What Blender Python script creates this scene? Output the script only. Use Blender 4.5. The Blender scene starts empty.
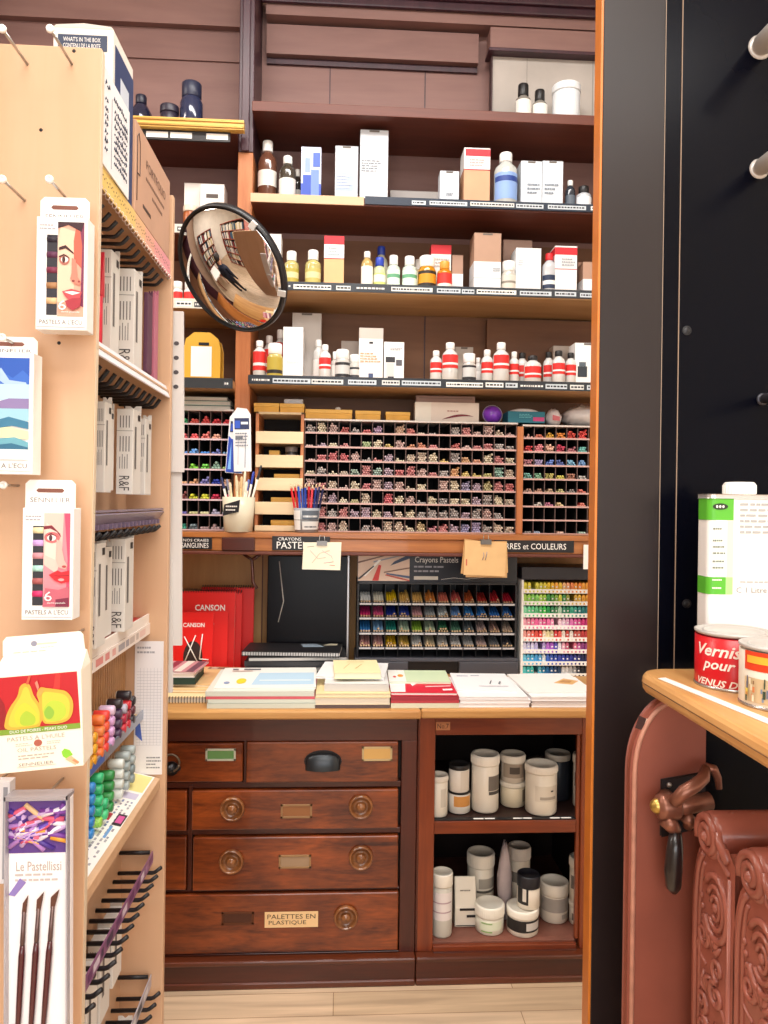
import bpy, math, random
from mathutils import Vector, Matrix
random.seed(11)
PI = math.pi
scene = bpy.context.scene
COL = scene.collection

# ------------------------------------------------------------------ camera numbers
F, YAW, ROLL, ZC, CX, CY = 760.0, math.radians(3.3), 0.0137, 1.49, 384.0, 502.0
SA, CA, SR, CR = math.sin(YAW), math.cos(YAW), math.sin(ROLL), math.cos(ROLL)

def at(px, py, Y):
    """point of the photo on the plane y = Y -> (x, z)"""
    dx, dy = px - CX, py - CY
    qx, qy = dx * CR + dy * SR, -dx * SR + dy * CR
    t = qx / F
    x = Y * (SA + t * CA) / (CA - t * SA)
    d = x * SA + Y * CA
    return x, ZC - qy / F * d

def proj(x, y, z):
    d = x * SA + y * CA
    qx, qy = (x * CA - y * SA) / d * F, -(z - ZC) / d * F
    return CX + qx * CR - qy * SR, CY + qx * SR + qy * CR

def atx(px, py, Xc):
    """point of the photo on the plane x = Xc -> (y, z)"""
    dx, dy = px - CX, py - CY
    qx, qy = dx * CR + dy * SR, -dx * SR + dy * CR
    t = qx / F
    y = Xc * (CA - t * SA) / (SA + t * CA)
    return y, ZC - qy / F * (Xc * SA + y * CA)

# ------------------------------------------------------------------ materials
def lin(c):
    return c / 12.92 if c <= .04045 else ((c + .055) / 1.055) ** 2.4
def rgb(h):
    h = h.lstrip('#')
    return tuple(lin(int(h[i:i+2], 16) / 255) for i in (0, 2, 4)) + (1,)
MC = {}
def _new(key):
    m = bpy.data.materials.new(key); m.use_nodes = True
    nt = m.node_tree
    return m, nt, nt.nodes['Principled BSDF']
def M(h, rough=.5, metal=0.0, var=0.0, scale=9.0, trans=0.0, bump=0.0, coat=0.0):
    k = ('m', h, rough, metal, var, scale, trans, bump, coat)
    if k in MC: return MC[k]
    m, nt, b = _new('paint_' + h.strip('#'))
    c = rgb(h)
    b.inputs['Base Color'].default_value = c
    b.inputs['Roughness'].default_value = rough
    b.inputs['Metallic'].default_value = metal
    b.inputs['Transmission Weight'].default_value = trans
    b.inputs['Coat Weight'].default_value = coat
    if var or bump:
        tc = nt.nodes.new('ShaderNodeTexCoord'); n = nt.nodes.new('ShaderNodeTexNoise')
        n.inputs['Scale'].default_value = scale; n.inputs['Detail'].default_value = 5
        nt.links.new(tc.outputs['Object'], n.inputs['Vector'])
        if var:
            mx = nt.nodes.new('ShaderNodeMix'); mx.data_type = 'RGBA'
            mx.inputs[6].default_value = tuple(max(0, x * (1 - var)) for x in c[:3]) + (1,)
            mx.inputs[7].default_value = tuple(min(1, x * (1 + var)) for x in c[:3]) + (1,)
            mr = nt.nodes.new('ShaderNodeMapRange')
            mr.inputs[1].default_value = .3; mr.inputs[2].default_value = .7
            nt.links.new(n.outputs['Fac'], mr.inputs[0]); nt.links.new(mr.outputs[0], mx.inputs[0])
            nt.links.new(mx.outputs[2], b.inputs['Base Color'])
        if bump:
            bp = nt.nodes.new('ShaderNodeBump'); bp.inputs['Strength'].default_value = bump
            bp.inputs['Distance'].default_value = .002
            nt.links.new(n.outputs['Fac'], bp.inputs['Height']); nt.links.new(bp.outputs[0], b.inputs['Normal'])
    MC[k] = m
    return m
def WOOD(h1, h2, axis='x', scale=14.0, rough=.4, stretch=12.0, coat=0.0, mottle=.2):
    """grain running along an axis, two tones, fine streaks"""
    k = ('w', h1, h2, axis, scale, rough, stretch, coat, mottle)
    if k in MC: return MC[k]
    m, nt, b = _new('wood_' + h1.strip('#'))
    tc = nt.nodes.new('ShaderNodeTexCoord'); mp = nt.nodes.new('ShaderNodeMapping')
    s = [scale] * 3; s['xyz'.index(axis)] = scale / stretch
    mp.inputs['Scale'].default_value = s
    nt.links.new(tc.outputs['Object'], mp.inputs['Vector'])
    n = nt.nodes.new('ShaderNodeTexNoise'); n.inputs['Scale'].default_value = 1.0
    n.inputs['Detail'].default_value = 8; n.inputs['Roughness'].default_value = .62; n.inputs['Distortion'].default_value = .7
    nt.links.new(mp.outputs[0], n.inputs['Vector'])
    n2 = nt.nodes.new('ShaderNodeTexNoise'); n2.inputs['Scale'].default_value = 7.0; n2.inputs['Detail'].default_value = 3
    nt.links.new(mp.outputs[0], n2.inputs['Vector'])
    ad = nt.nodes.new('ShaderNodeMath'); ad.operation = 'MULTIPLY_ADD'; ad.inputs[1].default_value = .35
    nt.links.new(n2.outputs['Fac'], ad.inputs[0]); nt.links.new(n.outputs['Fac'], ad.inputs[2])
    mr = nt.nodes.new('ShaderNodeMapRange'); mr.inputs[1].default_value = .42; mr.inputs[2].default_value = .92
    nt.links.new(ad.outputs[0], mr.inputs[0])
    mx = nt.nodes.new('ShaderNodeMix'); mx.data_type = 'RGBA'
    mx.inputs[6].default_value = rgb(h1); mx.inputs[7].default_value = rgb(h2)
    n3 = nt.nodes.new('ShaderNodeTexNoise'); n3.inputs['Scale'].default_value = 4.5; n3.inputs['Detail'].default_value = 3
    nt.links.new(tc.outputs['Object'], n3.inputs['Vector'])
    pw = nt.nodes.new('ShaderNodeMapRange'); pw.inputs[1].default_value = .3; pw.inputs[2].default_value = .65; pw.inputs[3].default_value = 1-mottle; pw.inputs[4].default_value = 1
    nt.links.new(n3.outputs['Fac'], pw.inputs[0])
    ml = nt.nodes.new('ShaderNodeMath'); ml.operation = 'MULTIPLY'
    nt.links.new(mr.outputs[0], ml.inputs[0]); nt.links.new(pw.outputs[0], ml.inputs[1])
    nt.links.new(ml.outputs[0], mx.inputs[0]); nt.links.new(mx.outputs[2], b.inputs['Base Color'])
    bp = nt.nodes.new('ShaderNodeBump'); bp.inputs['Strength'].default_value = .15; bp.inputs['Distance'].default_value = .001
    nt.links.new(ad.outputs[0], bp.inputs['Height']); nt.links.new(bp.outputs[0], b.inputs['Normal'])
    b.inputs['Roughness'].default_value = rough; b.inputs['Coat Weight'].default_value = coat
    MC[k] = m
    return m
PLANKMAT = None
def planks(h1, h2, h3, rough=.45):
    m, nt, b = _new('oak_planks')
    tc = nt.nodes.new('ShaderNodeTexCoord'); br = nt.nodes.new('ShaderNodeTexBrick')
    br.inputs['Scale'].default_value = 1; br.inputs['Brick Width'].default_value = 1.1; br.inputs['Row Height'].default_value = .105
    br.inputs['Mortar Size'].default_value = .0012
    br.inputs['Color1'].default_value = rgb(h1); br.inputs['Color2'].default_value = rgb(h2); br.inputs['Mortar'].default_value = rgb(h3)
    nt.links.new(tc.outputs['Object'], br.inputs['Vector'])
    mp = nt.nodes.new('ShaderNodeMapping'); mp.inputs['Scale'].default_value = (2.2, 32, 20)
    nt.links.new(tc.outputs['Object'], mp.inputs['Vector'])
    n = nt.nodes.new('ShaderNodeTexNoise'); n.inputs['Detail'].default_value = 7; n.inputs['Scale'].default_value = 1; n.inputs['Distortion'].default_value = .6
    nt.links.new(mp.outputs[0], n.inputs['Vector'])
    mr = nt.nodes.new('ShaderNodeMapRange'); mr.inputs[1].default_value = .3; mr.inputs[2].default_value = .75; mr.inputs[3].default_value = .72; mr.inputs[4].default_value = 1.15
    nt.links.new(n.outputs['Fac'], mr.inputs[0])
    mx = nt.nodes.new('ShaderNodeMix'); mx.data_type = 'RGBA'; mx.blend_type = 'MULTIPLY'; mx.inputs[0].default_value = 1
    nt.links.new(br.outputs['Color'], mx.inputs[6]); nt.links.new(mr.outputs[0], mx.inputs[7])
    nt.links.new(mx.outputs[2], b.inputs['Base Color']); b.inputs['Roughness'].default_value = rough
    return m

# ------------------------------------------------------------------ mesh building
class MB:
    def __init__(s):
        s.v, s.f, s.mi, s.sm, s.mats = [], [], [], [], []
    def add(s, vs, fs, m, smooth=False):
        if m not in s.mats: s.mats.append(m)
        i, b = s.mats.index(m), len(s.v)
        s.v += [tuple(v) for v in vs]
        for f in fs:
            s.f.append([b + k for k in f]); s.mi.append(i); s.sm.append(smooth)
        return s
    def box(s, x0, x1, y0, y1, z0, z1, m):
        return s.add([(x0,y0,z0),(x1,y0,z0),(x1,y1,z0),(x0,y1,z0),(x0,y0,z1),(x1,y0,z1),(x1,y1,z1),(x0,y1,z1)],
                     [(0,3,2,1),(4,5,6,7),(0,1,5,4),(1,2,6,5),(2,3,7,6),(3,0,4,7)], m)
    def hexa(s, pts, m):
        return s.add(pts, [(0,3,2,1),(4,5,6,7),(0,1,5,4),(1,2,6,5),(2,3,7,6),(3,0,4,7)], m)
    def lathe(s, prof, m, c=(0,0,0), n=20, axis='z', a0=0.0, a1=2*PI, smooth=True):
        full = abs(a1 - a0 - 2*PI) < 1e-6
        k = n if full else n + 1
        vs, fs = [], []
        for r, h in prof:
            for i in range(k):
                a = a0 + (a1 - a0) * i / n
                p = (r*math.cos(a), r*math.sin(a), h)
                if axis == 'y': p = (p[0], -h, p[1])
                elif axis == 'x': p = (h, p[0], p[1])
                vs.append((p[0]+c[0], p[1]+c[1], p[2]+c[2]))
        for j in range(len(prof) - 1):
            for i in range(n):
                i2 = (i + 1) % k if full else i + 1
                fs.append((j*k+i, j*k+i2, (j+1)*k+i2, (j+1)*k+i))
        if full:
            if prof[0][0] > 1e-6: fs.append(tuple(range(k))[::-1])
            if prof[-1][0] > 1e-6: fs.append(tuple((len(prof)-1)*k + i for i in range(k)))
        return s.add(vs, fs, m, smooth)
    def tube(s, pts, r, m, n=8, smooth=True):
        pts = [Vector(p) for p in pts]
        rs = r if isinstance(r, (list, tuple)) else [r] * len(pts)
        vs, fs = [], []
        up = None
        for i, p in enumerate(pts):
            d = (pts[min(i+1, len(pts)-1)] - pts[max(i-1, 0)]).normalized()
            if up is None: up = Vector((0,0,1)) if abs(d.z) < .9 else Vector((1,0,0))
            u = d.cross(up)
            if u.length < 1e-5: u = d.cross(Vector((0,1,0)))
            u.normalize(); w = u.cross(d).normalized(); up = w
            for k in range(n):
                a = 2*PI*k/n
                vs.append(p + (u*math.cos(a) + w*math.sin(a)) * rs[i])
        for i in range(len(pts)-1):
            for k in range(n):
                k2 = (k+1) % n
                fs.append((i*n+k, i*n+k2, (i+1)*n+k2, (i+1)*n+k))
        fs.append(tuple(range(n))[::-1]); fs.append(tuple((len(pts)-1)*n+k for k in range(n)))
        return s.add(vs, fs, m, smooth)
    def prism(s, pts, a, b, m, plane='xz'):
        """outline extruded between a and b along the axis left over"""
        def P(u, v, w):
            return (u, w, v) if plane == 'xz' else ((u, v, w) if plane == 'xy' else (w, u, v))
        n = len(pts)
        vs = [P(u, v, a) for u, v in pts] + [P(u, v, b) for u, v in pts]
        fs = [tuple(range(n)), tuple(range(n, 2*n))[::-1]] + [(i, (i+1) % n, n+(i+1) % n, n+i) for i in range(n)]
        return s.add(vs, fs, m)
    def flat(s, pts, m):
        return s.add(pts, [tuple(range(len(pts)))], m)
    def sphere(s, c, r, m, n=16, sc=(1,1,1)):
        k = n//2
        prof = [(r*math.sin(PI*i/k), -r*math.cos(PI*i/k)) for i in range(k+1)]
        vs, fs = [], []
        for a, h in prof:
            for i in range(n):
                t = 2*PI*i/n
                vs.append((c[0]+a*math.cos(t)*sc[0], c[1]+a*math.sin(t)*sc[1], c[2]+h*sc[2]))
        for j in range(k):
            for i in range(n):
                fs.append((j*n+i, j*n+(i+1)%n, (j+1)*n+(i+1)%n, (j+1)*n+i))
        return s.add(vs, fs, m, True)
    def mesh(s, name):
        me = bpy.data.meshes.new(name)
        me.from_pydata(s.v, [], s.f)
        for m in s.mats: me.materials.append(m)
        me.polygons.foreach_set('material_index', s.mi)
        me.polygons.foreach_set('use_smooth', s.sm)
        me.update()
        return me
    def build(s, name, parent=None, loc=(0,0,0), rot=(0,0,0), bevel=0.0, label=None, seg=2):
        o = bpy.data.objects.new(name, s.mesh(name)); COL.objects.link(o)
        o.location = loc; o.rotation_euler = rot
        if parent is not None: o.parent = parent
        if bevel:
            b = o.modifiers.new('bevel', 'BEVEL'); b.width = bevel; b.segments = seg; b.limit_method = 'ANGLE'; b.angle_limit = .6
        if label: o['label'] = label
        return o

def tag(o, label, cat, group=None, kind=None):
    o['label'] = label; o['category'] = cat
    if group: o['group'] = group
    if kind: o['kind'] = kind
    return o
def thing(name, label, cat, loc=(0,0,0), group=None, rot=(0,0,0)):
    o = bpy.data.objects.new(name, None); COL.objects.link(o)
    o.empty_display_size = .02; o.location = loc; o.rotation_euler = rot
    return tag(o, label, cat, group)
def struct(o):
    o['kind'] = 'structure'; return o

TXT = {}
def text(s, parent, loc, w, h, mat, rot=(PI/2,0,0), name='lettering', label=None, bold=0, slant=0):
    """raised lettering scaled to w x h, centred at loc; default faces -y"""
    key = (s, bold, slant)
    if key not in TXT:
        cu = bpy.data.curves.new('lettering', 'FONT'); cu.body = s; cu.align_x = 'CENTER'; cu.resolution_u = 2; cu.offset = bold; cu.shear = slant
        o = bpy.data.objects.new('lettering', cu)
        me = bpy.data.meshes.new_from_object(o)
        vs = [v.co.copy() for v in me.vertices]; fs = [tuple(p.vertices) for p in me.polygons]
        bpy.data.objects.remove(o); bpy.data.curves.remove(cu); bpy.data.meshes.remove(me)
        TXT[key] = (vs, fs)
    vs, fs = TXT[key]
    x0, x1 = min(v.x for v in vs), max(v.x for v in vs); y0, y1 = min(v.y for v in vs), max(v.y for v in vs)
    mb = MB()
    mb.add([((v.x-(x0+x1)/2)*w/(x1-x0), (v.y-(y0+y1)/2)*h/max(1e-6, y1-y0), 0) for v in vs], fs, mat)
    return mb.build(name, parent, loc, rot, label=label)

def ell(cu, cv, ru, rv, n=18, a0=0, a1=2*PI):
    return [(cu+ru*math.cos(a0+(a1-a0)*i/n), cv+rv*math.sin(a0+(a1-a0)*i/n)) for i in range(n if a1-a0 > 6.28 else n+1)]
def art(mb, x0, x1, z0, z1, y, shapes, step=.00025):
    """flat print on a surface facing -y: outlines given in 0..1"""
    for k, (h, pts) in enumerate(shapes):
        yy = y - step*(k+1)
        mb.flat([(x0+(x1-x0)*u, yy, z0+(z1-z0)*v) for u, v in pts], M(h, .5))
    return mb
def smooth(P, k=4):
    """closed Catmull-Rom through the points"""
    n, out = len(P), []
    for i in range(n):
        p0, p1, p2, p3 = P[i-1], P[i], P[(i+1) % n], P[(i+2) % n]
        for q in range(k):
            t = q/k
            out.append(tuple(.5*(2*p1[c]+(p2[c]-p0[c])*t+(2*p0[c]-5*p1[c]+4*p2[c]-p3[c])*t*t+(3*p1[c]-p0[c]-3*p2[c]+p3[c])*t**3) for c in (0,1)))
    return out
def rect(u0, u1, v0, v1):
    return [(u0,v0),(u1,v0),(u1,v1),(u0,v1)]
def scribble(mb, x0, x1, z0, z1, y, n, h='#55504c', rng=None):
    """rows of tiny print too small to read"""
    m = M(h, .6); dz = (z1-z0)/n
    for i in range(n):
        zz = z1 - (i+.5)*dz; e = random.uniform(.6, 1)
        x = x0
        while x < x0+(x1-x0)*e:
            w = random.uniform(.06, .18)*(x1-x0)
            mb.flat([(x,y,zz-dz*.2),(min(x+w,x1),y,zz-dz*.2),(min(x+w,x1),y,zz+dz*.2),(x,y,zz+dz*.2)], m)
            x += w*1.25
    return mb

ORD = ['first','second','third','fourth','fifth','sixth','seventh','eighth','ninth','tenth','eleventh','twelfth','thirteenth',
       'fourteenth','fifteenth','sixteenth','seventeenth','eighteenth','nineteenth','twentieth','twenty-first']

# ------------------------------------------------------------------ common materials
PALEPLY = WOOD('#d8b190', '#caa27e', 'z', 5, .45, 10)
PALEPLYX = WOOD('#d8b492', '#c69f78', 'x', 8, .45, 14)
DARKWOOD = WOOD('#3c180c', '#6a3016', 'x', 16, .35, 14, .25)
DRAWER = WOOD('#380f06', '#a04c1c', 'x', 24, .28, 6, .35, .6)
FRAMEW = WOOD('#33120b', '#551f10', 'x', 18, .35, 12, .25)
FRAMEZ = WOOD('#33120b', '#551f10', 'z', 18, .35, 12, .25)
REDZ = WOOD('#5c2210', '#8c3f1a', 'z', 16, .35, 12, .25)
REDX = WOOD('#5c2210', '#8c3f1a', 'x', 16, .35, 12, .25)
SHELFRED = WOOD('#532519', '#6d3523', 'x', 14, .5, 14)
SHELFTAN = WOOD('#c9a071', '#a97e52', 'x', 12, .5, 14)
BACKMAUVE = WOOD('#7d5b55', '#96726a', 'x', 5, .6, 8)
BACKBROWN = WOOD('#6b4630', '#8a6042', 'x', 5, .6, 8)
POSTDARK = WOOD('#2f1822', '#4a2732', 'z', 14, .4, 12)
POSTW = WOOD('#a35a2c', '#c98250', 'z', 16, .45, 12)
LEDGE = WOOD('#8a4a1e', '#c27c3e', 'x', 14, .4, 14, .2)
OAKTOP = WOOD('#a8703a', '#d2a262', 'x', 14, .45, 14)
BLACK = M('#131217', .45)
BLACKM = M('#17161b', .35, .3)
WHITE = M('#f4f1ec', .5)
PAPER = M('#f1ede6', .7)
CREAM = M('#efe3cc', .6)
STEEL = M('#b9b6b2', .3, .9)
BRASS = M('#b98b4c', .35, .8)
LP1, LP2, LP3, LP4, EXPO = 60, 55, 58, 62, 0.05
# ================================================================== SETTING
YW = 3.05
XL, XR, YB, ZT = -5.2, 1.9, -2.6, 3.72
mb = MB(); mb.box(XL-.1, XR+.1, YB-.1, YW+.1, -.1, 0, planks('#cdb194', '#c0a484', '#8a6a4c')); struct(mb.build('floor'))
mb = MB(); mb.box(XL-.1, XR+.1, YB-.1, YW+.1, ZT, ZT+.1, M('#e9e4dc', .8)); struct(mb.build('ceiling'))
WALLM = M('#e4dacb', .8, var=.05, scale=3)
mb = MB(); mb.box(XL-.1, XR+.1, YW, YW+.1, 0, ZT, M('#7d6350', .8, var=.06, scale=3)); struct(mb.build('wall_back'))
mb = MB(); mb.box(XL-.1, XR+.1, YB-.1, YB, 0, ZT, WALLM); struct(mb.build('wall_front'))
mb = MB(); mb.box(XL-.1, XL, YB, YW, 0, ZT, WALLM); struct(mb.build('wall_left'))
mb = MB(); mb.box(XR, XR+.1, YB, YW, 0, ZT, WALLM); struct(mb.build('wall_right'))

# ================================================================== SHELVING UNIT (upper hutch)
YF = 2.72
def zs(px, py, Y=YF): return at(px, py, Y)[1]
Z1, Z2, Z3, Z4 = zs(425,108), zs(425,200), zs(425,287), zs(425,380)
EPS = .0006
ZRT = zs(425,421,2.79)                 # top of the pigeonhole racks
ZLT = zs(400,534,2.67)                 # ledge top
ZC_TOP = at(400,710.5,2.31)[1]           # counter top
XPL, XPR = at(236,300,2.77)[0], at(251,300,2.77)[0]   # post
XUL, XUR = -1.45, 1.30                 # ends of the unit
TH = .03
su = thing('shelving_unit', 'old dark wooden wall shelving with open shelves above the worktop', 'shelving', (0, 2.9, ZC_TOP))
def sp(name, mb, bevel=.0, label=None, parent=None):
    for i, v in enumerate(mb.v): mb.v[i] = (v[0], v[1]-2.9, v[2]-ZC_TOP)
    return mb.build(name, parent or su, bevel=bevel, label=label)
# back boards
mb = MB(); mb.box(XUL, XUR, YW-.022, YW-.002, Z2-.05, 3.45, BACKMAUVE)
zq = zs(430,66,3.0); xq = at(478,66,3.0)[0]; mb.box(XPR+.02, xq, YW-.06, YW-.02, zq+.015, zq+.13, BACKMAUVE); mb.box(XPR+.02, xq, YW-.035, YW-.02, zq-.01, zq+.012, POSTDARK)
zq2 = zs(430,30,3.0); mb.box(XPR+.02, XUR, YW-.10, YW-.02, zq2, 3.45, BACKMAUVE)
for px in (330, 425): 
    x = at(px, 85, 3.03)[0]; mb.box(x-.002, x+.002, YW-.025, YW-.021, Z1, zq, POSTDARK)
for py in (26, 57):
    z = zs(190, py, 3.0); mb.box(XUL, XPL, YW-.03 - (.03 if py < 30 else 0), YW-.02, z, z+.12 if py > 30 else 3.45, BACKMAUVE)
sp('back_board', mb, label='mauve brown boards above the top shelves')
mb = MB(); mb.box(XUL, XUR, YW-.022, YW-.002, ZLT, Z2-.05, BACKBROWN)
x = at(425, 330, 3.02)[0]; mb.box(x-.002, x+.002, YW-.026, YW-.021, ZRT, Z3, POSTDARK)
x = at(487, 330, 3.0)[0]; mb.box(x, XUR, YW-.05, YW-.02, Z4, Z3-.04, BACKBROWN)
sp('back_board', mb, label='mid brown boards behind the middle shelves')
mb = MB(); mb.box(XUL, XUR, YW-.02, YW-.002, ZC_TOP+.002, ZLT-.03, WOOD('#a87a48', '#c89a60', 'z', 8, .5, 8))
for px in (262, 360):
    x = at(px, 600, 3.02)[0]; mb.box(x-.002, x+.002, YW-.024, YW-.019, ZC_TOP+.002, ZLT-.03, SHELFRED)
sp('back_board', mb, label='tan boards behind the worktop')
# posts and sides
ZP1 = zs(247, 152, 2.77)
mb = MB(); mb.box(XPL, XPR, 2.77, YW-.022, ZP1, 3.45, POSTDARK); mb.box(XPL+.012, XPR-.014, 2.758, 2.77, ZP1, 3.45, POSTDARK); sp('post', mb, .003, 'dark purple brown upper half of the post')
mb = MB(); mb.box(XPL, XPR, 2.772, YW-.022, ZLT, ZP1, POSTW); sp('post', mb, .003, 'worn orange brown lower half of the post')
mb = MB(); mb.box(XUL-.03, XUL, 2.70, YW-.002, ZC_TOP+.002, 3.45, POSTDARK); sp('side_panel', mb)
mb = MB(); mb.box(XUR, XUR+.03, 2.70, YW-.002, ZC_TOP+.002, 3.45, POSTDARK); sp('side_panel', mb)
zc = zs(430, 9, 2.66); zc = zs(430, 9, 2.93); mb = MB(); mb.box(XPR+.001, XUR, 2.93, YW-.101, zc, zc+.22, POSTDARK); mb.box(XPR+.001, XUR, 2.915, 2.94, zc+.03, zc+.22, POSTDARK); sp('cornice', mb, .006)
# shelves of the wide bay
LBL = ['#f0eee8', '#d9d9d4', '#c8d0d6', '#30343c']
def label_strip(parent, xa, xb, z, h, base, n, seed, yf=YF):
    r = random.Random(seed); mb = MB(); mb.box(xa, xb, yf-.006, yf-.0005, z-h, z+.004, base)
    x = xa+.01
    while x < xb-.03:
        w = r.uniform(.04, .16); w = min(w, xb-x-.005)
        if r.random() < .9:
            c = r.choice(LBL); zz = z-h*.5+r.uniform(-.002,.002)
            mb.flat([(x,yf-.0065,zz-h*.3),(x+w,yf-.0065,zz-h*.3),(x+w,yf-.0065,zz+h*.3),(x,yf-.0065,zz+h*.3)], M(c,.5))
            k = x+.004
            dk = M('#2a2c33', .6) if c != '#30343c' else M('#e9e6df', .6)
            while k < x+w-.008:
                kk = r.uniform(.003,.012)
                mb.flat([(k,yf-.007,zz-h*.1),(min(k+kk,x+w-.002),yf-.007,zz-h*.1),(min(k+kk,x+w-.002),yf-.007,zz+h*.12),(k,yf-.007,zz+h*.12)], dk); k += kk+.003
        x += w + r.uniform(.002,.02)
    sp('label_strip', mb, parent=parent)
NAVY = M('#1d2a3c', .4)
def shelf(z, m, name='shelf', xa=XPR, xb=XUR, yf=YF, label=None, th=TH):
    mb = MB(); mb.box(xa, xb, yf, YW-.023, z-th, z, m)
    return sp(name, mb, .002, label)
shelf(Z1, SHELFRED, th=.036)
s2 = shelf(Z2, SHELFRED)
mb = MB(); mb.box(XPR, at(364,200,YF)[0], YF-.006, YF-.0005, Z2-TH, Z2+.001, PALEPLYX); sp('edge_strip', mb, .001, 'pale plywood edge strip', s2)
label_strip(s2, at(365,200,YF)[0], XUR, Z2, .024, NAVY, 9, 2)
s3 = shelf(Z3, SHELFTAN, label='pale tan shelf board'); label_strip(s3, XPR, XUR, Z3, .026, M('#2b3138', .4), 9, 3)
s4 = shelf(Z4, SHELFTAN, label='pale tan shelf board'); label_strip(s4, XPR, XUR, Z4, .028, M('#20262e', .4), 9, 4)
# shelves of the narrow bay beside the display rack
ZA1, ZA2, ZA3, ZA4 = zs(190,122), zs(190,226), zs(190,300), zs(200,379)
a1 = shelf(ZA1, SHELFRED, xa=XUL, xb=XPL)
mb = MB(); mb.box(XUL, XPL+.03, YF-.03, YF-.0005, ZA1-.035, ZA1, WOOD('#d9a545', '#e8c06a', 'x', 10, .35, 14)); mb.box(XUL, XPL+.03, YF-.034, YF-.029, ZA1-.012, ZA1-.006, BRASS); mb.box(XUL, XPL+.03, YF-.034, YF-.029, ZA1-.03, ZA1-.024, BRASS)
sp('edge_strip', mb, .001, 'yellow edge strip with two brass lines', a1)
mb = MB(); mb.box(XUL, XPL-.02, YF-.01, YF-.001, ZA1-.07, ZA1-.036, M('#1e1a1c', .4))
for px in (147, 171, 207):
    x = at(px,133,YF)[0]; mb.flat([(x,YF-.0105,ZA1-.063),(x+.075,YF-.0105,ZA1-.063),(x+.075,YF-.0105,ZA1-.043),(x,YF-.0105,ZA1-.043)], PAPER)
sp('label_strip', mb, parent=a1)
a2 = shelf(ZA2, SHELFRED, xa=XUL, xb=XPL); label_strip(a2, XUL, XPL, ZA2, .026, M('#cfc9bd', .5), 5, 6)
a3 = shelf(ZA3, SHELFTAN, xa=XUL, xb=XPL); label_strip(a3, XUL, XPL, ZA3, .03, M('#d9d3c6', .5), 5, 7)
a4 = shelf(ZA4, SHELFTAN, xa=XUL, xb=XPL); label_strip(a4, XUL, XPL, ZA4, .032, M('#23262a', .5), 5, 8)
# ledge under the racks, with chalk signs
mb = MB(); mb.box(XUL, XUR, 2.67, YW-.023, ZLT-.02, ZLT, LEDGE); mb.box(XUL, XUR, 2.675, 2.70, ZLT-.066, ZLT-.02, LEDGE); mb.box(XUL, XUR, 2.665, 2.70, ZLT-.078, ZLT-.066, SHELFRED)
for x0, x1 in ((at(222,545,2.67)[0], at(255,545,2.67)[0]),): mb.box(x0, x1, 2.66, 2.69, ZLT-.064, ZLT-.018, FRAMEW)
ld = sp('ledge', mb, .003)
def chalk(px0, px1, py0, py1, lines):
    x0, zb_ = at(px0, py1, 2.67); x1, zt = at(px1, (py0+py1)/2, 2.67)[0], at(px0, py0, 2.67)[1]
    mb = MB(); mb.box(x0, x1, 2.669, 2.6745, zb_, zt, BLACK); o = sp('chalk_sign', mb, .001, 'black sign with white chalk lettering')
    for s, fx0, fx1, fz, fh in lines:
        text(s, o, ((x0+(x1-x0)*(fx0+fx1)/2), 2.6685-2.9, zb_+(zt-zb_)*fz-ZC_TOP), (x1-x0)*(fx1-fx0), (zt-zb_)*fh, WHITE)
chalk(178, 212, 537, 549, [('NOS CRAIES', .15, .9, .75, .22), ('SANGUINES', .1, .9, .32, .42)])
chalk(272, 330, 536, 550, [('CRAYONS', .1, .5, .8, .22), ('PASTEL', .08, .6, .36, .5)])
chalk(494, 574, 540, 552, [('PIERRES et COULEURS', .03, .9, .5, .5)])
# small bracket hanging under the ledge
mb = MB(); x, z = at(252, 556, 2.72); mb.tube([(x-.03,2.72,ZLT-.079),(x,2.72,ZLT-.10),(x+.005,2.72,ZLT-.18),(x+.02,2.71,ZLT-.2)], .006, FRAMEW); mb.tube([(x+.03,2.72,ZLT-.079),(x,2.72,ZLT-.10)], .006, FRAMEW); sp('bracket', mb)
# framed pale box panel standing at the back of the top shelf
x0 = at(490, 80, 3.0)[0]; zt = at(540, 33, 2.95)[1]; zm = at(540, 56, 2.95)[1]; zt = min(zt, zq2-.004)
b = thing('storage_crate', 'whitish panelled crate with a dark lid at the back of the top shelf', 'crate', (x0+.2, 2.955, Z1+EPS))
mb = MB(); mb.box(-.2, .24, 0, .035, 0, zm-Z1-.005, M('#b9b0a8', .7, var=.12, scale=5)); mb.box(-.205, -.2, -.01, .035, 0, zm-Z1, M('#4a3436', .6)); mb.box(-.064,-.06,-.001,0,0,zm-Z1-.01, M('#a39a92', .7)); mb.box(.2,.203,-.001,0,0,zm-Z1-.01, M('#8a827b', .7)); mb.build('body', b, bevel=.002)
mb = MB(); mb.box(-.215, .245, -.03, .045, zm-Z1, zt-Z1-.0, BACKMAUVE); mb.box(-.222,.245,-.04,.045,zm-Z1-.008,zm-Z1+.006, POSTDARK); mb.build('lid', b, bevel=.003)

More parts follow.
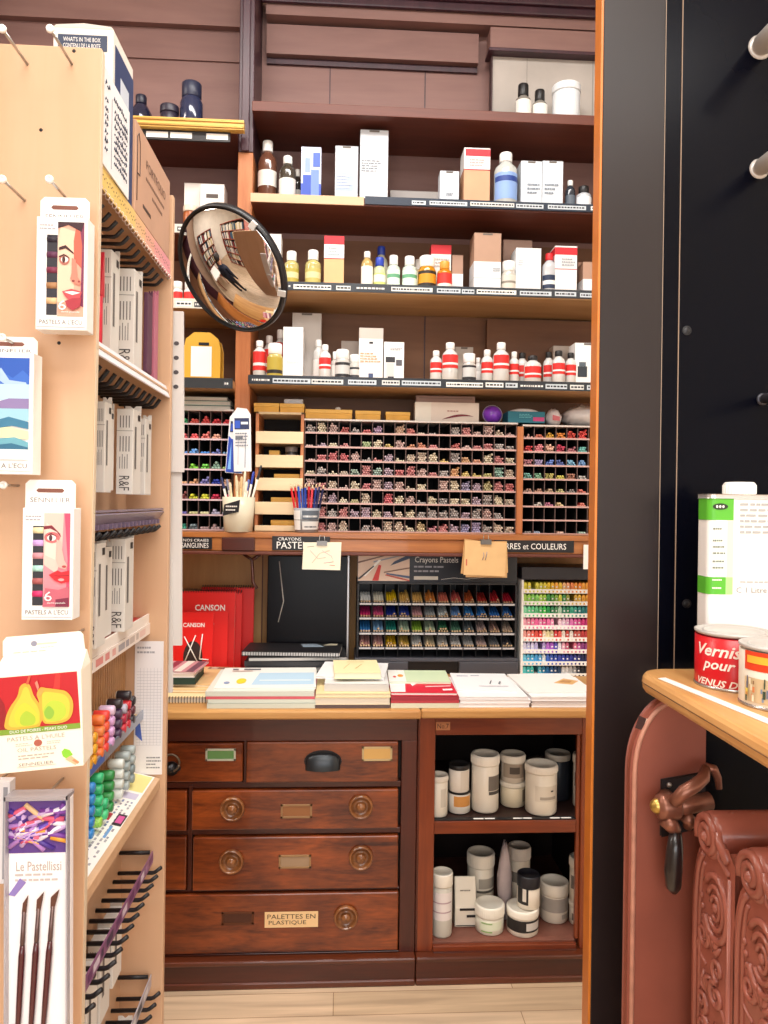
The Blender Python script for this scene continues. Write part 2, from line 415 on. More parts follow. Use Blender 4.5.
# ================================================================== WORKTOP AND CABINETS
YC = 2.36
XSEP = at(416.5, 850, YC)[0]
XCL = -1.45
wt = tag((lambda m: (m.box(XCL, XSEP+.004, 2.31, YW-.023, ZC_TOP-.028, ZC_TOP, OAKTOP), m.build('worktop', bevel=.006))[1])(MB()), 'long worn oak worktop over the drawer cabinet, under the piles of books', 'worktop')
tag((lambda m: (m.box(XSEP+.005, XUR, 2.318, YW-.023, ZC_TOP-.028, ZC_TOP, OAKTOP), m.build('worktop', bevel=.006))[1])(MB()), 'worn oak worktop over the open jar cupboard', 'worktop')
ZB_ = ZC_TOP-.0285
ZBASE = at(300, 958, 2.34)[1]
cab = thing('drawer_cabinet', 'dark brown wooden cabinet of wide drawers with turned knobs', 'cabinet', (0, 2.6, 0))
def cp(name, mb, bevel=0, parent=None, label=None, dy=2.6):
    for i, v in enumerate(mb.v): mb.v[i] = (v[0], v[1]-dy, v[2])
    return mb.build(name, parent, bevel=bevel, label=label)
XI = at(399, 850, YC)[0]
mb = MB(); mb.box(XCL, XSEP-.002, YC+.035, 3.0, ZBASE, ZB_, BLACK if False else M('#1c0f0a', .7)); cp('carcass', mb, 0, cab)
mb = MB()
zr = at(320, 741, YC)[1]
mb.box(XCL, XSEP-.002, YC, YC+.035, zr, ZB_, FRAMEW); mb.box(XI+.004, XSEP-.002, YC, YC+.035, ZBASE, zr, FRAMEZ)
for py0, py1 in ((782.5, 788.5), (829.5, 835), (889.5, 892)):
    mb.box(XCL, XI+.004, YC+.008, YC+.035, at(300,py1,YC)[1], at(300,py0,YC)[1], FRAMEW)
mb.box(XCL, XI+.004, YC, YC+.035, ZBASE, at(300,952.5,YC)[1], FRAMEW)
xa = at(187.5,840,YC)[0]; xb = at(192,840,YC)[0]; mb.box(xa, xb, YC+.004, YC+.035, at(190,891,YC)[1], at(190,786,YC)[1], FRAMEZ)
xa = at(243.5,760,YC)[0]; xb = at(246.5,760,YC)[0]; mb.box(xa, xb, YC+.004, YC+.035, at(245,785,YC)[1], zr, FRAMEZ)
cp('frame', mb, .002, cab)
mb = MB(); mb.box(XCL, XSEP-.002, YC-.025, YC+.03, 0, ZBASE-.014, FRAMEW); mb.box(XCL, XSEP-.002, YC-.035, YC+.03, ZBASE-.014, ZBASE, DARKWOOD); mb.box(XCL, XSEP-.002, YC-.03, YC+.03, 0, .02, DARKWOOD); cp('plinth', mb, .004, cab)
KNOBP = [(0,0),(.004,0)]
def knob(parent, px, py):
    x, z = at(px, py, YC-.02)
    mb = MB()
    mb.lathe([(.036,0),(.0378,.007),(.036,.014),(.033,.016),(.0305,.014),(.027,.004),(.0165,.002),(.0145,.004),(.0135,.013),(.011,.017),(.006,.0165),(.005,.0185),(0,.019)], WOOD('#54290f','#9a6236','x',30,.28,3,.5), (x, YC-.006, z), 24, 'y')
    o = cp('knob', mb, 0, parent)
def holder(parent, px0, px1, py0, py1, fill, metal):
    x0, z1 = at(px0, py0, YC); x1, z0 = at(px1, py1, YC)
    mb = MB(); t = .006
    for a in ((x0,x1,z1-t,z1),(x0,x1,z0,z0+t),(x0,x0+t,z0,z1),(x1-t,x1,z0,z1)): mb.box(a[0],a[1],YC-.0085,YC-.006,a[2],a[3],metal)
    mb.box(x0+t,x1-t,YC-.0068,YC-.0061,z0+t,z1-t,M(fill,.4))
    cp('label_holder', mb, .0008, parent)
def drawer(px0, px1, py0, py1):
    pxm, pym = (px0+px1)/2, (py0+py1)/2
    x0, x1 = (XCL+.02 if px0 is None else at(px0, pym, YC)[0]), at(px1, pym, YC)[0]
    return x0, x1, at(pxm, py1, YC)[1], at(pxm, py0, YC)[1]
def mkdrawer(px0, px1, py0, py1, x0=None):
    a = drawer(px0, px1, py0, py1); x0 = a[0] if x0 is None else x0
    mb = MB(); mb.box(x0, a[1], YC-.006, YC+.034, a[2]+.001, a[3]-.001, DRAWER)
    return cp('drawer', mb, .004, cab)
d = mkdrawer(150, 243, 742.5, 782); holder(d, 206, 236, 748, 760, '#5f8a4f', M('#cfd6c4', .35, .6))
x, z = at(172, 765, YC)
mb = MB(); mb.lathe([(.022,0),(.022,.004),(.012,.008),(.010,.016),(0,.018)], BLACKM, (x,YC-.006,z-.008), 16, 'y')
mb.tube([(x+.026*math.cos(t), YC-.018, z+.012+.026*math.sin(t)) for t in [i*2*PI/20-.2 for i in range(21)]], .0035, M('#6a5a4a', .35, .6)); mb.sphere((x+.022,YC-.012,z-.006),.008,BLACKM,10); cp('ring_pull', mb, 0, d)
d = mkdrawer(246.5, 398, 741, 782); holder(d, 362, 392, 746, 760, '#d9ab63', M('#c9b48a', .35, .6))
x, z = at(323, 761, YC)
mb = MB()
vs, fs = [], []
NU, NV = 14, 7
for j in range(NV+1):
    for i in range(NU+1):
        u = PI*i/NU; v = PI*.5*j/NV
        vs.append((x-.054*math.cos(u)*(1 if True else 0), YC-.006-.026*math.sin(u)*math.cos(v) if False else YC-.006-.028*math.sin(u)**.6*math.cos(v*.9), z-.022+.05*math.sin(v)*math.sin(u)**.35))
for j in range(NV):
    for i in range(NU): fs.append((j*(NU+1)+i, j*(NU+1)+i+1, (j+1)*(NU+1)+i+1, (j+1)*(NU+1)+i))
mb.add(vs, fs, M('#3a3d40', .36, .75), True); mb.prism(ell(x, z+.002, .058, .034, 24), YC-.0085, YC-.006, BLACKM)
cp('cup_pull', mb, 0, d)
d = mkdrawer(192, 398, 789, 829); knob(d, 232, 810); knob(d, 361, 808); holder(d, 281, 312, 803.5, 817, '#8c5a34', M('#9b7a58', .35, .6))
d = mkdrawer(193, 398, 835.5, 889); knob(d, 231, 863); knob(d, 361, 859); holder(d, 279, 311, 854, 867, '#9a7e62', M('#a0805c', .35, .6))
d = mkdrawer(150, 187, 790, 831); d = mkdrawer(150, 186.5, 836.5, 890)
for m_ in (): pass
d = mkdrawer(150, 398, 892.5, 952); knob(d, 346, 919); holder(d, 222, 254, 911, 923, '#45200f', M('#5a3018', .4, .3))
x0, z1 = at(265, 911, YC); x1, z0 = at(318, 925.5, YC)
mb = MB(); mb.box(x0, x1, YC-.0075, YC-.0062, z0, z1, M('#e3bd8a', .6)); o = cp('paper_label', mb, 0, d, 'tan paper label with black capitals')
text('PALETTES EN', d, ((x0+x1)/2, YC-.0078-2.6, z0+(z1-z0)*.7), (x1-x0)*.9, (z1-z0)*.3, M('#2a1a10', .7)); text('PLASTIQUE', d, ((x0+x1)/2-.012, YC-.0078-2.6, z0+(z1-z0)*.3), (x1-x0)*.7, (z1-z0)*.3, M('#2a1a10', .7))
# more drawers further along, behind the display rack
mkdrawer(60, 147, 742.5, 782); mkdrawer(60, 147, 790, 831); mkdrawer(60, 147, 836.5, 890); mkdrawer(60, 147, 892.5, 952)

oc = thing('open_cupboard', 'reddish wooden cupboard with an open front, holding white jars', 'cabinet', (0, 2.6, 0))
XO0, XO1 = at(434, 850, YC)[0], at(577, 850, YC)[0]; XOE = at(620, 850, YC)[0]
ZO1, ZO0 = at(500, 735, YC)[1], at(500, 943, YC)[1]
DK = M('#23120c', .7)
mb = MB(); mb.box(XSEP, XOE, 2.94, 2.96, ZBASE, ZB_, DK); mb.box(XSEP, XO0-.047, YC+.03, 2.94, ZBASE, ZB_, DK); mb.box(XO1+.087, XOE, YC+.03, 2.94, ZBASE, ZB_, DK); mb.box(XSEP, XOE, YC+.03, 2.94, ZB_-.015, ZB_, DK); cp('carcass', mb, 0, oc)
mb = MB()
mb.box(XSEP, XO0, YC, YC+.03, ZBASE, ZB_, REDZ); mb.box(XO1+.012, XOE, YC, YC+.03, ZBASE, ZB_, REDZ); mb.box(XO0, XO1+.012, YC, YC+.03, ZO1, ZB_, REDX); mb.box(XO1, XO1+.012, YC+.012, YC+.03, ZO0, ZO1, REDZ)
mb.box(XSEP-.001, XSEP+.006, YC-.004, YC+.03, ZBASE, ZB_, FRAMEZ)
cp('frame', mb, .003, oc)
ZJ0 = at(500, 941, YC+.01)[1]; ZJ1 = at(500, 821, YC+.01)[1]
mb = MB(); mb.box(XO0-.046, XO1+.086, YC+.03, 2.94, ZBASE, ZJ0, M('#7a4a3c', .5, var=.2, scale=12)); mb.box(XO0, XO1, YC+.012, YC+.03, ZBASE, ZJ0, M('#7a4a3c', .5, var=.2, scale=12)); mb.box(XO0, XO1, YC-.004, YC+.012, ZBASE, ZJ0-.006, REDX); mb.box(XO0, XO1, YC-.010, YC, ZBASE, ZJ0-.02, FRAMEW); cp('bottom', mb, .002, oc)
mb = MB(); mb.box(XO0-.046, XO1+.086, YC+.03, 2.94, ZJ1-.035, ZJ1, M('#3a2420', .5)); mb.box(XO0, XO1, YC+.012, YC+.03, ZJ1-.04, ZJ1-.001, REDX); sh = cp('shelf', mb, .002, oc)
mb = MB(); mb.box(XO0, XO1, YC+.016, YC+.034, ZJ1, ZJ1+.003, BLACK)
for fx in (.28, .36, .56, .62, .82, .9): mb.box(XO0+(XO1-XO0)*fx, XO0+(XO1-XO0)*(fx+.07), YC+.018, YC+.026, ZJ1+.003, ZJ1+.0035, PAPER)
cp('label_strip', mb, 0, sh)
mb = MB(); mb.box(XSEP, XOE, YC-.025, YC+.03, 0, ZBASE-.014, FRAMEW); mb.box(XSEP, XOE, YC-.035, YC+.03, ZBASE-.014, ZBASE, DARKWOOD); mb.box(XSEP, XOE, YC-.03, YC+.03, 0, .02, DARKWOOD); cp('plinth', mb, .004, oc)
x0, z1 = at(436, 722, YC); x1, z0 = at(450, 730, YC)
mb = MB(); mb.box(x0, x1, YC-.0015, YC-.0002, z0, z1, M('#a86a40', .5)); o = cp('number_plate', mb, 0, oc); text('No.7', o, ((x0+x1)/2, YC-.0018-2.6, (z0+z1)/2), (x1-x0)*.8, (z1-z0)*.6, M('#2a120a', .7))
Z1 += EPS; Z2 += EPS; Z3 += EPS; Z4 += EPS; ZA1 += EPS; ZA2 += EPS; ZA3 += EPS; ZA4 += EPS; ZLT += EPS
# ================================================================== GOODS: generic builders
def span(px0, px1, pyt, Y, zb):
    """x0, x1, height of something standing on zb, whose silhouette lies on plane Y"""
    x, zt = at((px0+px1)/2, pyt, Y)
    pyb = proj(x, Y, zb)[1]; pm = (pyt+pyb)/2
    return at(px0, pm, Y)[0], at(px1, pm, Y)[0], zt - zb

def carton(label, px0, px1, pyt, Yf, dep, zb, front, bands=(), group=None, name='carton', txt=(), rough=.6, cat='box', notch=False, side=None):
    x0, x1, h = span(px0, px1, pyt, Yf, zb); w = x1-x0
    t = thing(name, label, cat, ((x0+x1)/2, Yf+dep/2, zb), group)
    m = M(front, rough, var=.03, scale=20)
    mb = MB(); mb.box(-w/2, w/2, -dep/2, dep/2, 0, h-.0015, m); mb.build('body', t, bevel=.0012)
    mb = MB(); mb.box(-w/2, w/2, -dep/2, dep/2, h-.0014, h, m)
    if notch: mb.box(-w*.18, w*.18, -dep/2-.0004, -dep/2+.002, h-.008, h-.001, M('#6b625c', .7))
    mb.build('lid_flap', t)
    if bands:
        mb = MB()
        for kb, (fx0, fx1, fz0, fz1, c) in enumerate(bands):
            full = fx0 <= .01 and fx1 >= .99
            y = -dep/2-.0005-.0003*kb
            mb.flat([(-w/2+w*fx0,y,h*fz0),(-w/2+w*fx1,y,h*fz0),(-w/2+w*fx1,y,h*fz1),(-w/2+w*fx0,y,h*fz1)], M(c,.5))
            if full:
                for sx in (-1, 1):
                    X_ = sx*(w/2+.0004+.0003*kb)
                    mb.flat([(X_,-dep/2,h*fz0),(X_,dep/2,h*fz0),(X_,dep/2,h*fz1),(X_,-dep/2,h*fz1)], M(c,.5))
        mb.build('print', t)
    if txt:
        mb = MB()
        for fx0, fx1, fz0, fz1, n, c in txt:
            scribble(mb, -w/2+w*fx0, -w/2+w*fx1, h*fz0, h*fz1, -dep/2-.0026, n, c)
        mb.build('small_print', t)
    return t

def bottle(label, px0, px1, pyt, Y, zb, body, cap, lab=None, group=None, glass=False, style='oil', lab2=None, liquid=None, name='bottle', labspan=(.14,.52)):
    x0, x1, h = span(px0, px1, pyt, Y, zb); r = (x1-x0)/2
    t = thing(name, label, 'bottle', ((x0+x1)/2, Y, zb), group)
    bm = M(body, .12, trans=.75 if glass else .15, coat=.3)
    if style == 'oil': prof = [(0,0),(r*.93,0),(r,h*.03),(r,h*.60),(r*.93,h*.67),(r*.62,h*.72),(r*.55,h*.75),(0,h*.75)]; cr, c0 = r*.66, .74
    elif style == 'tall': prof = [(0,0),(r*.94,0),(r,h*.02),(r,h*.66),(r*.9,h*.73),(r*.55,h*.80),(r*.45,h*.84),(0,h*.84)]; cr, c0 = r*.55, .835
    elif style == 'squat': prof = [(0,0),(r*.93,0),(r,h*.04),(r,h*.58),(r*.85,h*.66),(r*.8,h*.7),(0,h*.7)]; cr, c0 = r*.86, .69
    else: prof = [(0,0),(r*.9,0),(r,h*.05),(r,h*.5),(r*.6,h*.72),(r*.4,h*.78),(0,h*.78)]; cr, c0 = r*.5, .77
    mb = MB(); mb.lathe(prof, bm, n=20); mb.build('body', t)
    mb = MB(); mb.lathe([(0,h*c0),(cr*.97,h*c0),(cr,h*(c0+.01)),(cr,h*.975),(cr*.9,h),(0,h)], M(cap, .4), n=18)
    mb.build('cap', t)
    if lab:
        a, b = labspan
        mb = MB(); mb.lathe([(r*1.012,h*a),(r*1.012,h*b)], M(lab,.5), n=16, a0=PI*1.08, a1=PI*1.92)
        if lab2: 
            lo, hi, c = lab2
            mb.lathe([(r*1.02,h*(a+(b-a)*lo)),(r*1.02,h*(a+(b-a)*hi))], M(c,.5), n=16, a0=PI*1.1, a1=PI*1.9)
        mb.build('label', t)
    return t

def tub(label, px0, px1, pyt, Y, zb, body='#ece6da', lid='#f2eee6', labels=(), lidh=.2, group=None, name='jar', glass=False, ribs=True, zt=None):
    x0, x1, h = span(px0, px1, pyt, Y, zb); r = (x1-x0)/2
    t = thing(name, label, 'jar', ((x0+x1)/2, Y, zb), group)
    l0 = h*(1-lidh)
    mb = MB(); mb.lathe([(0,0),(r*.9,0),(r*.96,h*.03),(r*.96,l0-.004),(r*.88,l0),(0,l0)], M(body,.35,trans=.4 if glass else 0), n=28); mb.build('body', t)
    mb = MB(); mb.lathe([(0,l0),(r*.99,l0),(r,l0+.003),(r,h-.004),(r*.96,h),(r*.84,h),(r*.82,h-.003),(0,h-.003)], M(lid,.4), n=28)
    if ribs:
        for i in range(40):
            a = 2*PI*i/40; mb.box(r*math.cos(a)-.0007, r*math.cos(a)+.0007, r*math.sin(a)-.0007, r*math.sin(a)+.0007, l0+.003, h-.005, M(lid,.4))
    mb.build('lid', t)
    if labels:
        mb = MB()
        for k, (a0, a1, f0, f1, c) in enumerate(labels):
            rr = r*(.97+.006*k)
            mb.lathe([(rr, h*f0), (rr, h*f1)], M(c,.5), n=18, a0=PI*(1+a0), a1=PI*(1+a1))
        mb.build('label', t)
    return t

# ---------------- top shelf (Z1)
bottle('small black-capped bottle with white label on the top shelf, standing clear of the tub', 515, 531, 85, 2.86, Z1, '#8d8880', '#191719', '#efe9e1', style='oil', labspan=(.05,.62))
bottle('smaller black-capped bottle with white label next to the white tub on the top shelf', 532, 547, 91, 2.86, Z1, '#8d8880', '#191719', '#efe9e1', style='oil', labspan=(.05,.62))
tub('round white plastic tub on the top shelf in front of the whitish crate', 552, 580, 87, 2.86, Z1, '#e9edf0', '#eef1f3', (), .16, ribs=False)
# ---------------- second shelf (Z2)
tag((lambda m: (m.hexa([(0,0,0),(.02,0,0),(.02,.012,0),(0,.012,0),(-.02,0,.2),(-.004,0,.2),(-.004,.012,.2),(-.02,.012,.2)], M('#5d3527',.6)), m.build('wooden_slat', loc=(at(262,190,2.92)[0],2.94,Z2)))[1])(MB()), 'thin brown wooden slat leaning behind the brown bottle at the shelf end', 'slat')
bottle('tall brown glass bottle with white cap and label at the shelf end by the post', 258, 277, 142, 2.84, Z2, '#6e4636', '#f0ece6', '#e9e2d8', glass=False, style='tall', labspan=(.28,.52))
bottle('dark green-brown bottle with white cap, second from the post', 279, 296, 157, 2.81, Z2, '#4a4238', '#f0ece6', '#e2ddd6', style='tall', labspan=(.12,.5))
bottle('little dark bottle half hidden behind the blue patterned box', 293, 302, 170, 2.90, Z2, '#37332f', '#d8d2c8', '#d9d4cc', style='tall')
carton('blue and white patterned box leaning beside the dark bottles', 301, 321, 147, 2.79, .06, Z2, '#d6dcf0', [(0,1,0,.35,'#3a55b8'),(.1,.5,.05,.5,'#3150b4'),(.5,.9,.12,.6,'#6f8bd0'),(.2,.45,.55,.8,'#8ea3dd'),(.6,.95,.65,.9,'#4a66bf')])
carton('grey carton with a printed blue-grey patch beside the tallest carton', 335, 358, 146, 2.80, .07, Z2, '#c9ccd2', [(.05,.8,.25,.55,'#a9b8d2')], txt=[(.1,.75,.28,.52,5,'#f3f3f5')], notch=True)
carton('tallest pale grey carton with a paper label across its middle, second shelf', 360, 388, 130, 2.78, .08, Z2, '#d3d7dc', [(0,.92,.40,.62,'#e6e9ec')], txt=[(.05,.8,.43,.6,5,'#7b818a')], notch=True)
carton('low pale carton lying behind the space between the tall and the small cartons', 390, 440, 191, 2.92, .08, Z2, '#a39c98')
carton('small white carton on the second shelf beside the tan box', 440, 459, 171, 2.78, .06, Z2, '#d5dbe3', txt=[(.3,.8,.3,.4,2,'#6c7480')], notch=True)
carton('tan box with white top and red band on the second shelf', 464, 490, 148, 2.77, .09, Z2, '#cfa07c', [(0,1,.64,1,'#ece8e6'),(.05,1,.86,.98,'#d5202f'),(0,1,.625,.64,'#c22b35')], txt=[(.2,.9,.68,.82,3,'#b9a9a4')])
bottle('clear bottle with white cap and a big blue label', 494, 517, 154, 2.78, Z2, '#cfd2cd', '#f1efec', '#88a8dd', style='tall', lab2=(.66,.86,'#24418e'), labspan=(.12,.60))
carton('white carton standing nearer the blue-labelled bottle, one of two side by side', 521, 542, 161, 2.77, .11, Z2, '#d8dfe6', txt=[(.3,.95,.3,.55,3,'#7e8894')], notch=True)
carton('white carton standing nearer the tiny dark bottle, one of two side by side', 542.5, 563, 161, 2.77, .11, Z2, '#d8dfe6', txt=[(.1,.8,.3,.55,3,'#7e8894')], notch=True)
bottle('slim dark bottle with a white cap beside the pair of white cartons', 565, 575, 181, 2.80, Z2, '#343b46', '#e6e6e4', '#59636f', style='tall')
bottle('squat little bottle with black cap and white label, last on the second shelf', 576, 591, 187, 2.79, Z2, '#c8ccd2', '#1b1a1d', '#e9ecf0', style='oil', labspan=(.08,.55))
# ---------------- third shelf (Z3)
carton('white carton partly hidden behind the round mirror on the third shelf', 268, 281, 234, 2.78, .07, Z3, '#e7e0da')
YEL = '#b3a345'
bottle('pale yellow oil bottle with white cap beside the round mirror', 284, 299, 252, 2.79, Z3, '#c7bb77', '#f4f1ea', YEL, style='oil', labspan=(.1,.5), lab2=(.35,.75,'#d9cf9c'))
bottle('pale yellow oil bottle with white cap beside the orange-tan box', 305, 321, 251, 2.79, Z3, '#c7bb77', '#f4f1ea', '#bdb062', style='oil', labspan=(.1,.5), lab2=(.35,.75,'#d9cf9c'))
carton('orange-tan box with white band and red top on the third shelf', 324, 344, 236, 2.78, .06, Z3, '#e0b07e', [(0,1,.58,1,'#efeae6'),(0,1,.84,1,'#d3202d'),(0,1,.565,.58,'#c4303a')], txt=[(.2,.8,.62,.8,3,'#9db0b8')])
bottle('bottle with amber top, white label and red side mark on the third shelf', 361, 373, 252, 2.79, Z3, '#c9a96a', '#f1ede4', '#f3efe9', style='tall', labspan=(.05,.6))
bottle('blue-capped bottle standing at the back among the oil bottles', 374, 388, 247, 2.90, Z3, '#d8d6c0', '#1f3a9c', '#e6e3c9', style='tall')
bottle('blue-capped bottle with green-yellow label standing in front', 373, 386, 258, 2.80, Z3, '#cdd3a8', '#223fae', '#c9d27a', style='oil', labspan=(.08,.5), lab2=(.4,.9,'#f0eede'))
bottle('white-capped clear bottle with green print, next to the blue-capped bottle', 387, 400, 256, 2.79, Z3, '#cfdccf', '#f4f2ec', '#dff0e4', style='oil', labspan=(.06,.58), lab2=(.55,.75,'#63a37c'))
bottle('white-capped clear bottle with green print, next to the amber bottle', 402, 417, 257, 2.79, Z3, '#cfdccf', '#f4f2ec', '#dff0e4', style='oil', labspan=(.06,.58), lab2=(.55,.75,'#63a37c'))
bottle('white-capped bottle peeping out behind the amber oil bottle', 413, 424, 260, 2.90, Z3, '#d9c9a0', '#efece4', '#d9c9a0', style='oil')
bottle('amber oil bottle with white cap and black label bars', 418, 436, 257, 2.79, Z3, '#c88a17', '#f4f2ec', '#2a2117', style='squat', labspan=(.12,.55), lab2=(.2,.8,'#d8961c'))
carton('box with red top and white label behind the amber-red bottle', 431, 451, 245, 2.83, .06, Z3, '#ece4de', [(0,1,.82,1,'#d4202e')], txt=[(.2,.9,.55,.75,3,'#b4aaa5')])
bottle('amber bottle with a slanting red and white label', 437, 452, 262, 2.78, Z3, '#d6861f', '#dd9a3a', '#d92f26', style='oil', labspan=(.08,.58), lab2=(0,.3,'#efe7dc'))
carton('narrow brown carton with white lower half, between the amber-red bottle and the big box', 452, 463, 255, 2.84, .06, Z3, '#b08b76', [(0,1,0,.55,'#e3e6ea')])
carton('big brown carton with white lower half on the third shelf', 474, 501, 233, 2.77, .10, Z3, '#b38f78', [(0,1,0,.52,'#dfe3e7'),(0,1,.24,.25,'#b8bec4')], txt=[(.7,.95,.35,.42,2,'#8a8f95')], notch=True)
carton('brown and white carton behind the white-capped jar on the third shelf', 503, 532, 240, 2.88, .09, Z3, '#b9998a', [(0,1,0,.35,'#dfe0e2')])
bottle('clear jar bottle with white cap, between the big brown carton and the white carton', 501, 516, 262, 2.79, Z3, '#d5d0c6', '#f4f1ec', '#d9d3c8', style='squat', labspan=(.1,.55), lab2=(.45,.6,'#8f877c'))
carton('plain white carton on the third shelf', 516, 541, 248, 2.77, .09, Z3, '#e9edf0', txt=[(.08,.3,.6,.75,3,'#b5bdc6')])
bottle('clear bottle with red cap and dark label on the third shelf', 542, 556, 254, 2.79, Z3, '#cfd0d4', '#d7282f', '#20304e', style='tall', labspan=(.14,.46), lab2=(.3,.6,'#e8e8ea'))
carton('white box with red top on the third shelf', 555, 577, 246, 2.77, .08, Z3, '#eceaea', [(0,1,.82,.97,'#d4202e'),(0,1,.52,.535,'#c9414a')], txt=[(.3,.9,.58,.76,3,'#9aa0a8')])
carton('sliver of brown carton between the red-topped box and the last carton', 577.5, 583, 262, 2.86, .06, Z3, '#a07c68', [(0,1,0,.45,'#d6d9dd')])
carton('brown and white carton, last on the third shelf', 583, 604, 262, 2.78, .07, Z3, '#b28d78', [(0,1,0,.5,'#e2e5ea')])
# ---------------- fourth shelf (Z4)
RL = '#dc2a26'
def redb(label, a, b, t, Y, cap='#f2eeea', style='tall', sp_=(.3,.62)):
    return bottle(label, a, b, t, Y, Z4, '#e4e2df', cap, RL, style=style, labspan=sp_, lab2=(.25,.4,'#f3f0ee'), group='red-labelled bottles on the fourth shelf')
redb('red-labelled bottle nearest the post on the fourth shelf', 253, 266, 341, 2.78, sp_=(.2,.7))
redb('red-labelled bottle at the back, second from the post', 263, 275, 336, 2.88, sp_=(.2,.7))
redb('red-labelled bottle half hidden behind the tall white carton', 274, 286, 330, 2.90, sp_=(.2,.75))
bottle('yellow oil bottle with white cap in front of the red-labelled bottles', 267, 283, 344, 2.76, Z4, '#cdbd70', '#f5f2ec', '#b9a23c', style='squat', labspan=(.06,.58), lab2=(.1,.3,'#262019'))
carton('tall bright white carton on the fourth shelf', 283, 303, 327, 2.76, .09, Z4, '#f1efee', txt=[(.2,.9,.3,.34,1,'#cfcaca')])
carton('tall grey-white carton standing behind the bright white carton', 292, 321, 313, 2.88, .08, Z4, '#c9c1ba', notch=True)
bottle('clear bottle with white cap behind the red-labelled bottle, fourth shelf', 313, 324, 340, 2.835, Z4, '#dedad6', '#f1eeea', '#e8e4e0', style='tall')
redb('red-labelled bottle between the tall cartons and the clear oil bottles', 319, 331, 345, 2.78)
bottle('small clear bottle with white cap, left of the black-barred bottle', 331, 340, 352, 2.79, Z4, '#d9d6d0', '#f4f2ee', '#e4e1dc', style='oil')
bottle('clear oil bottle with black bars on its label, beside the orange-printed carton', 335, 350, 350, 2.77, Z4, '#cfccc6', '#f4f2ee', '#26262a', style='squat', labspan=(.08,.56), lab2=(.2,.8,'#c9cac8'))
bottle('little clear bottle with white cap, close to the orange-printed carton', 349, 360, 355, 2.78, Z4, '#d4d1cb', '#f4f2ee', '#3b3b40', style='squat', labspan=(.1,.5), lab2=(.25,.8,'#d8d6d2'))
carton('low grey carton behind the clear oil bottles', 341, 362, 341, 2.88, .07, Z4, '#b3a69c')
carton('white carton with grey top and orange print on the fourth shelf', 359, 383, 328, 2.77, .07, Z4, '#f1eeec', [(0,1,.8,1,'#c9bcb2'),(.42,.58,.70,.74,'#2a2a30'),(.4,.6,.02,.14,'#3c4a72')], txt=[(.05,.95,.34,.54,4,'#e29a6a')])
carton('white carton printed with a dark bottle picture', 384, 404, 342, 2.77, .07, Z4, '#f3f1ef', [(.08,.55,.48,.62,'#2b2b30'),(.12,.5,.1,.46,'#cfcdcb'),(.2,.5,.08,.12,'#2f2f34'),(.6,.9,.4,.55,'#56565c')], txt=[(.3,.9,.78,.86,2,'#777780')])
redb('shorter red-labelled bottle at the end of the pair by the grey carton', 430, 442, 351, 2.78)
redb('tall red-labelled bottle in front of the grey carton', 442, 458, 343, 2.77, sp_=(.34,.68))
carton('grey carton behind the tall red-labelled bottle, fourth shelf', 455, 473, 347, 2.89, .06, Z4, '#b7ada4', notch=True)
bottle('clear bottle with white cap and black label bars between the red-labelled bottles', 462, 476, 354, 2.77, Z4, '#cfccc6', '#f4f2ee', '#25262b', style='squat', labspan=(.08,.58), lab2=(.2,.85,'#c9cbca'))
bottle('narrow white-capped bottle behind the black-barred bottle', 474, 482, 358, 2.86, Z4, '#dcd8d4', '#f2efeb', '#e6e2de', style='tall')
redb('red-labelled bottle beside the black-barred one, shorter than its neighbour', 481, 493, 350, 2.78)
redb('tall red-labelled bottle in the middle of the fourth shelf row', 493, 509, 343, 2.77, sp_=(.34,.68))
redb('red-labelled bottle with white cap before the first black-capped bottles', 509, 519, 352, 2.79)
redb('black-capped red-labelled bottle, back one of the close pair', 516, 528, 353, 2.86, '#1c1a1c')
redb('black-capped red-labelled bottle, front one of the close pair', 524, 541, 356, 2.77, '#1c1a1c', sp_=(.2,.6))
redb('black-capped bottle at the back before the last two red labels', 543, 554, 352, 2.86, '#1c1a1c')
redb('black-capped red-labelled bottle, second from the last carton', 552, 565, 351, 2.77, '#1c1a1c')
redb('black-capped red-labelled bottle next to the last carton', 565, 576, 353, 2.78, '#1c1a1c')
carton('grey carton hidden behind the last black-capped bottles', 553, 576, 346, 2.90, .06, Z4, '#c0b5ac')
carton('white carton printed with a dark ink bottle, last on the fourth shelf', 575, 602, 343, 2.77, .08, Z4, '#f4f2f0', [(.1,.45,.2,.45,'#2b333c'),(.15,.4,.45,.55,'#54606a')], notch=True)
# ---------------- narrow bay
bottle('dark blue glazed bottle with a small paper tag on the yellow-edged shelf', 180, 203, 84, 2.80, ZA1, '#2f3552', '#272b42', '#d8d3da', style='squat', labspan=(.02,.14))
tub('low dark pot with a lid beside the blue bottle', 160, 179, 107, 2.80, ZA1, '#2a2434', '#2a2434', (), .3, ribs=False, name='pot')
bottle('dark hunched bottle next to the display rack on the yellow-edged shelf', 130, 152, 96, 2.82, ZA1, '#23253c', '#1d1d30', style='flask')
carton('white box with two finger slots beside the round mirror', 200, 224, 184, 2.80, .08, ZA2, '#e2dad2', [(.25,.75,.72,.80,'#4a3d36'),(.25,.75,.42,.48,'#4a3d36')])
carton('white box with a round mark behind the amber jar', 184, 200, 183, 2.84, .06, ZA2, '#ddd4cc')
tub('little amber glass jar in front of the white box', 183, 198, 207, 2.77, ZA2, '#c46a33', '#e2c9b4', (), .25, glass=True, ribs=False)
bottle('small red-labelled bottle half behind the mirror, narrow bay', 172, 183, 282, 2.79, ZA3, '#e4e2df', '#efeae4', RL, style='squat')
bottle('second small red-labelled bottle behind the mirror rim, narrow bay', 184, 195, 282, 2.79, ZA3, '#e4e2df', '#efeae4', RL, style='squat')
x0, x1, h = span(187, 221, 333, 2.80, ZA4)
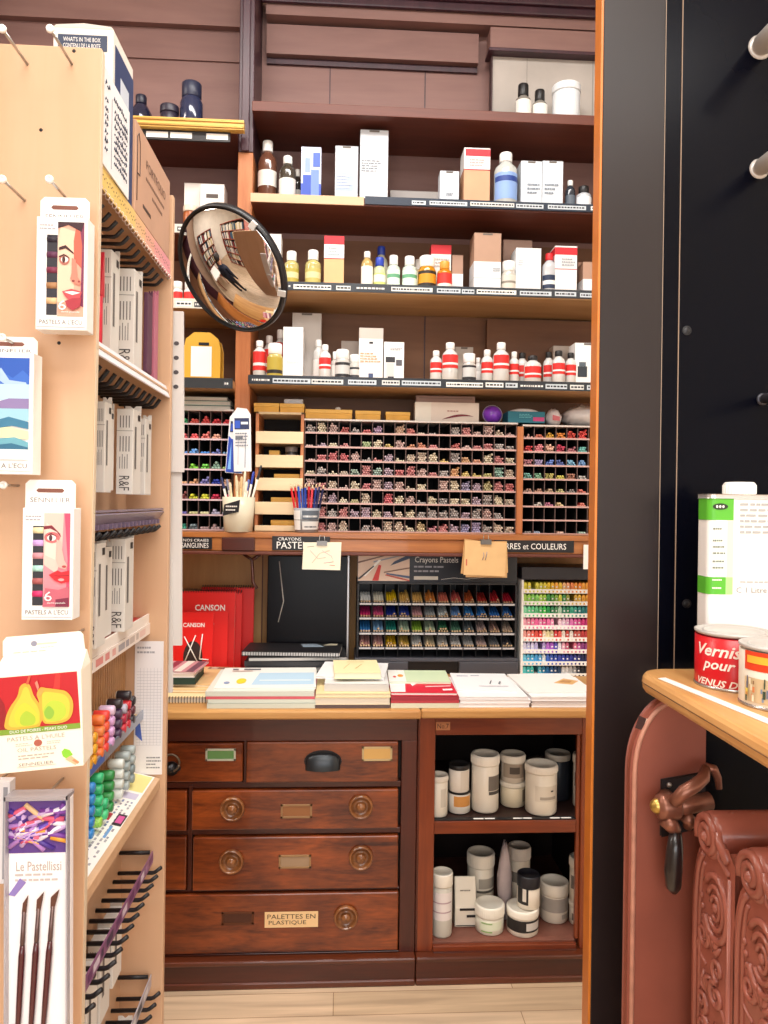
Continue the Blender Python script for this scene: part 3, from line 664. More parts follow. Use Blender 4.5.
t = thing('jug', 'yellow plastic jug with black stopper and white label below the round mirror', 'bottle', ((x0+x1)/2, 2.80, ZA4+.004))
w = x1-x0
prof = [(-w*.47,0),(w*.47,0),(w*.5,h*.05),(w*.5,h*.62),(w*.44,h*.8),(w*.22,h*.92),(-w*.22,h*.92),(-w*.44,h*.8),(-w*.5,h*.62),(-w*.5,h*.05)]
mb = MB(); mb.prism(prof, -.04, .04, M('#eab544', .25, trans=.15)); mb.build('body', t, bevel=.004, seg=3)
mb = MB(); mb.lathe([(.014,h*.9),(.014,h),(0,h)], BLACK, n=14); mb.build('cap', t)
mb = MB(); mb.flat([(-w*.32,-.0406,h*.06),(w*.28,-.0406,h*.06),(w*.28,-.0406,h*.66),(-w*.32,-.0406,h*.66)], WHITE); mb.flat([(-w*.1,-.041,h*.68),(w*.2,-.041,h*.68),(w*.2,-.041,h*.74),(-w*.1,-.041,h*.74)], BLACK); mb.build('label', t)
carton('thin white carton between the display rack and the yellow jug', 176, 186, 345, 2.80, .05, ZA4, '#e8dfd2')
# ================================================================== PIGEONHOLE RACKS
INK = M('#15100f', .8)  # recess shade put into the colour; lamps would otherwise brighten the compartments
LIP = M('#c9a49c', .5)
def grid(name, label, px0, px1, ncol, nrow, Yf, dep, zt, zb, lip=LIP, dark=INK, thk=.0022, top=True):
    pm = (proj(0, Yf, zt)[1] + proj(0, Yf, zb)[1]) / 2
    x0, x1 = at(px0, pm, Yf)[0], at(px1, pm, Yf)[0]
    t = thing(name, label, 'pigeonhole rack', ((x0+x1)/2, Yf, zb))
    w, h = x1-x0, zt-zb
    cw, ch = w/ncol, h/nrow
    mb = MB()
    mb.box(-w/2, w/2, dep-.004, dep, 0, h, dark)
    mb.build('back_panel', t)
    mb = MB()
    for i in range(ncol+1): mb.box(-w/2+i*cw-thk/2, -w/2+i*cw+thk/2, .004, dep-.004, .001, h-.001, dark)
    for j in range(nrow+1): mb.box(-w/2, w/2, .002, dep-.004, j*ch-thk/2 if j else 0, j*ch+thk/2 if j < nrow else h, dark)
    mb.build('divider_grid', t)
    mb = MB()
    for j in range(nrow): mb.box(-w/2, w/2, -.001, .0018, max(0, j*ch-.0025), j*ch+.0035, lip)
    mb.build('shelf_lips', t)
    mb = MB()
    for i in range(ncol+1): mb.box(-w/2+i*cw-thk*.5, -w/2+i*cw+thk*.5, .0021, .0038, .001, h-.002, M('#6e5550', .6))
    mb.build('divider_edges', t)
    if top:
        mb = MB(); mb.box(-w/2-.004, w/2+.004, -.004, dep, h-.006, h, M('#d8cdc6', .5)); mb.build('top_panel', t)
    return t, x0, zb, cw, ch

STK = {}
def stick_mesh(name, r, L, body, end, tip=0, n=8):
    k = (name, r, L, body, end, tip, n)
    if k not in STK:
        mb = MB()
        if tip: mb.lathe([(r,-L+tip),(r,0)], M(body,.45), n=n, axis='y', smooth=False); mb.lathe([(0.0004,0),(0.0004,0)], M(end,.5), n=3, axis='y') if 0 else None; mb.lathe([(r,0),(r*.35,tip*.65)], M('#d8b58c',.6), n=n, axis='y'); mb.lathe([(r*.35,tip*.65),(0,tip)], M(end,.5), n=n, axis='y')
        else: mb.lathe([(r,-L),(r,-.003)], M(body,.5), n=n, axis='y'); mb.lathe([(r,-.003),(r*.85,0),(0,0)], M(end,.6), n=n, axis='y')
        STK[k] = (mb.mesh(name), mb)
    return STK[k]
def place(me, name, loc, label, cat, group, rot=(0,0,0)):
    o = bpy.data.objects.new(name, me); COL.objects.link(o); o.location = loc; o.rotation_euler = rot
    return tag(o, label, cat, group)
def pile(cx, cw, zb, r, n, rng, cols=None):
    cols = cols or int((cw-.0035)/(2*r)); out = []; lvl = 0; prof = None
    x0 = cx-cols*r
    left = n
    z = zb+r
    while left > 0 and lvl < 12:
        k = cols - (lvl % 2)
        take = min(k, left); off = 0 if lvl % 2 == 0 else r
        idx = list(range(k))
        if take < k: s = rng.randint(0, k-take); idx = idx[s:s+take]
        for i in idx: out.append((x0+off+r+2*r*i, z))
        left -= take; lvl += 1; z += r*1.74
    return out

YR = 2.79
ZRB = ZLT
# --- the big rack of pastel pencils
rt, rx, rz, cw, ch = grid('pigeonhole_rack', 'wide rack of small dark compartments filled with muted pastel pencils', 304.5, 516, 19, 8, YR, .17, ZRT, ZRB)
rng = random.Random(5)
PINKS = ['dusty pink','#c99a94','#e6cfc4'], ['rose','#cf6f74','#e9b4ac'], ['beige','#cdb29a','#ead9c6'], ['grey','#9c918d','#d9cdc4'], ['cream','#dcc7a4','#efe2cd'], ['mauve','#a98a9c','#d8c3cb']
SPEC = {(0,3):('red','#c43f40','#e6a097'),(0,5):('red','#cf4048','#eaa49c'),(0,6):('lilac','#b087a8','#d9bdd2'),(0,8):('peach','#cf9a78','#ecd2bb'),(0,9):('red','#cf5450','#e9aea4'),
        (1,5):('green','#8fa56a','#cfd6ae'),(1,7):('yellow','#d3a545','#ecd9a0'),(1,9):('orange','#d97c4c','#efc0a2'),(1,10):('orange','#d9714a','#efb79e'),(1,13):('red','#b8403f','#dc9a92'),
        (2,1):('rose','#cf6068','#e8aaa6'),(2,2):('rose','#d0525c','#e8a4a0'),(2,3):('red','#cc4550','#e6a09c'),(2,12):('yellow','#d6a64a','#eedaa6'),(2,14):('orange','#d18a4e','#eccbaa'),(2,15):('orange','#cf7a55','#eabfa6'),
        (3,4):('green','#7f9a84','#c3d0c2'),(3,6):('green','#8fae9c','#cbd8cd'),(3,8):('red','#d24c56','#eaa6a2'),(3,9):('rose','#d0646a','#e9b0aa'),(3,13):('orange','#d98a4a','#efcba6'),(3,14):('yellow','#d6b04c','#eedda8'),(3,15):('yellow','#d8b54a','#efe0aa'),(3,16):('olive','#b3a552','#ddd5a6'),(3,17):('green','#6fa08a','#bcd3c6'),
        (4,5):('rose','#d0606a','#e9acaa'),(4,14):('violet','#8d7fa0','#c8bcd2'),(4,16):('olive','#a4945a','#d6cba6'),(4,18):('red','#c24c50','#e0a29c'),
        (5,0):('brick','#c06a50','#e2b09c'),(5,7):('red','#d8404e','#ec9ea0'),(5,4):('olive','#b7a76a','#dfd6b0'),(7,14):('violet','#857aa6','#c3bcd6'),(7,15):('violet','#9a88b4','#d0c4dc'),(7,11):('rose','#c9727e','#e6b6b6'),(7,10):('tan','#b89a6a','#e0cfae')}
EMPTY = {(0,7),(1,4),(4,11),(5,6),(7,4),(0,12),(1,13-1),(6,18)}
cells = []
for j in range(8):
    for i in range(19):
        if (j,i) in EMPTY: continue
        name, b, e = SPEC.get((j,i)) or rng.choices(PINKS, [5,2,4,4,3,2])[0]
        n = rng.choice([5,7,8,10,11,13,14,15,17,18]) if j not in (1,) else rng.choice([4,6,7,9,11,13])
        if j >= 6: n = rng.choice([8,10,12,14,15,16,18])
        if (j,i) in ((0,11),(0,10),(2,0),(1,0)): n = 3
        e = '#'+''.join('%02x' % int((int(e[q:q+2],16)*.62+int(b[q:q+2],16)*.38)*.96) for q in (1,3,5)); cells.append((j, i, name, b, e, n))
cells.sort(key=lambda c: (-c[0], c[1]))
RS = .0043
rest = MB(); used = 0
for j, i, cname, b, e, n in cells:
    cx = rx+(i+.5)*cw; z0 = rz+(7-j)*ch+.0012
    me, src = stick_mesh('pastel_pencil', RS, .13, b, e)
    for (x, z) in pile(cx, cw, z0, RS, n, rng):
        y = YR+.012+rng.uniform(-.006, .006)
        if used < 300:
            used += 1
            place(me, 'pastel_pencil', (x, y, z), f'{cname} pastel pencil in the {ORD[i]} compartment from the tray tower, {ORD[7-j]} row above ledge', 'pastel pencil', f'pastel pencils, {ORD[7-j]} row above the ledge')
        else:
            rest.lathe([(RS,-.13),(RS,-.003)], M(b,.5), (x,y,z), 7, 'y'); rest.lathe([(RS,-.003),(RS*.85,0),(0,0)], M(e,.6), (x,y,z), 7, 'y')
tag(rest.build('pastel_pencils'), 'heaps of muted pastel pencils filling the upper compartments of the wide rack', 'pastel pencils', kind='stuff')
# --- wooden divider post and the rack of colour pencils beside it
xa, xb = at(516.3, 478, YR)[0], at(522.4, 478, YR)[0]
tag((lambda m: (m.box(xa, xb, YR-.012, YR+.15, 0, ZRT-ZRB-.0145, POSTW), m.build('divider_board', loc=(0,0,ZRB), bevel=.002))[1])(MB()), 'upright wooden board between the two racks of pencils', 'board')
rt2, rx2, rz2, cw2, ch2 = grid('pigeonhole_rack', 'narrower rack of dark compartments holding bright colour pencils, beside the tall dark partition', 523, 599, 7, 8, YR, .17, ZRT-.006, ZRB)
PC = {0:[('black','#3a2226','#c99b8d'),('dark red','#6a2226','#d0735a'),('ochre','#7a5420','#d7a23a'),('orange','#8e4524','#e08a3a'),('red','#9c2226','#e0574a'),('red','#a81f28','#e2504a')],
      1:[('crimson','#8e2030','#d34a4e'),('pink','#a03848','#e08a90'),('rose','#b06a58','#efc0a8'),('crimson','#8a1f38','#cf4660'),('plum','#66303c','#c07a80'),('teal','#2f7a78','#7cc0b6')],
      2:[('plum','#5a3040','#c08088'),('violet','#4a3a66','#a795b8'),('blue','#2c3f86','#6f8ad0'),('navy','#28346c','#6a7ab8'),('sky blue','#2c6a96','#88c0dc'),('blue','#2c528c','#7fa8d6')],
      3:[('teal','#2a5a58','#79b0a4'),('green','#36604a','#8ab896'),('olive','#5a5a2c','#b8ac60'),('yellow','#7a7230','#d8cc60'),('brown','#5a3026','#b07a64'),('grey','#7a726c','#c8c0b8')],
      4:[('brown','#4a2a24','#b08a78'),('brown','#5a3428','#b88a74'),('tan','#7a5a40','#d0b090'),('olive','#6a6038','#c4b880'),('black','#2c2626','#9a908a'),('red','#b03030','#e08070')],
      5:[None,('grey','#6a605c','#d0c4ba'),('plum','#6a2a48','#d0809a'),('tan','#b08a58','#e8cc9c'),None,('red','#c04038','#e69080')],
      6:[None]*6, 7:[('black','#2c2626','#a09690'),('blue','#4a5a78','#a8b4c8'),None,('rose','#c08a78','#e8c4b0'),None,('green','#8aa890','#c8d8c8')]}
rng = random.Random(8)
for j in range(8):
    for i, c in enumerate(PC[j]):
        if not c: continue
        n = {7:3, 5:6, 4:6}.get(j, rng.choice([7,8,9,10,11]))
        if j == 1 and i in (1,2,3): n = 13
        if j == 0: n = 5+i*2
        me, _ = stick_mesh('colour_pencil', .0042, .14, c[1], c[2])
        for (x, z) in pile(rx2+(i+.5)*cw2, cw2, rz2+(7-j)*ch2+.0012, .0042, n, rng):
            place(me, 'colour_pencil', (x, YR+.01+rng.uniform(-.006,.006), z), f'{c[0]} colour pencil in the {ORD[i]} compartment from the upright board, {ORD[j]} row down', 'colour pencil', f'colour pencils in the narrow rack, {ORD[j]} row from the top')
# --- rack of chunky chalk pastels in the narrow bay
ZRT3 = zs(200, 409, YR)
rt3, rx3, rz3, cw3, ch3 = grid('pigeonhole_rack', 'rack of dark compartments with bright chalk pastels, between the display rack and the post', 154, 232, 7, 8, YR, .17, ZRT3, ZLT, lip=M('#d8bfc4', .5))
CH = [[None,('mint green','#6fc98f'),('mint green','#58c486'),('coral','#e8655c'),('coral','#ea5a58'),('red','#e84a52'),('red','#e64850')],
      [None,('pink','#e88a90'),('coral','#ea6a70'),('coral','#ec6468'),('coral','#ee8078'),('peach','#f0b49a'),None],
      [('blue','#5f86d8'),('blue','#4f7bd6'),('sky blue','#6f9ae0'),('sky blue','#74a8e2'),('blue','#4b8ad8'),('violet blue','#7a86cc'),('sky blue','#84b8e2')],
      [('green','#3fbf86'),('green','#3ec98c'),None,('lime','#8fdc4a'),('lime','#7ad255'),('grey green','#9ab8a4'),('lime','#b6dc80')],
      [('peach','#e6b090'),('rose','#e0968e'),('peach','#eab488'),('peach','#e6ac80'),('lilac','#8f8ac8'),('royal blue','#2c3fa8'),('peach','#e8b890')],
      [('crimson','#c24058'),('crimson','#b8405a'),('brick','#8a4a48'),('yellow','#dede3c'),('yellow','#e2e04a'),('crimson','#d6365a'),('crimson','#d8406a')],
      [('indigo','#5a64b0'),('indigo','#5560b4'),('violet','#7a70c0'),('cream','#e2dca0'),('cream','#ece6b4'),('lavender','#c8c2dc'),('lavender','#d0cce0')],
      [('grey','#b0b0b8'),('grey','#a8b4b4'),('teal','#3fa88c'),('slate','#7a8a90'),('rose grey','#c8a8a8'),('rose grey','#d0b0b0'),('grey','#b8b0b0')]]
rng = random.Random(4)
for j in range(8):
    for i, c in enumerate(CH[j]):
        if not c: continue
        n = rng.choice([3,4,5,6]) if j else rng.choice([4,5,6])
        me, _ = stick_mesh('chalk_pastel', .0056, .08, c[1], c[1])
        for (x, z) in pile(rx3+(i+.5)*cw3, cw3, rz3+(7-j)*ch3+.0012, .0056, n, rng):
            place(me, 'chalk_pastel', (x, YR+.012+rng.uniform(-.006,.006), z), f'{c[0]} chalk pastel in the {ORD[6-i]} compartment from the post, {ORD[j]} row from the top', 'chalk pastel', f'chalk pastels by the post, {ORD[j]} row from the top')
ZRT3 += EPS
# pads lying on that rack
for k, (a, b, pt, pb, c, lab) in enumerate(((172, 231, 404, 410, '#3f6a5e', 'dark green pad lying lowest of the pile on the chalk pastel rack'), (174, 231, 398, 404, '#b9d0c4', 'pale green folder in the middle of the pile on the chalk pastel rack'), (180, 228, 393.5, 398, '#5a625e', 'dark grey folder topmost of the pile on the chalk pastel rack'))):
    x0, x1 = at(a, pt, 2.81)[0], at(b, pt, 2.81)[0]; zt = ZRT3+.016*(k+1)
    t = thing('drawing_pad', lab, 'pad', ((x0+x1)/2, 2.91, zt-.016)); w = x1-x0
    mb = MB(); mb.box(-w/2+.003, w/2-.003, -.098, .098, .002, .0138, M('#e6e2d6', .7)); mb.build('pages', t)
    mb = MB(); mb.box(-w/2, w/2, -.1, .1, .0138, .0158, M(c,.5)); mb.box(-w/2, w/2, -.1, .1, .0, .002, M(c,.5)); mb.build('cover', t)

# ================================================================== WOODEN TRAY TOWER
x0, x1 = at(255, 470, 2.785)[0], at(303.5, 470, 2.785)[0]; w = x1-x0; zt = at(278, 412, 2.785)[1]; h = zt-ZLT
tt = thing('tray_tower', 'pale wooden tower of six pull-out trays beside the wide pencil rack', 'tray tower', ((x0+x1)/2, 2.785, ZLT))
PLY = WOOD('#ecd5ae', '#dcc094', 'x', 8, .5, 10); mb = MB()
mb.box(-w/2, -w/2+.012, 0, .19, 0, h, POSTW); mb.box(w/2-.012, w/2, 0, .19, 0, h, POSTW); mb.box(-w/2, w/2, 0, .19, h-.008, h, PLY); mb.box(-w/2+.012, w/2-.012, .185, .19, 0, h-.008, INK); mb.build('case', tt, bevel=.0015)
rows = [(431.5, 443.5), (455, 467.5), (478, 490.5), (502, 514.5), (525.5, 533)]
zz_ = []
for a, b in rows:
    za, zb2 = at(278, b, 2.78)[1]-ZLT, at(278, a, 2.78)[1]-ZLT; za = max(za, .001)
    zz_.append((za, zb2)); sag = .002
    mb = MB(); mb.box(-w/2+.002, w/2-.002, -.008, -.0005, za, zb2, PLY); mb.box(-w/2+.013, w/2-.013, 0, .18, za, za+.004, PLY); mb.build('tray', tt, bevel=.001)
YLW = '#e2a637'
def ybox(label, xa, xb, y0, z, hh, d=.09, lid=False):
    t = thing('pastel_box', label, 'box', ((xa+xb)/2, y0+d/2, z)); ww = xb-xa
    mb = MB(); mb.box(-ww/2, ww/2, -d/2, d/2, 0, hh*.6, M(YLW,.5,var=.06,scale=25)); mb.build('tray', t, bevel=.001)
    mb = MB(); mb.box(-ww/2-.001, ww/2+.001, -d/2-.001, d/2+.001, hh*.6, hh, M('#e6b04a',.5,var=.06,scale=25)); mb.build('lid', t, bevel=.001)
cxw = (x0+x1)/2
ybox('slim yellow box in the lowest tray of the tower', cxw-.03, x1-.016, 2.81, ZLT+zz_[4][0]+.0045, .034)
ybox('yellow box in the second lowest tray of the tower', cxw-.03, x1-.016, 2.81, ZLT+zz_[3][0]+.0045, .058)
ybox('brownish yellow box in the third lowest tray of the tower', cxw-.02, x1-.016, 2.81, ZLT+zz_[2][0]+.0045, .057)
ybox('little orange box in the second tray from the top of the tower', cxw-.04, cxw-.004, 2.82, ZLT+zz_[1][0]+.0045, .06, .06)
tub('small dark glass jar in the second tray from the top of the tower', 285, 298, 447, 2.84, ZLT+zz_[1][0]+.0045, '#3a3534', '#8a827e', ((.2,.8,.2,.6,'#c8c2bc'),), .25, glass=False, ribs=False)
ZRT += EPS
# yellow boxes on top
zt_ = ZLT+h+EPS
ybox('yellow box on the tray tower nearer the post', at(254,407,2.80)[0], at(279,407,2.80)[0], 2.80, zt_, .033)
ybox('yellow box on the tray tower nearer the wide rack, a clear lid on it', at(280,407,2.80)[0], at(304,407,2.80)[0], 2.80, zt_, .033)
x, z = at(293,400,2.78); mb = MB(); mb.box(-.035,.035,-.03,.03,0,.018,M('#cfc8c2',.15,trans=.4)); tag(mb.build('clear_tray', loc=(x,2.84,zt_+.0335), bevel=.002), 'clear plastic tray lying on a yellow box above the tray tower', 'tray')
ybox('longest yellow box on the wide pencil rack', at(305.5,413,2.80)[0], at(352,413,2.80)[0], 2.80, ZRT, .036)
ybox('yellow box with rounded lid, second on the wide pencil rack', at(355.5,413,2.80)[0], at(380.5,413,2.80)[0], 2.80, ZRT, .034)
ybox('smallest yellow box, third on the wide pencil rack', at(386,413,2.80)[0], at(410,413,2.80)[0], 2.80, ZRT, .032)
x, z = at(338,406,2.78); tag((lambda m: (m.sphere((0,0,.007),.007,M('#d8d2c8',.6),10,(1.6,1,1)), m.build('eraser', loc=(x,2.84,ZRT+.0365)))[1])(MB()), 'small grey putty eraser lying on the longest yellow box', 'eraser')
# cartons on the rack top
carton('flat brown carton with printed crest leaning at the back on the wide rack', 416, 475, 396, 2.868, .04, ZRT, '#b59080', [(.05,.95,.9,.93,'#9a7868')], txt=[(.3,.75,.35,.7,2,'#6a4a40')])
t = carton('cream box with a dark red swoosh on the wide pencil rack', 415, 479, 402.5, 2.81, .05, ZRT, '#e8d9cc', [(0,.25,0,1,'#efe8da')], txt=[(.5,.75,.5,.62,1,'#a86a60')])
x0, x1, h = span(415, 479, 402.5, 2.81, ZRT); w = x1-x0; mb = MB()
up = [(.42+.5*i/14, .02+.28*math.sin(PI*i/14*.8)) for i in range(15)]; dn = [(u, v-.12*math.sin(PI*k/14)) for k, (u, v) in enumerate(up)]
for k in range(14): mb.flat([(-w/2+w*p[0], -.0279, max(.001,h*(.1+p[1]))) for p in (up[k], up[k+1], dn[k+1], dn[k])], M('#7a2030',.5))
mb.build('swoosh', t)
x, z = at(492, 410.5, 2.85)
t = thing('yarn_ball', 'purple ball wrapped in clear film on the wide pencil rack', 'ball', (x, 2.85, ZRT))
mb = MB(); mb.sphere((0,0,.034),.034,M('#8a3fd0',.35,var=.25,scale=60,coat=.5),20,(1.1,1,1)); mb.build('ball', t)
mb = MB(); mb.tube([(.037*math.cos(a), -.012+.034*math.sin(a)*.3, .034+.036*math.sin(a)) for a in [2*PI*i/20 for i in range(21)]], .0008, M('#e8e0f0',.2)); mb.build('film_seam', t)
t = carton('teal box with a pink label on top of the two pencil racks', 508, 545, 411.5, 2.785, .1, ZRT, '#1f6f83', [(.68,.98,.15,.5,'#c23a7a')], txt=[(.3,.65,.4,.8,3,'#6fc0cc')])
x0, x1, h = span(508, 545, 411.5, 2.785, ZRT)
mb = MB(); mb.sphere((0, .0, h-.002),.055,M('#e0dad8',.2,var=.1,scale=30),14,((x1-x0)*8.2,.8,.34)); 
mb.build('wrapped_contents', t, label='clear-wrapped pale contents')
def bag(label, px0, px1, pyt, Y, zb, c1, c2, seed, name='plastic_bag', cat='bag', dep=.08):
    x0, x1, h = span(px0, px1, pyt, Y, zb); r = random.Random(seed); t = thing(name, label, cat, ((x0+x1)/2, Y, zb)); w = x1-x0
    vs, fs = [], []; n, k = 18, 7
    for j in range(k+1):
        v = j/k
        for i in range(n):
            a = 2*PI*i/n; rr = math.sin(PI*(.12+.86*v))**.6*(1+r.uniform(-.12,.12))
            vs.append((w/2*rr*math.cos(a), dep*rr*math.sin(a), h*v*(1+(.0 if j in (0,) else r.uniform(-.08,.06)))))
    for j in range(k):
        for i in range(n): fs.append((j*n+i, j*n+(i+1)%n, (j+1)*n+(i+1)%n, (j+1)*n+i))
    fs += [tuple(range(n))[::-1], tuple(k*n+i for i in range(n))]
    mb = MB(); mb.add(vs, fs, M(c1,.3,var=.08,scale=25), True); mb.build('body', t)
    if c2:
        mb = MB(); mb.flat([(-w*.2,-dep*1.1,h*.3),(w*.25,-dep*1.1,h*.25),(w*.25,-dep*1.1,h*.5),(-w*.2,-dep*1.1,h*.6)], M(c2,.5)); mb.build('label', t)
bag('crumpled white packet with a pink-red label on the narrow pencil rack', 545, 561, 409, 2.84, ZRT-.006, '#e9dedd', '#cf6a72', 3, 'paper_packet', 'packet', .035)
bag('white plastic bag slumped at the end of the narrow pencil rack', 561, 604, 406, 2.87, ZRT-.006, '#e3dcda', None, 5)
# ================================================================== ROUND MIRROR
YM = 2.30
xm, zm_ = at(231, 270.5, YM)
az, el = math.radians(-36.5), math.radians(-33.8)
nrm = Vector((math.sin(az)*math.cos(el), -math.cos(az)*math.cos(el), math.sin(el)))
rotm = nrm.to_track_quat('Z', 'Y').to_euler()
RM = .19
mir = thing('convex_mirror', 'round convex safety mirror in a black rim on the wooden post', 'mirror', (xm, YM, zm_), rot=rotm)
RS_ = (RM**2+.055**2)/(2*.055)
mm, nt, bb = _new('mirror_glass'); bb.inputs['Metallic'].default_value = 1; bb.inputs['Roughness'].default_value = .02; bb.inputs['Base Color'].default_value = (.93,.93,.93,1)
prof = []
for i in range(25):
    r = RM*i/24*.985; prof.append((r, math.sqrt(RS_**2-r*r)-(RS_-.055)))
mb = MB(); mb.lathe(prof, mm, n=64); mb.build('mirror_glass', mir)
mb = MB(); mb.lathe([(RM*.975,-.002),(RM*.975,.006),(RM*.985,.009),(RM*1.01,.008),(RM*1.02,0),(RM*1.02,-.012),(RM*.98,-.016),(0,-.03)], M('#1b1a1d',.4), n=64); mb.build('rim', mir)
for a in (.62, -.5):
    mb = MB(); c, s = math.cos(a)*RM, math.sin(a)*RM
    mb.hexa([(c*.94-s*.05,s*.94+c*.05,.014),(c*.94+s*.05,s*.94-c*.05,.014),(c*1.05+s*.05,s*1.05-c*.05,.006),(c*1.05-s*.05,s*1.05+c*.05,.006),(c*.94-s*.05,s*.94+c*.05,.02),(c*.94+s*.05,s*.94-c*.05,.02),(c*1.05+s*.05,s*1.05-c*.05,.012),(c*1.05-s*.05,s*1.05+c*.05,.012)], M('#d8d5d0',.4)); mb.build('clip', mir, bevel=.001)
inv = Matrix.LocRotScale(Vector((xm,YM,zm_)), rotm, None).inverted()
p0 = inv @ Vector((xm-.01, YM+.02, zm_)); p1 = inv @ Vector(((XPL+XPR)/2, 2.77, zm_))
mb = MB(); mb.tube([(0,0,-.028), p0*.5+Vector((0,0,-.03)), p1], .011, BLACKM, 10); mb.build('bracket_arm', mir)

# ================================================================== THINGS ON AND UNDER THE LEDGE
def pen_cup(name, label, px0, px1, pyt, Y, body, trans, wrap):
    x0, x1, h = span(px0, px1, pyt, Y, ZLT); r = (x1-x0)/2
    t = thing(name, label, 'cup', ((x0+x1)/2, Y, ZLT))
    m = M(body, .25, trans=trans)
    mb = MB(); mb.lathe([(0,0),(r*.86,0),(r,h),(r*.95,h),(r*.82,.004),(0,.004)], m, n=24); mb.build('body', t)
    return t, r, h, ((x0+x1)/2, Y)
t, r, h, (cx, cy) = pen_cup('pencil_cup', 'cream cup with a tilted black label, full of brushes and pens, under the post', 222, 255, 497, 2.706, '#e8dfc6', 0, None)
mb = MB(); 
for k in range(8):
    pass
mb.hexa([(-r*.8,-r*1.03,h*.46),(r*.15,-r*1.06,h*.58),(r*.15,-r*1.03,h*.58),(-r*.8,-r*1.0,h*.46),(-r*.72,-r*1.03,h*.78),(r*.22,-r*1.06,h*.92),(r*.22,-r*1.03,h*.92),(-r*.72,-r*1.0,h*.78)], BLACK)
scribble(mb, -r*.62, r*.05, h*.58, h*.78, -r*1.075, 2, '#e6e2da'); mb.build('label', t)
def pen(name, label, base, tip, rad, cols, group):
    b, tp = Vector(base), Vector(tip); d = tp-b; o = thing(name, label, 'pencil' if 'pencil' in name else 'pen', base, group)
    q = d.to_track_quat('Z','Y'); o.rotation_euler = q.to_euler(); L = d.length
    mb = MB(); mb.lathe([(0,0),(rad,0),(rad,L*.78)], M(cols[0],.45), n=10); mb.build('barrel', o)
    mb = MB(); mb.lathe([(rad,L*.78),(rad*1.1,L*.79),(rad*1.1,L*.97),(rad*.6,L),(0,L)], M(cols[1],.4), n=10); mb.build('cap', o)
G = 'pens and brushes in the cream cup'
for label, name, dx, dz, dy, cols in (
    ('short cream stick near the middle of the cream cup, in front', 'pen', -.004, .118, -.016, ('#e6d0a6','#e9d8b4')),
    ('tan brush handle between the cream sticks of the cup', 'pen', .012, .127, -.014, ('#d8b078','#e0bc8a')),
    ('pale wooden stick leaning slightly towards the chalk pastels', 'pen', -.03, .112, -.012, ('#e4cfa2','#ead9b6')),
    ('white stick leaning towards the tower behind the short cream stick', 'pen', .03, .115, -.016, ('#eee4cc','#f0e8d4')),
    ('white pen with dark blue cap leaning furthest towards the chalk pastels', 'pen', -.062, .125, 0, ('#e9e4da','#27305e')),
    ('white pen with grey cap beside the pen leaning towards the chalk pastels', 'pen', -.044, .12, .01, ('#e6e0d6','#8a8aa0')),
    ('cream wooden stick standing almost upright in the cream cup', 'pen', -.012, .13, .012, ('#e0c69a','#e6d2aa')),
    ('tan wooden stick beside the upright cream stick in the cup', 'pen', .004, .115, .0, ('#d9b585','#e2c79a')),
    ('pale stick leaning a little towards the tray tower', 'pen', .02, .14, .01, ('#e8d8b4','#eadfc4')),
    ('white pen with blue cap leaning towards the tray tower', 'pen', .05, .14, .012, ('#ece7dd','#2740a8')),
    ('white pen with black cap leaning furthest towards the tray tower', 'pen', .078, .155, -.005, ('#ece4d2','#22222c')),
    ('white pen with a small blue band, leaning behind the blue-capped pen', 'pen', .036, .12, -.01, ('#e9e2d2','#4a5ea8'))):
    pen(name, label, (cx+max(-r*.5,min(r*.5,dx*.25)), cy+dy, ZLT+.006), (cx+dx, cy+dy*1.2, ZLT+.01+dz*1.45), .0042, cols, G)
t, r, h, (cx, cy) = pen_cup('pencil_cup', 'clear printed cup of red and blue pencils in front of the wide rack', 293.5, 320, 508, 2.735, '#b9bcc0', .3, None)
mb = MB(); mb.lathe([(r*.99,h*.5),(r*1.01,h*.52)], M('#30343c',.5), n=24, a0=PI*1.05, a1=PI*1.95)
for a0, a1, f0, f1, c in ((1.1,1.35,.1,.9,'#e8e6e2'),(1.4,1.85,.55,.9,'#5a6470'),(1.4,1.85,.12,.45,'#d8d6d2'),(1.42,1.8,.62,.7,'#e4e4e4'),(1.45,1.8,.2,.26,'#4a5058')): mb.lathe([(r*(.9+.12*f0)*1.02,h*f0),(r*(.9+.12*f1)*1.02,h*f1)], M(c,.5), n=14, a0=PI*a0, a1=PI*a1)
mb.build('print', t)
pc = [('#d3222c','red'),('#d3222c','red'),('#2450b4','blue'),('#2450b4','blue'),('#1f3f9c','blue'),('#c82a38','red'),('#d8404a','red'),('#2a3f8c','dark blue'),('#2a2c58','dark blue'),('#23244c','dark blue')]
for k, (c, nm) in enumerate(pc):
    fx = -1+2*k/(len(pc)-1); yy = cy+(.008 if k % 2 else -.010)
    b = Vector((cx+fx*r*.62, yy, ZLT+.006)); tp = Vector((cx+fx*(r+.012), yy+.004, ZLT+.172+.004*(k % 3)))
    o = thing('coloured_pencil', f'{nm} pencil, {ORD[k]} across the clear cup from the tray tower', 'pencil', b, 'red and blue pencils in the clear cup'); o.rotation_euler = (tp-b).to_track_quat('Z','Y').to_euler(); L = (tp-b).length
    mb = MB(); mb.lathe([(0,0),(.0042,0),(.0042,L*.9)], M(c,.4), n=6, smooth=False); mb.build('barrel', o)
    mb = MB(); mb.lathe([(.0042,L*.9),(.0014,L*.985)], M('#e2c49c',.6), n=6); mb.lathe([(.0014,L*.985),(0,L)], M(c,.4), n=6); mb.build('point', o)
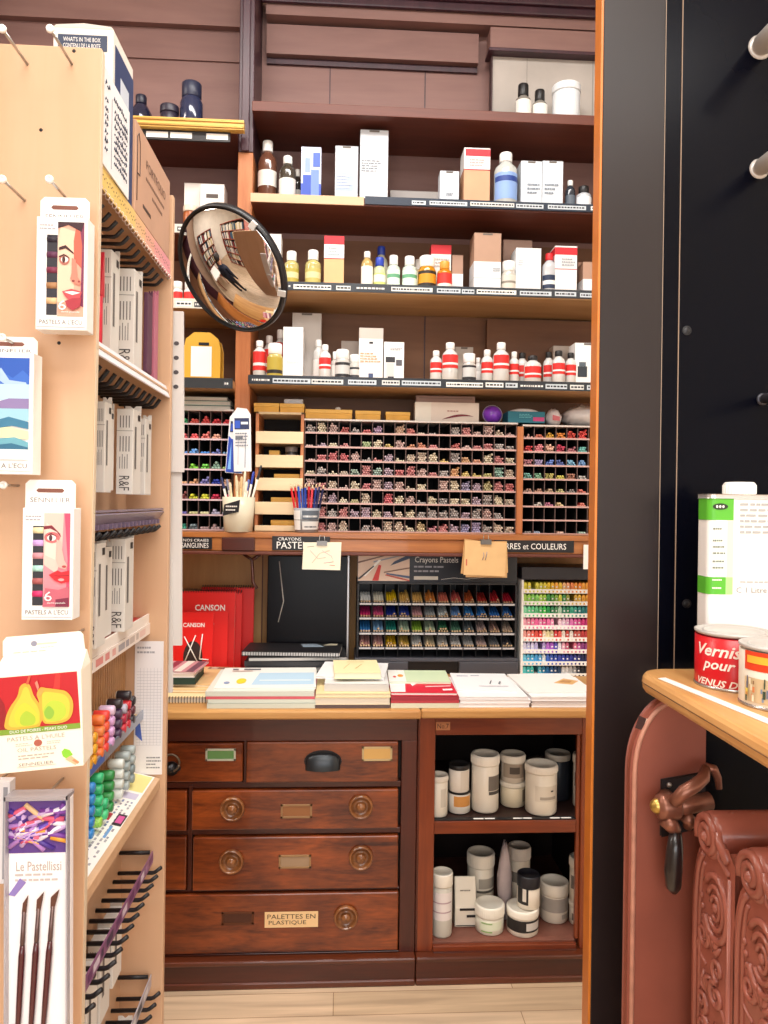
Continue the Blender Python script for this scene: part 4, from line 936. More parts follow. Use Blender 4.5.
# packets hanging on the post
for lab, px0, px1, py0, py1, Y, tilt, bl in (('blue and white packet of brushes hanging behind on the post', 231, 246, 412, 473, 2.75, .07, True), ('white printed packet of brushes hanging in front on the post', 233.5, 249, 408, 471, 2.738, -.03, False)):
    x0, z1 = at(px0, py0, Y); x1, z0 = at(px1, py1, Y); w, h = x1-x0, z1-z0
    t = thing('brush_packet', lab, 'packet', ((x0+x1)/2, Y, z1), None, (0, tilt, 0))
    mb = MB(); mb.prism([(-w*.5,-h),(w*.5,-h),(w*.5,-h*.1),(w*.3,-h*.02),(-w*.25,0),(-w*.5,-h*.1)], -.004, .004, M('#eceaea',.35)); mb.build('packet', t, bevel=.002)
    mb = MB(); y = -.0043
    sh = [('#23305a', rect(.05,.95,.66,.84)), ('#2f55c0', rect(.08,.4,.68,.8)), ('#e8e8ea', rect(.45,.88,.74,.78)), ('#9aa0ac', [(.62,.05),(.68,.05),(.75,.6),(.7,.6)]), ('#b8bcc4', [(.2,.1),(.25,.1),(.3,.55),(.27,.55)]), ('#6a6e78', rect(.1,.55,.5,.56))]
    if bl: sh = [('#2f6fd0', rect(0,1,0,.55)), ('#1f46b0', [(0,0),(.8,0),(.4,.5),(0,.6)]), ('#7ab0ea', [(.1,.05),(.3,.05),(.2,.5)])] + sh[:3]
    art(mb, -w/2, w/2, -h, 0, y, sh)
    if not bl: scribble(mb, -w*.4, w*.35, -h*.62, -h*.38, y-.002, 5, '#7a7e88')
    mb.build('print', t)
    mb = MB(); mb.tube([(0,.0125-.01,-.004),(0,2.771-Y,.0)], .0015, STEEL, 6); mb.build('hanging_pin', t)
# clipped notes on the ledge
x, z1 = at(322, 542, 2.655); x0 = at(303, 556, 2.655)[0]; x1 = at(342, 556, 2.655)[0]; z0 = at(322, 570, 2.655)[1]
t = thing('clipped_note', 'white card with pale scribbles clipped to the ledge above the black portfolio', 'note', (x, 2.655, z0)); w, h = x1-x0, z1-z0
mb = MB(); mb.prism([(-w/2,0.002),(w/2-.003,0),(w/2,h),(-w/2+.004,h-.002)], -.002, .002, M('#f2ead2',.6)); mb.build('card', t)
mb = MB()
for c, pts in (('#e2b0a4', [(-.3,.7),(-.1,.4),(.1,.45)]), ('#d8a8b0', [(.0,.7),(.25,.5),(.3,.3),(.05,.25)]), ('#c8b8a0', [(-.25,.25),(-.05,.6),(.2,.7)]), ('#d86a5a', [(.2,.18),(.34,.16)]), ('#a8a090', [(-.38,.82),(-.2,.85)])):
    mb.tube([(w*u, -.0022, h*v) for u, v in pts], .0009, M(c,.6), 4)
mb.build('drawing', t)
mb = MB(); mb.box(-.018,.018,-.006,.006,h-.012,h+.004,M('#7c7a78',.35,.8)); mb.tube([(-.01,-.004,h),(-.008,-.002,h+.022),(.008,-.002,h+.022),(.01,-.004,h)], .0015, STEEL, 6); mb.build('bulldog_clip', t)
x0, x1 = at(463, 560, 2.65)[0], at(508, 560, 2.65)[0]; z1, z0 = at(486, 541, 2.65)[1], at(486, 579, 2.65)[1]; w, h = x1-x0, z1-z0
t = thing('paper_bags', 'sheaf of kraft paper bags held by a clip on the ledge', 'paper bags', ((x0+x1)/2, 2.652, z0))
KR = M('#ddb27c', .7, var=.06, scale=20)
for k, (du, dv, tl) in enumerate(((0,.05,-.03),(.01,.0,.05),(-.012,.06,-.09),(.02,.12,.02))):
    mb = MB(); yy = -.003+.0035*k
    c, s = math.cos(tl), math.sin(tl)
    P = [(-w*.46,h*(.12-dv*.6)),(w*.46,h*(.14-dv)),(w*.46,h*.97),(-w*.46,h)]
    mb.prism([(u*c-(v-h)*s+du*w, h+u*s+(v-h)*c) for u, v in P], yy-.0016, yy+.0016, M(('#dfb680','#d2a56e','#c99a64','#d8ae7a')[k],.7,var=.06,scale=20)); mb.build('bag', t)
mb = MB(); mb.tube([(-.012,-.006,h*.5),(-.006,-.0052,h*.62),(-.008,-.0052,h*.7)],.001,M('#8a8aa0',.6),4); mb.tube([(-.002,-.006,h*.5),(.003,-.0052,h*.62),(.004,-.0052,h*.72)],.001,M('#8a8aa0',.6),4); mb.box(-w*.44,-w*.41,-.0052,-.0047,h*.35,h*.52,M('#c2604a',.6)); mb.build('stamp', t)
mb = MB(); mb.box(-.019,.019,-.009,.012,h-.012,h+.005,M('#8a8886',.3,.8)); mb.tube([(-.01,-.006,h),(-.008,-.004,h+.024),(.008,-.004,h+.024),(.01,-.006,h)], .0016, STEEL, 6); mb.build('bulldog_clip', t)
x0, x1 = at(584.5, 557, 2.65)[0], at(597, 557, 2.65)[0]; z1, z0 = at(588, 545, 2.65)[1], at(588, 569.5, 2.65)[1]
tag((lambda m: (m.prism([(x0,z0),(x1,z0+.001),(x1,z1),(x0,z1)],2.659,2.6645,PAPER), m.build('hanging_slip'))[1])(MB()), 'white paper slip hanging on the ledge beside the dark partition', 'note')

# ================================================================== UNDER THE LEDGE, ON THE WORKTOP
ZW = ZC_TOP+EPS
def spiral_pad(label, px0, px1, pyt, pyb, Y, th, tilt, lines, group, spiral=True, c='#e01a16'):
    x0, x1 = at(px0, (pyt+pyb)/2, Y)[0], at(px1, (pyt+pyb)/2, Y)[0]; h = at((px0+px1)/2, pyt, Y)[1]-ZW; w = x1-x0
    t = thing('sketch_pad', label, 'sketch pad', ((x0+x1)/2, Y+th/2, ZW), group, (tilt, 0, 0))
    mb = MB(); mb.box(-w/2, w/2, -th/2, -th/2+.002, 0, h, M(c,.35)); mb.box(-w/2, w/2, th/2-.002, th/2, 0, h, M(c,.35)); mb.build('cover', t, bevel=.0006)
    mb = MB(); mb.box(-w/2+.002, w/2-.002, -th/2+.002, th/2-.002, .001, h-.002, M('#ece7dc',.7)); mb.build('pages', t)
    if spiral:
        mb = MB(); n = int(w/.009)
        for i in range(n): 
            xx = -w/2+w*(i+.5)/n; mb.tube([(xx+.001*math.sin(a), (th/2+.004)*math.cos(a), h+.001+.008*math.sin(a)) for a in [2*PI*k/10 for k in range(11)]], .0012, BLACK, 5)
        mb.build('wire_spiral', t)
    for s, fx, fz, fw, fh, mat in lines: text(s, t, (-w/2+w*fx, -th/2-.0006, h*fz), w*fw, h*fh, mat, bold=.02)
    return t, w, h, th
RG = 'red sketch pads standing on the worktop'
t, w, h, th = spiral_pad('big red spiral sketch pad with white lettering, standing in front', 150, 234, 592, 664, 2.80, .022, -.08, [('CANSON', .70, .80, .36, .075, WHITE)], RG)
spiral_pad('red sketch pad behind the big one, its edge showing nearest the black portfolio', 190, 241, 593, 664, 2.835, .012, -.08, [], RG)
spiral_pad('tall red sketch pad at the back, touching the tan boards', 200, 253, 588, 660, 2.90, .02, -.05, [], RG)
t, w, h, th = spiral_pad('small red sketch pad with big white XL, in front of the big one', 155, 212, 613, 666, 2.755, .016, -.10, [('CANSON', .66, .80, .38, .07, WHITE)], RG, False)
mb = MB(); mb.prism(ell(w*.16, h*.30, w*.17, h*.25, 20), -th/2-.0012, -th/2-.0004, M('#2a1512',.6)); mb.build('dark_patch', t)
mb = MB()
for a, b in (((.0,.62),(.26,.20)),((.02,.22),(.2,.64)),((.32,.66),(.28,.27)),((.28,.27),(.44,.26))): mb.tube([(w*(a[0]-.0), -th/2-.0018, h*a[1]), (w*(b[0]-.0), -th/2-.0018, h*b[1])], .0022, WHITE, 6)
mb.build('lettering', t)
spiral_pad('small red sketch pad half covered by the one lettered XL', 185, 227, 612, 666, 2.776, .012, -.09, [('1+', .62, .80, .10, .06, WHITE)], RG, False)
# black portfolio with shiny sleeve and books of black paper
x0, x1 = at(267, 600, 2.86)[0], at(349, 600, 2.86)[0]; h = at(308, 556, 2.86)[1]-ZW; w = x1-x0
PFM = M('#0f0e13', .22); PFM.node_tree.nodes['Principled BSDF'].inputs['Specular IOR Level'].default_value = .12
t = thing('portfolio', 'tall glossy black portfolio standing open under the clipped white card', 'portfolio', ((x0+x1)/2, 2.86, ZW), None, (-.05,0,0))
mb = MB(); mb.box(-w/2, w/2, -.008, .008, 0, h, PFM); mb.build('sleeve', t, bevel=.003)
mb = MB(); mb.box(w/2-.008, w/2+.001, -.011, .011, 0, h+.004, M('#b9b6b6',.3,.5)); mb.build('edge_rail', t, bevel=.002)
mb = MB(); mb.tube([(-w*.36,-.0095,h*.95),(-w*.30,-.0095,h*.60),(-w*.36,-.0095,h*.42)], .002, M('#c8c0b8',.4), 6); mb.build('tie_ribbon', t)
def book(label, xa, xb, z, th, y0, dep, cover, pages='#efe9dc', rot=0.0, name='book', group=None, spine='#000000', deco=None, spiral=False, spinecol=None, cat='book', border=None):
    t = thing(name, label, cat, ((xa+xb)/2, y0+dep/2, z), group, (0,0,rot)); w = xb-xa; c = min(.002, th*.2)
    mb = MB(); mb.box(-w/2+.001, w/2-.001, -dep/2+.001, dep/2-.001, c, th-c, M(pages,.7)); 
    mb.build('pages', t)
    mb = MB(); mb.box(-w/2, w/2, -dep/2, dep/2, 0, c, M(cover,.5)); mb.box(-w/2, w/2, -dep/2, dep/2, th-c, th, M(cover,.5))
    if spinecol: mb.box(-w/2, w/2, -dep/2-.001, -dep/2+.002, 0, th, M(spinecol,.5))
    mb.build('cover', t)
    if deco:
        mb = MB()
        for k, (hh, pts) in enumerate(deco): mb.flat([(-w/2+w*u, -dep/2+dep*v, th+.0003*(k+1)) for u, v in pts], M(hh,.5))
        mb.build('cover_print', t)
    if spiral:
        mb = MB(); n = int(w/.009)
        for i in range(n):
            xx = -w/2+w*(i+.5)/n; mb.tube([(xx, -dep/2-.001+.006*math.cos(a), th/2+(th/2+.002)*math.sin(a)) for a in [2*PI*k/10 for k in range(11)]], .0011, BLACK, 5)
        mb.build('wire_spiral', t)
    return t
def bx_(px0, px1, py, Y): return at(px0, py, Y)[0], at(px1, py, Y)[0]
BS = 'black sketchbooks stacked before the portfolio'
xa, xb = bx_(246, 344, 660, 2.66); z = ZW
for k, (th, dx, lab, rt_) in enumerate(((.020, 0, 'black sketchbook lying lowest of the black stack', .02), (.018, -.01, 'black sketchbook lying second from below in the black stack', -.05), (.016, .005, 'black sketchbook lying third from below in the black stack', .04), (.018, -.004, 'black sketchbook lying fourth from below in the black stack', -.02), (.014, .006, 'black sketchbook just under the topmost spiral one', .05))):
    book(lab, xa+dx, xb+dx, z, th, 2.655, .17, '#1b1a1d', '#b9b6b2', rt_, 'sketchbook', BS, spinecol='#2a292c' if k % 2 else None); z += th+.0012
book('black spiral sketchbook with shiny cover, topmost of the black stack', xa-.012, xb-.01, z, .016, 2.66, .165, '#151418', '#c8c5c2', -.06, 'sketchbook', BS, spiral=True, deco=[('#8fa0b0', [(.60,.55),(.82,.6),(.72,.95),(.55,.9)]), ('#c8c0a8', [(.8,.75),(.95,.8),(.95,.98),(.85,.98)])])
# crayon display
YCB = 2.78
xa, xb = bx_(357, 517, 612, YCB); zb_ = ZW
ztop = at(437, 553, YCB)[1]; zc_ = at(437, 583.5, YCB)[1]; zlow = at(437, 658, YCB)[1]
cd = thing('crayon_display', 'black counter display of pastel crayons with a printed header, on the worktop', 'display case', ((xa+xb)/2, YCB, zb_)); w = xb-xa; BX = M('#1d1d22', .4); GX = M('#4c4d55', .4)
mb = MB(); mb.box(-w/2, -w/2+.007, 0, .2, zlow-zb_, zc_-zb_+.004, BX); mb.box(w/2-.007, w/2, 0, .2, zlow-zb_, zc_-zb_+.004, BX); mb.box(-w/2, w/2, .19, .2, 0, zc_-zb_, BX); mb.box(-w/2, w/2, .0, .2, zc_-zb_-.004, zc_-zb_+.004, BX); mb.box(-w/2-.006, w/2+.006, -.006, .2, zlow-zb_-.012, zlow-zb_, GX); mb.build('case', cd, bevel=.001)
mb = MB(); mb.box(-w/2-.006, w/2+.006, .02, .2, 0, zlow-zb_-.0125, BX); mb.build('base', cd, bevel=.002)
mb = MB(); mb.box(-w*.0, w/2+.006, -.012, .019, .0, zlow-zb_-.014, GX) if 0 else mb.box(w*.14, w/2+.006, -.008, .019, .001, zlow-zb_-.013, GX); mb.build('drawer_front', cd, bevel=.002)
mb = MB(); mb.box(-w/2-.006, -w*.18, -.008, .019, .001, zlow-zb_-.013, GX); mb.build('drawer_front', cd, bevel=.002)
hz0, hz1 = zc_-zb_+.005, ztop-zb_
mb = MB(); mb.box(-w/2, w/2-.002, .0, .012, hz0, hz1, M('#1b1e28',.3)); hd = mb.build('header', cd, label='printed header card with pencils and white lettering')
mb = MB()
art(mb, -w/2, -w/2+w*.325, hz0, hz1, -.0004, [('#d8bba8', rect(.01,.99,.03,.97)), ('#6a4a40', [(0,.62),(.6,.92),(.62,.96),(0,.68)]), ('#8a8f9c', [(.3,.65),(.98,.95),(.98,.99),(.3,.7)]), ('#e8e4de', [(.1,.2),(.4,.75),(.45,.74),(.15,.18)]), ('#c2302c', [(.28,.04),(.40,.58),(.45,.56),(.40,.04)]), ('#2f3f5a', [(.62,.55),(.99,.8),(.99,.95),(.7,.7)]), ('#7a5a4a', [(.5,.3),(.99,.46),(.99,.5),(.5,.34)]), ('#4a5a7a', [(.55,.26),(.99,.12),(.99,.2),(.55,.3)]), ('#b04a40', [(.52,.22),(.99,.02),(.99,.07),(.54,.26)]), ('#3a3438', [(0,.1),(.3,.55),(.32,.53),(.04,.08)])])
mb.build('pencil_picture', hd)
W_ = M('#d9d6d2', .5)
text('Crayons Pastels', hd, (-w*.01, -.0005, hz0+(hz1-hz0)*.74), w*.27, (hz1-hz0)*.26, W_)
mb = MB(); scribble(mb, -w*.15, w*.1, hz0+(hz1-hz0)*.3, hz0+(hz1-hz0)*.6, -.0006, 2, '#8f8f98'); mb.flat([(-w*.15,-.0006,hz0+(hz1-hz0)*.08),(w*.0,-.0006,hz0+(hz1-hz0)*.08),(w*.0,-.0006,hz0+(hz1-hz0)*.2),(-w*.15,-.0006,hz0+(hz1-hz0)*.2)], M('#b9b4ac',.5))
mb.tube([(w*.02,-.0006,hz0+.01),(w*.1,-.0006,hz0+.016),(w*.18,-.0006,hz0+.012),(w*.3,-.0006,hz0+.02)], .0008, W_, 4); mb.build('small_print', hd)
nc, nr = 12, 4
rows_y = [(584, 606.5), (606.5, 621.5), (621.5, 637), (637, 650)]
shelfz = [at(437, y, YCB)[1]-zb_ for y in (604, 618.5, 633.5, 648)]
mb = MB(); cw_ = (w-.014)/nc
for i in range(1, nc): mb.box(-w/2+.007+i*cw_-.0008, -w/2+.007+i*cw_+.0008, .004, .19, zlow-zb_, zc_-zb_-.004, BX)
for z in shelfz: mb.box(-w/2+.007, w/2-.007, .0, .19, z-.003, z, BX); mb.box(-w/2+.007, w/2-.007, -.003, .0, z-.005, z+.004, GX)
mb.build('divider_grid', cd)
mb = MB()
for z in shelfz:
    for i in range(nc): mb.flat([(-w/2+.01+i*cw_,-.0034,z-.004),(-w/2+.004+(i+1)*cw_,-.0034,z-.004),(-w/2+.004+(i+1)*cw_,-.0034,z+.002),(-w/2+.01+i*cw_,-.0034,z+.002)], M('#c9c6c6',.5))
mb.build('price_tags', cd)
CRC = [[('white','#e8e6e2'),('cream','#e6dfcc'),('yellow','#e8c21c'),('gold','#e0b25c'),('gold','#e2b060'),('orange','#d98238'),('coral','#d8705c'),('coral','#d66058'),('orange','#d86838'),('red','#cf3a34'),('red','#d0303a'),('crimson','#c42038')],
       [('magenta','#d62f74'),('pink','#e0588a'),('dark blue','#24389c'),('blue','#3548a8'),('pink','#e0a8ac'),('grey','#b0b4b6'),('white','#d8dcdc'),('light blue','#7aa4dc'),('blue','#3f8cd8'),('blue','#3f86d6'),('blue','#3a7cd0'),('blue','#3f7ccc')],
       [('blue','#3a86cc'),('sky blue','#8ab8e0'),('teal','#2f9a8c'),('pale green','#c6dcc0'),('lime','#a0cc48'),('pale green','#c8d8b8'),('dark green','#3a7a58'),('green','#5f9078'),('grey','#788084'),('rose grey','#c8aca8'),('brown','#b08a80'),('beige','#c8b0a0')],
       [('rose','#dca09a'),('pink','#e2aaa4'),('yellow','#e8b820'),('gold','#e4bc58'),('white','#e2ded8'),('cream','#dccaa8'),('white','#e4dcd4'),('white','#e6e2de'),('grey','#d0ccca'),('pink grey','#d8bcb8'),('grey','#8c8c92'),('dark grey','#54545c')]]
rng = random.Random(3)
for j in range(nr):
    for i in range(nc):
        nm, c = CRC[j][i]; n = 4 + (rng.choice([0,1,2,3]) if nm in ('yellow','gold','blue','pale green','dark green','cream') else rng.choice([0,0,1]))
        me, _ = stick_mesh('pastel_crayon', .0049, .09, c, c, .012)
        for x, z in pile(-w/2+.007+(i+.5)*cw_, cw_, shelfz[j]+.0004, .0049, n, rng, 4):
            place(me, 'pastel_crayon', ((xa+xb)/2+x, YCB+.014+rng.uniform(.0,.003), zb_+z+.001), f'{nm} pastel crayon, {ORD[i]} slot from the portfolio, {ORD[j]} row down the black display', 'pastel crayon', f'pastel crayons in the black display, {ORD[j]} row', (.30,0,0))
# marker display
YMD = 2.77
xa, xb = bx_(521, 599, 625, YMD); ztop = at(556, 567, YMD)[1]; zhd = at(556, 580, YMD)[1]; w = xb-xa
md = thing('marker_display', 'white stepped display of small coloured markers with a black top, next to the dark partition', 'display case', ((xa+xb)/2, YMD, ZW))
mb = MB(); mb.box(-w/2, -w/2+.008, -.004, .16, 0, zhd-ZW, WHITE); mb.box(w/2-.008, w/2, -.004, .16, 0, zhd-ZW, WHITE); mb.box(-w/2, w/2, .15, .16, 0, zhd-ZW, M('#2a2a30',.6)); mb.build('case', md, bevel=.001)
mb = MB(); mb.box(-w/2, w/2, -.002, .16, zhd-ZW+.001, ztop-ZW, M('#1a1722',.35)); mb.build('header', md, bevel=.002)
rowy = [595, 609, 623, 639, 653.5, 667.5-.5, 681, 694]
rowy = [589.7+(k*12.0) for k in range(8)]
MK = [['#ded03a','#e6d645','#d8cf58','#d6d04c','#cfc944','#d9c62f','#dfbe1f','#e6b52a','#efa93a','#e8c23c','#efb97e','#f0a878','#eb8a50','#f09a30','#ee8c34','#f2a83c'],
      ['#a6d05a','#98d452','#86cf5a','#8fd86a','#b0d85e','#9acb3e','#3c9c4a','#4f9a3c','#78a83a','#cfd24a','#3f8f4c','#8f9a3c','#d8b84a','#c7a03c','#e0b32f','#e0a02f'],
      ['#8fdcae','#6fd69a','#5fcf8c','#68c98a','#52bd6e','#38c94e','#1fa052','#2b8a58','#4a8f5f','#bfe0c4','#3a8a6c','#2f8a5a','#3fae8e','#2f9a8a','#2a8c86','#1f7a78'],
      ['#f0a8b8','#ec90a8','#f07ca6','#ee6aa0','#f088b8','#ea5a9c','#ec74a8','#f09ac0','#f4c4d6','#f4d0dc','#e8c6dc','#e6a8cc','#e07ab8','#d85aa4','#d84a94','#c8307a'],
      ['#f0a49a','#ee8f84','#ee6a5c','#e8584a','#e43a34','#f0d8b8','#efe2b0','#e2cfa0','#d8323a','#e65a52','#f0e6d8','#c84038','#e8dfd8','#b84a44','#d06058','#c23c40'],
      ['#d8d4e8','#c8c4e6','#cfcaea','#c0b8e4','#b8a8de','#b09ad8','#c070d0','#a858c8','#5a50c0','#ece8f0','#e6a8c0','#c85a7a','#d8909c','#d8708c','#c060a0','#8f3a80'],
      ['#7ad0ea','#62c4ec','#58bcec','#4aa8e4','#5ab0e8','#dcecf4','#3f6fd0','#3a62c8','#2f54b8','#3a4cb0','#2f48b4','#2a3f9c','#28389a','#2a3590','#242c70','#1f2758'],
      ['#62d8d8','#46c8cc','#4cd0c8','#3fb8b8','#5ab8d0','#2f8ab8','#1f6aa0','#1f5a90','#2a4a78','#26486a','#cfcfcf','#dcdcdc','#bcbcbc','#9a9ca0','#3a3c48','#1f2028']]
ncm = 19; pitch = (w-.016)/ncm; rng = random.Random(6)
for j in range(8):
    zb2 = at(556, rowy[j], YMD)[1]; rowlab = ORD[j]
    mb = MB(); mb.box(-w/2+.008, w/2-.008, -.003, .15, max(.0004,zb2-ZW-.004), zb2-ZW, M('#e6e2e0',.5)); mb.box(-w/2+.008, w/2-.008, -.006, -.003, max(.0004,zb2-ZW-.013), zb2-ZW+.002, WHITE); tr = mb.build('tray', md)
    mb = MB()
    for i in range(ncm):
        c = MK[j][min(i, 15)]; xx = -w/2+.008+(i+.5)*pitch; mb.flat([(xx-.003,-.0064,max(.001,zb2-ZW-.010)),(xx+.003,-.0064,max(.001,zb2-ZW-.010)),(xx+.003,-.0064,zb2-ZW-.003),(xx-.003,-.0064,zb2-ZW-.003)], M(c,.5))
    mb.build('colour_dots', tr)
    for i in range(ncm):
        c = MK[j][min(i, 15)]
        if rng.random() < .06 and 0 < i < 15: continue
        k = ('marker', c)
        if k not in STK:
            m = MB(); s = pitch*.43; m.box(-s, s, 0, .09, 0, .019, M(c,.4)); m.hexa([(-s,0,.019),(s,0,.019),(s,.09,.019),(-s,.09,.019),(-s*.5,.0,.0255),(s*.5,.0,.0255),(s*.5,.09,.0255),(-s*.5,.09,.0255)], M(c,.4)); m.lathe([(s*.55,0),(s*.5,.0015),(0,.0016)], M('#e9e6e2' if i % 3 else c,.5), (0,-.0005,.010), 10, 'y'); STK[k] = m.mesh('marker')
        place(STK[k], 'marker', ((xa+xb)/2-w/2+.008+(i+.5)*pitch, YMD+.001+rng.uniform(0,.004), zb2+.0004), f'small square marker, {ORD[i]} from the white edge of the display, {rowlab} row down', 'marker', f'markers in the white display, {rowlab} row')
# ================================================================== BOOK PILES
def stack_x(px0, px1, py, Y): return at(px0, py, Y)[0], at(px1, py, Y)[0]
# pile beside the display rack
xa, xb = stack_x(150, 214, 703, 2.36)
book('spiral bound pad lowest of the pile beside the display rack', xa, xb, ZW, .018, 2.40, .27, '#e8cfa0', '#d8cdbc', 0, 'spiral_pad', spiral=True, cat='pad')
xa2, xb2 = stack_x(150, 226, 690, 2.46)
book('tan drawing pad second in the pile beside the display rack', xa2, xb2-.02, ZW+.0195, .010, 2.45, .26, '#e5c28e', '#efe2c6', -.04, 'drawing_pad', cat='pad')
book('tan drawing pad with a dark corner, third in that pile', xa2+.02, xb2-.0, ZW+.030, .009, 2.48, .26, '#dfba84', '#efe2c6', -.10, 'drawing_pad', cat='pad', deco=[('#8a6a5a', rect(.5,.97,.86,.98)), ('#c8b0a0', rect(.55,.65,.87,.97)), ('#5a3a34', rect(.75,.82,.87,.97))])
xa3, xb3 = stack_x(150, 197, 680, 2.50)
book('small dark green book in the pile beside the display rack', xa3, xb3, ZW+.0397, .021, 2.47, .16, '#1f3a30', '#1f3a30', 0, deco=[('#e6ded2', rect(0,1,.5,1))])
book('white book with red print on top of the dark green book', xa3, xb3-.004, ZW+.0613, .013, 2.475, .15, '#efe8e2', '#e8d8cc', 0, deco=[('#d86a70', rect(.5,.85,.2,.5)), ('#e6b8a8', rect(.1,.5,.3,.7))])
book('striped brochure topmost beside the display rack', xa3, xb3+.008, ZW+.0749, .005, 2.48, .16, '#c88a90', '#efe8e2', -.1, 'brochure', deco=[('#8f3a4a', rect(.3,.45,.0,1)), ('#e8dcd0', rect(.55,.7,.0,1)), ('#6a4a58', rect(.8,.95,.0,1))])
# big pale pile
P1 = 'pale books in the low wide pile'
xa, xb = stack_x(207, 316, 700, 2.335)
zz = ZW
for lab, th, cov, pg, dx, sp in (('pale grey-green book lowest of the low wide pile', .015, '#cfd4c6', '#d8dacc', 0, '#c9cec0'), ('pale book second from below in the low wide pile', .011, '#d8dacd', '#e0e0d4', .002, '#d4d8ca'), ('book with a pink-red spine in the low wide pile', .008, '#d65a66', '#e8c8c4', -.004, '#d6606a'), ('thick pale grey book above the pink-red spine', .014, '#d6d8cc', '#e4e4da', -.006, '#d2d5c8')):
    book(lab, xa+dx, xb+dx, zz, th, 2.335+.004*(zz > ZW), .31, cov, pg, .0, group=P1, spinecol=sp); zz += th+.0006
book('white book with light blue print, topmost of the low wide pile', xa+.012, xb-.006, zz, .006, 2.365, .28, '#f0ece6', '#e9e6de', .03, deco=[('#b9d6ea', [(.35,.12),(.98,.12),(.98,.72),(.4,.72)]), ('#dfeaf0', [(.42,.3),(.95,.3),(.95,.36),(.42,.36)]), ('#ecd23a', ell(.24,.30,.05,.13,14)), ('#8aa0c0', ell(.1,.22,.03,.06,10)), ('#6a6a70', rect(.1,.16,.86,.92)), ('#6a6a70', rect(.22,.4,.86,.92)), ('#d8b0a0', rect(.1,.32,.78,.81))])
book('small black notebook poking out beneath the pink-red spine', xb-.004, xb+.010, ZW+.037, .008, 2.36, .18, '#231f22', '#231f22', 0, 'notebook', cat='notebook') if 0 else None
# middle pile
xa, xb = stack_x(315, 390, 700, 2.335); zz = ZW; P2 = 'books in the tall middle pile'
for lab, th, cov, pg, sp, dx in (('cream book lowest of the tall middle pile', .010, '#e2d4b8', '#ece2d0', '#5a4a48', 0), ('spiral-edged cream book second in the tall middle pile', .022, '#ead9b6', '#d8ccb8', None, 0), ('dark-edged cream book in the tall middle pile', .012, '#e6cf9c', '#ecdcb8', None, .002)):
    book(lab, xa+dx, xb+dx, zz, th, 2.335, .24, cov, pg, 0, group=P2, spinecol=sp); zz += th+.0006
book('grey-edged white book in the tall middle pile', xa+.03, xb, zz, .022, 2.36, .25, '#dcdad8', '#c4c1be', -.02, group=P2, spinecol='#c9c6c3'); z5 = zz+.0226
book('white folder skewed under the yellow book', xa+.01, xb-.0, z5, .008, 2.42, .22, '#ecebec', '#e2e0e0', -.12, 'folder', cat='folder')
book('thick pale yellow book topmost of the tall middle pile', xa+.055, xb-.028, z5+.0086, .020, 2.39, .19, '#f0e4b4', '#efe6c8', .03, deco=[('#cdb878', [(.2,.3),(.35,.7),(.37,.7),(.22,.3)]), ('#cdb878', [(.45,.3),(.62,.65),(.65,.65),(.48,.28)]), ('#d8c48a', rect(.3,.7,.8,.84))])
# red pile
xa, xb = stack_x(391, 459, 700, 2.335); zz = ZW; P3 = 'books in the red pile'
for lab, th, cov, pg, sp in (('pale green book lowest of the red pile', .015, '#d8d6be', '#e4e0d0', '#d6d4bc'), ('thin red book second in the red pile', .008, '#c83040', '#d8a8a0', '#b83a44'), ('thick dark red book third in the red pile', .012, '#a82a38', '#c06a68', '#a02a3a')):
    book(lab, xa, xb, zz, th, 2.335, .26, cov, pg, 0, group=P3, spinecol=sp); zz += th+.0006
book('red and white illustrated book high in the red pile', xa+.003, xb-.003, zz, .010, 2.34, .26, '#d2223a', '#efe4e0', -.02, deco=[('#f4efec', [(0,.02),(.22,.02),(.28,.95),(0,.95)]), ('#f0e0e0', [(.35,.3),(.5,.55),(.45,.7),(.32,.5)]), ('#efc8cc', [(.55,.25),(.95,.3),(.95,.34),(.55,.3)]), ('#f2eaea', [(.8,.08),(.95,.1),(.95,.18),(.8,.16)]), ('#e8a0a8', [(.5,.5),(.9,.6),(.7,.66)])]); zz += .0106
book('white and light green booklet topmost of the red pile', xa+.004, xb-.006, zz, .006, 2.45, .17, '#cfe0bc', '#efeee6', -.03, 'booklet', deco=[('#f4f1ea', rect(0,.28,0,1)), ('#e89a3a', ell(.2,.5,.05,.12,10)), ('#d85a5a', ell(.1,.4,.03,.08,10))])
# white paper piles
xa, xb = stack_x(459, 530, 700, 2.335); zz = ZW; P4 = 'white pads in the pile beside the red one'
for lab, th, dx in (('white pad lowest of the pile beside the red books', .013, 0), ('white pad second of the pile beside the red books', .011, .004), ('white pad third of the pile beside the red books', .008, -.004)):
    book(lab, xa+dx, xb+dx, zz, th, 2.34, .27, '#f4f1f2', '#ece6e6', 0, 'paper_pad', P4, cat='pad'); zz += th+.0005
book('white sheet block with scribbles, topmost beside the red books', xa+.01, xb-.02, zz, .005, 2.40, .24, '#f6f4f6', '#efeaec', -.05, 'paper_pad', cat='pad', deco=[('#5a6a9a', rect(.1,.3,.8,.83)), ('#6a7090', rect(.35,.5,.82,.85)), ('#4a4f58', [(.6,.35),(.66,.55),(.68,.55),(.62,.35)]), ('#7a8088', [(.75,.35),(.8,.5),(.83,.5),(.78,.33)]), ('#c8c8d0', rect(.4,.9,.2,.23))])
xa, xb = stack_x(532, 602, 700, 2.335); zz = ZW
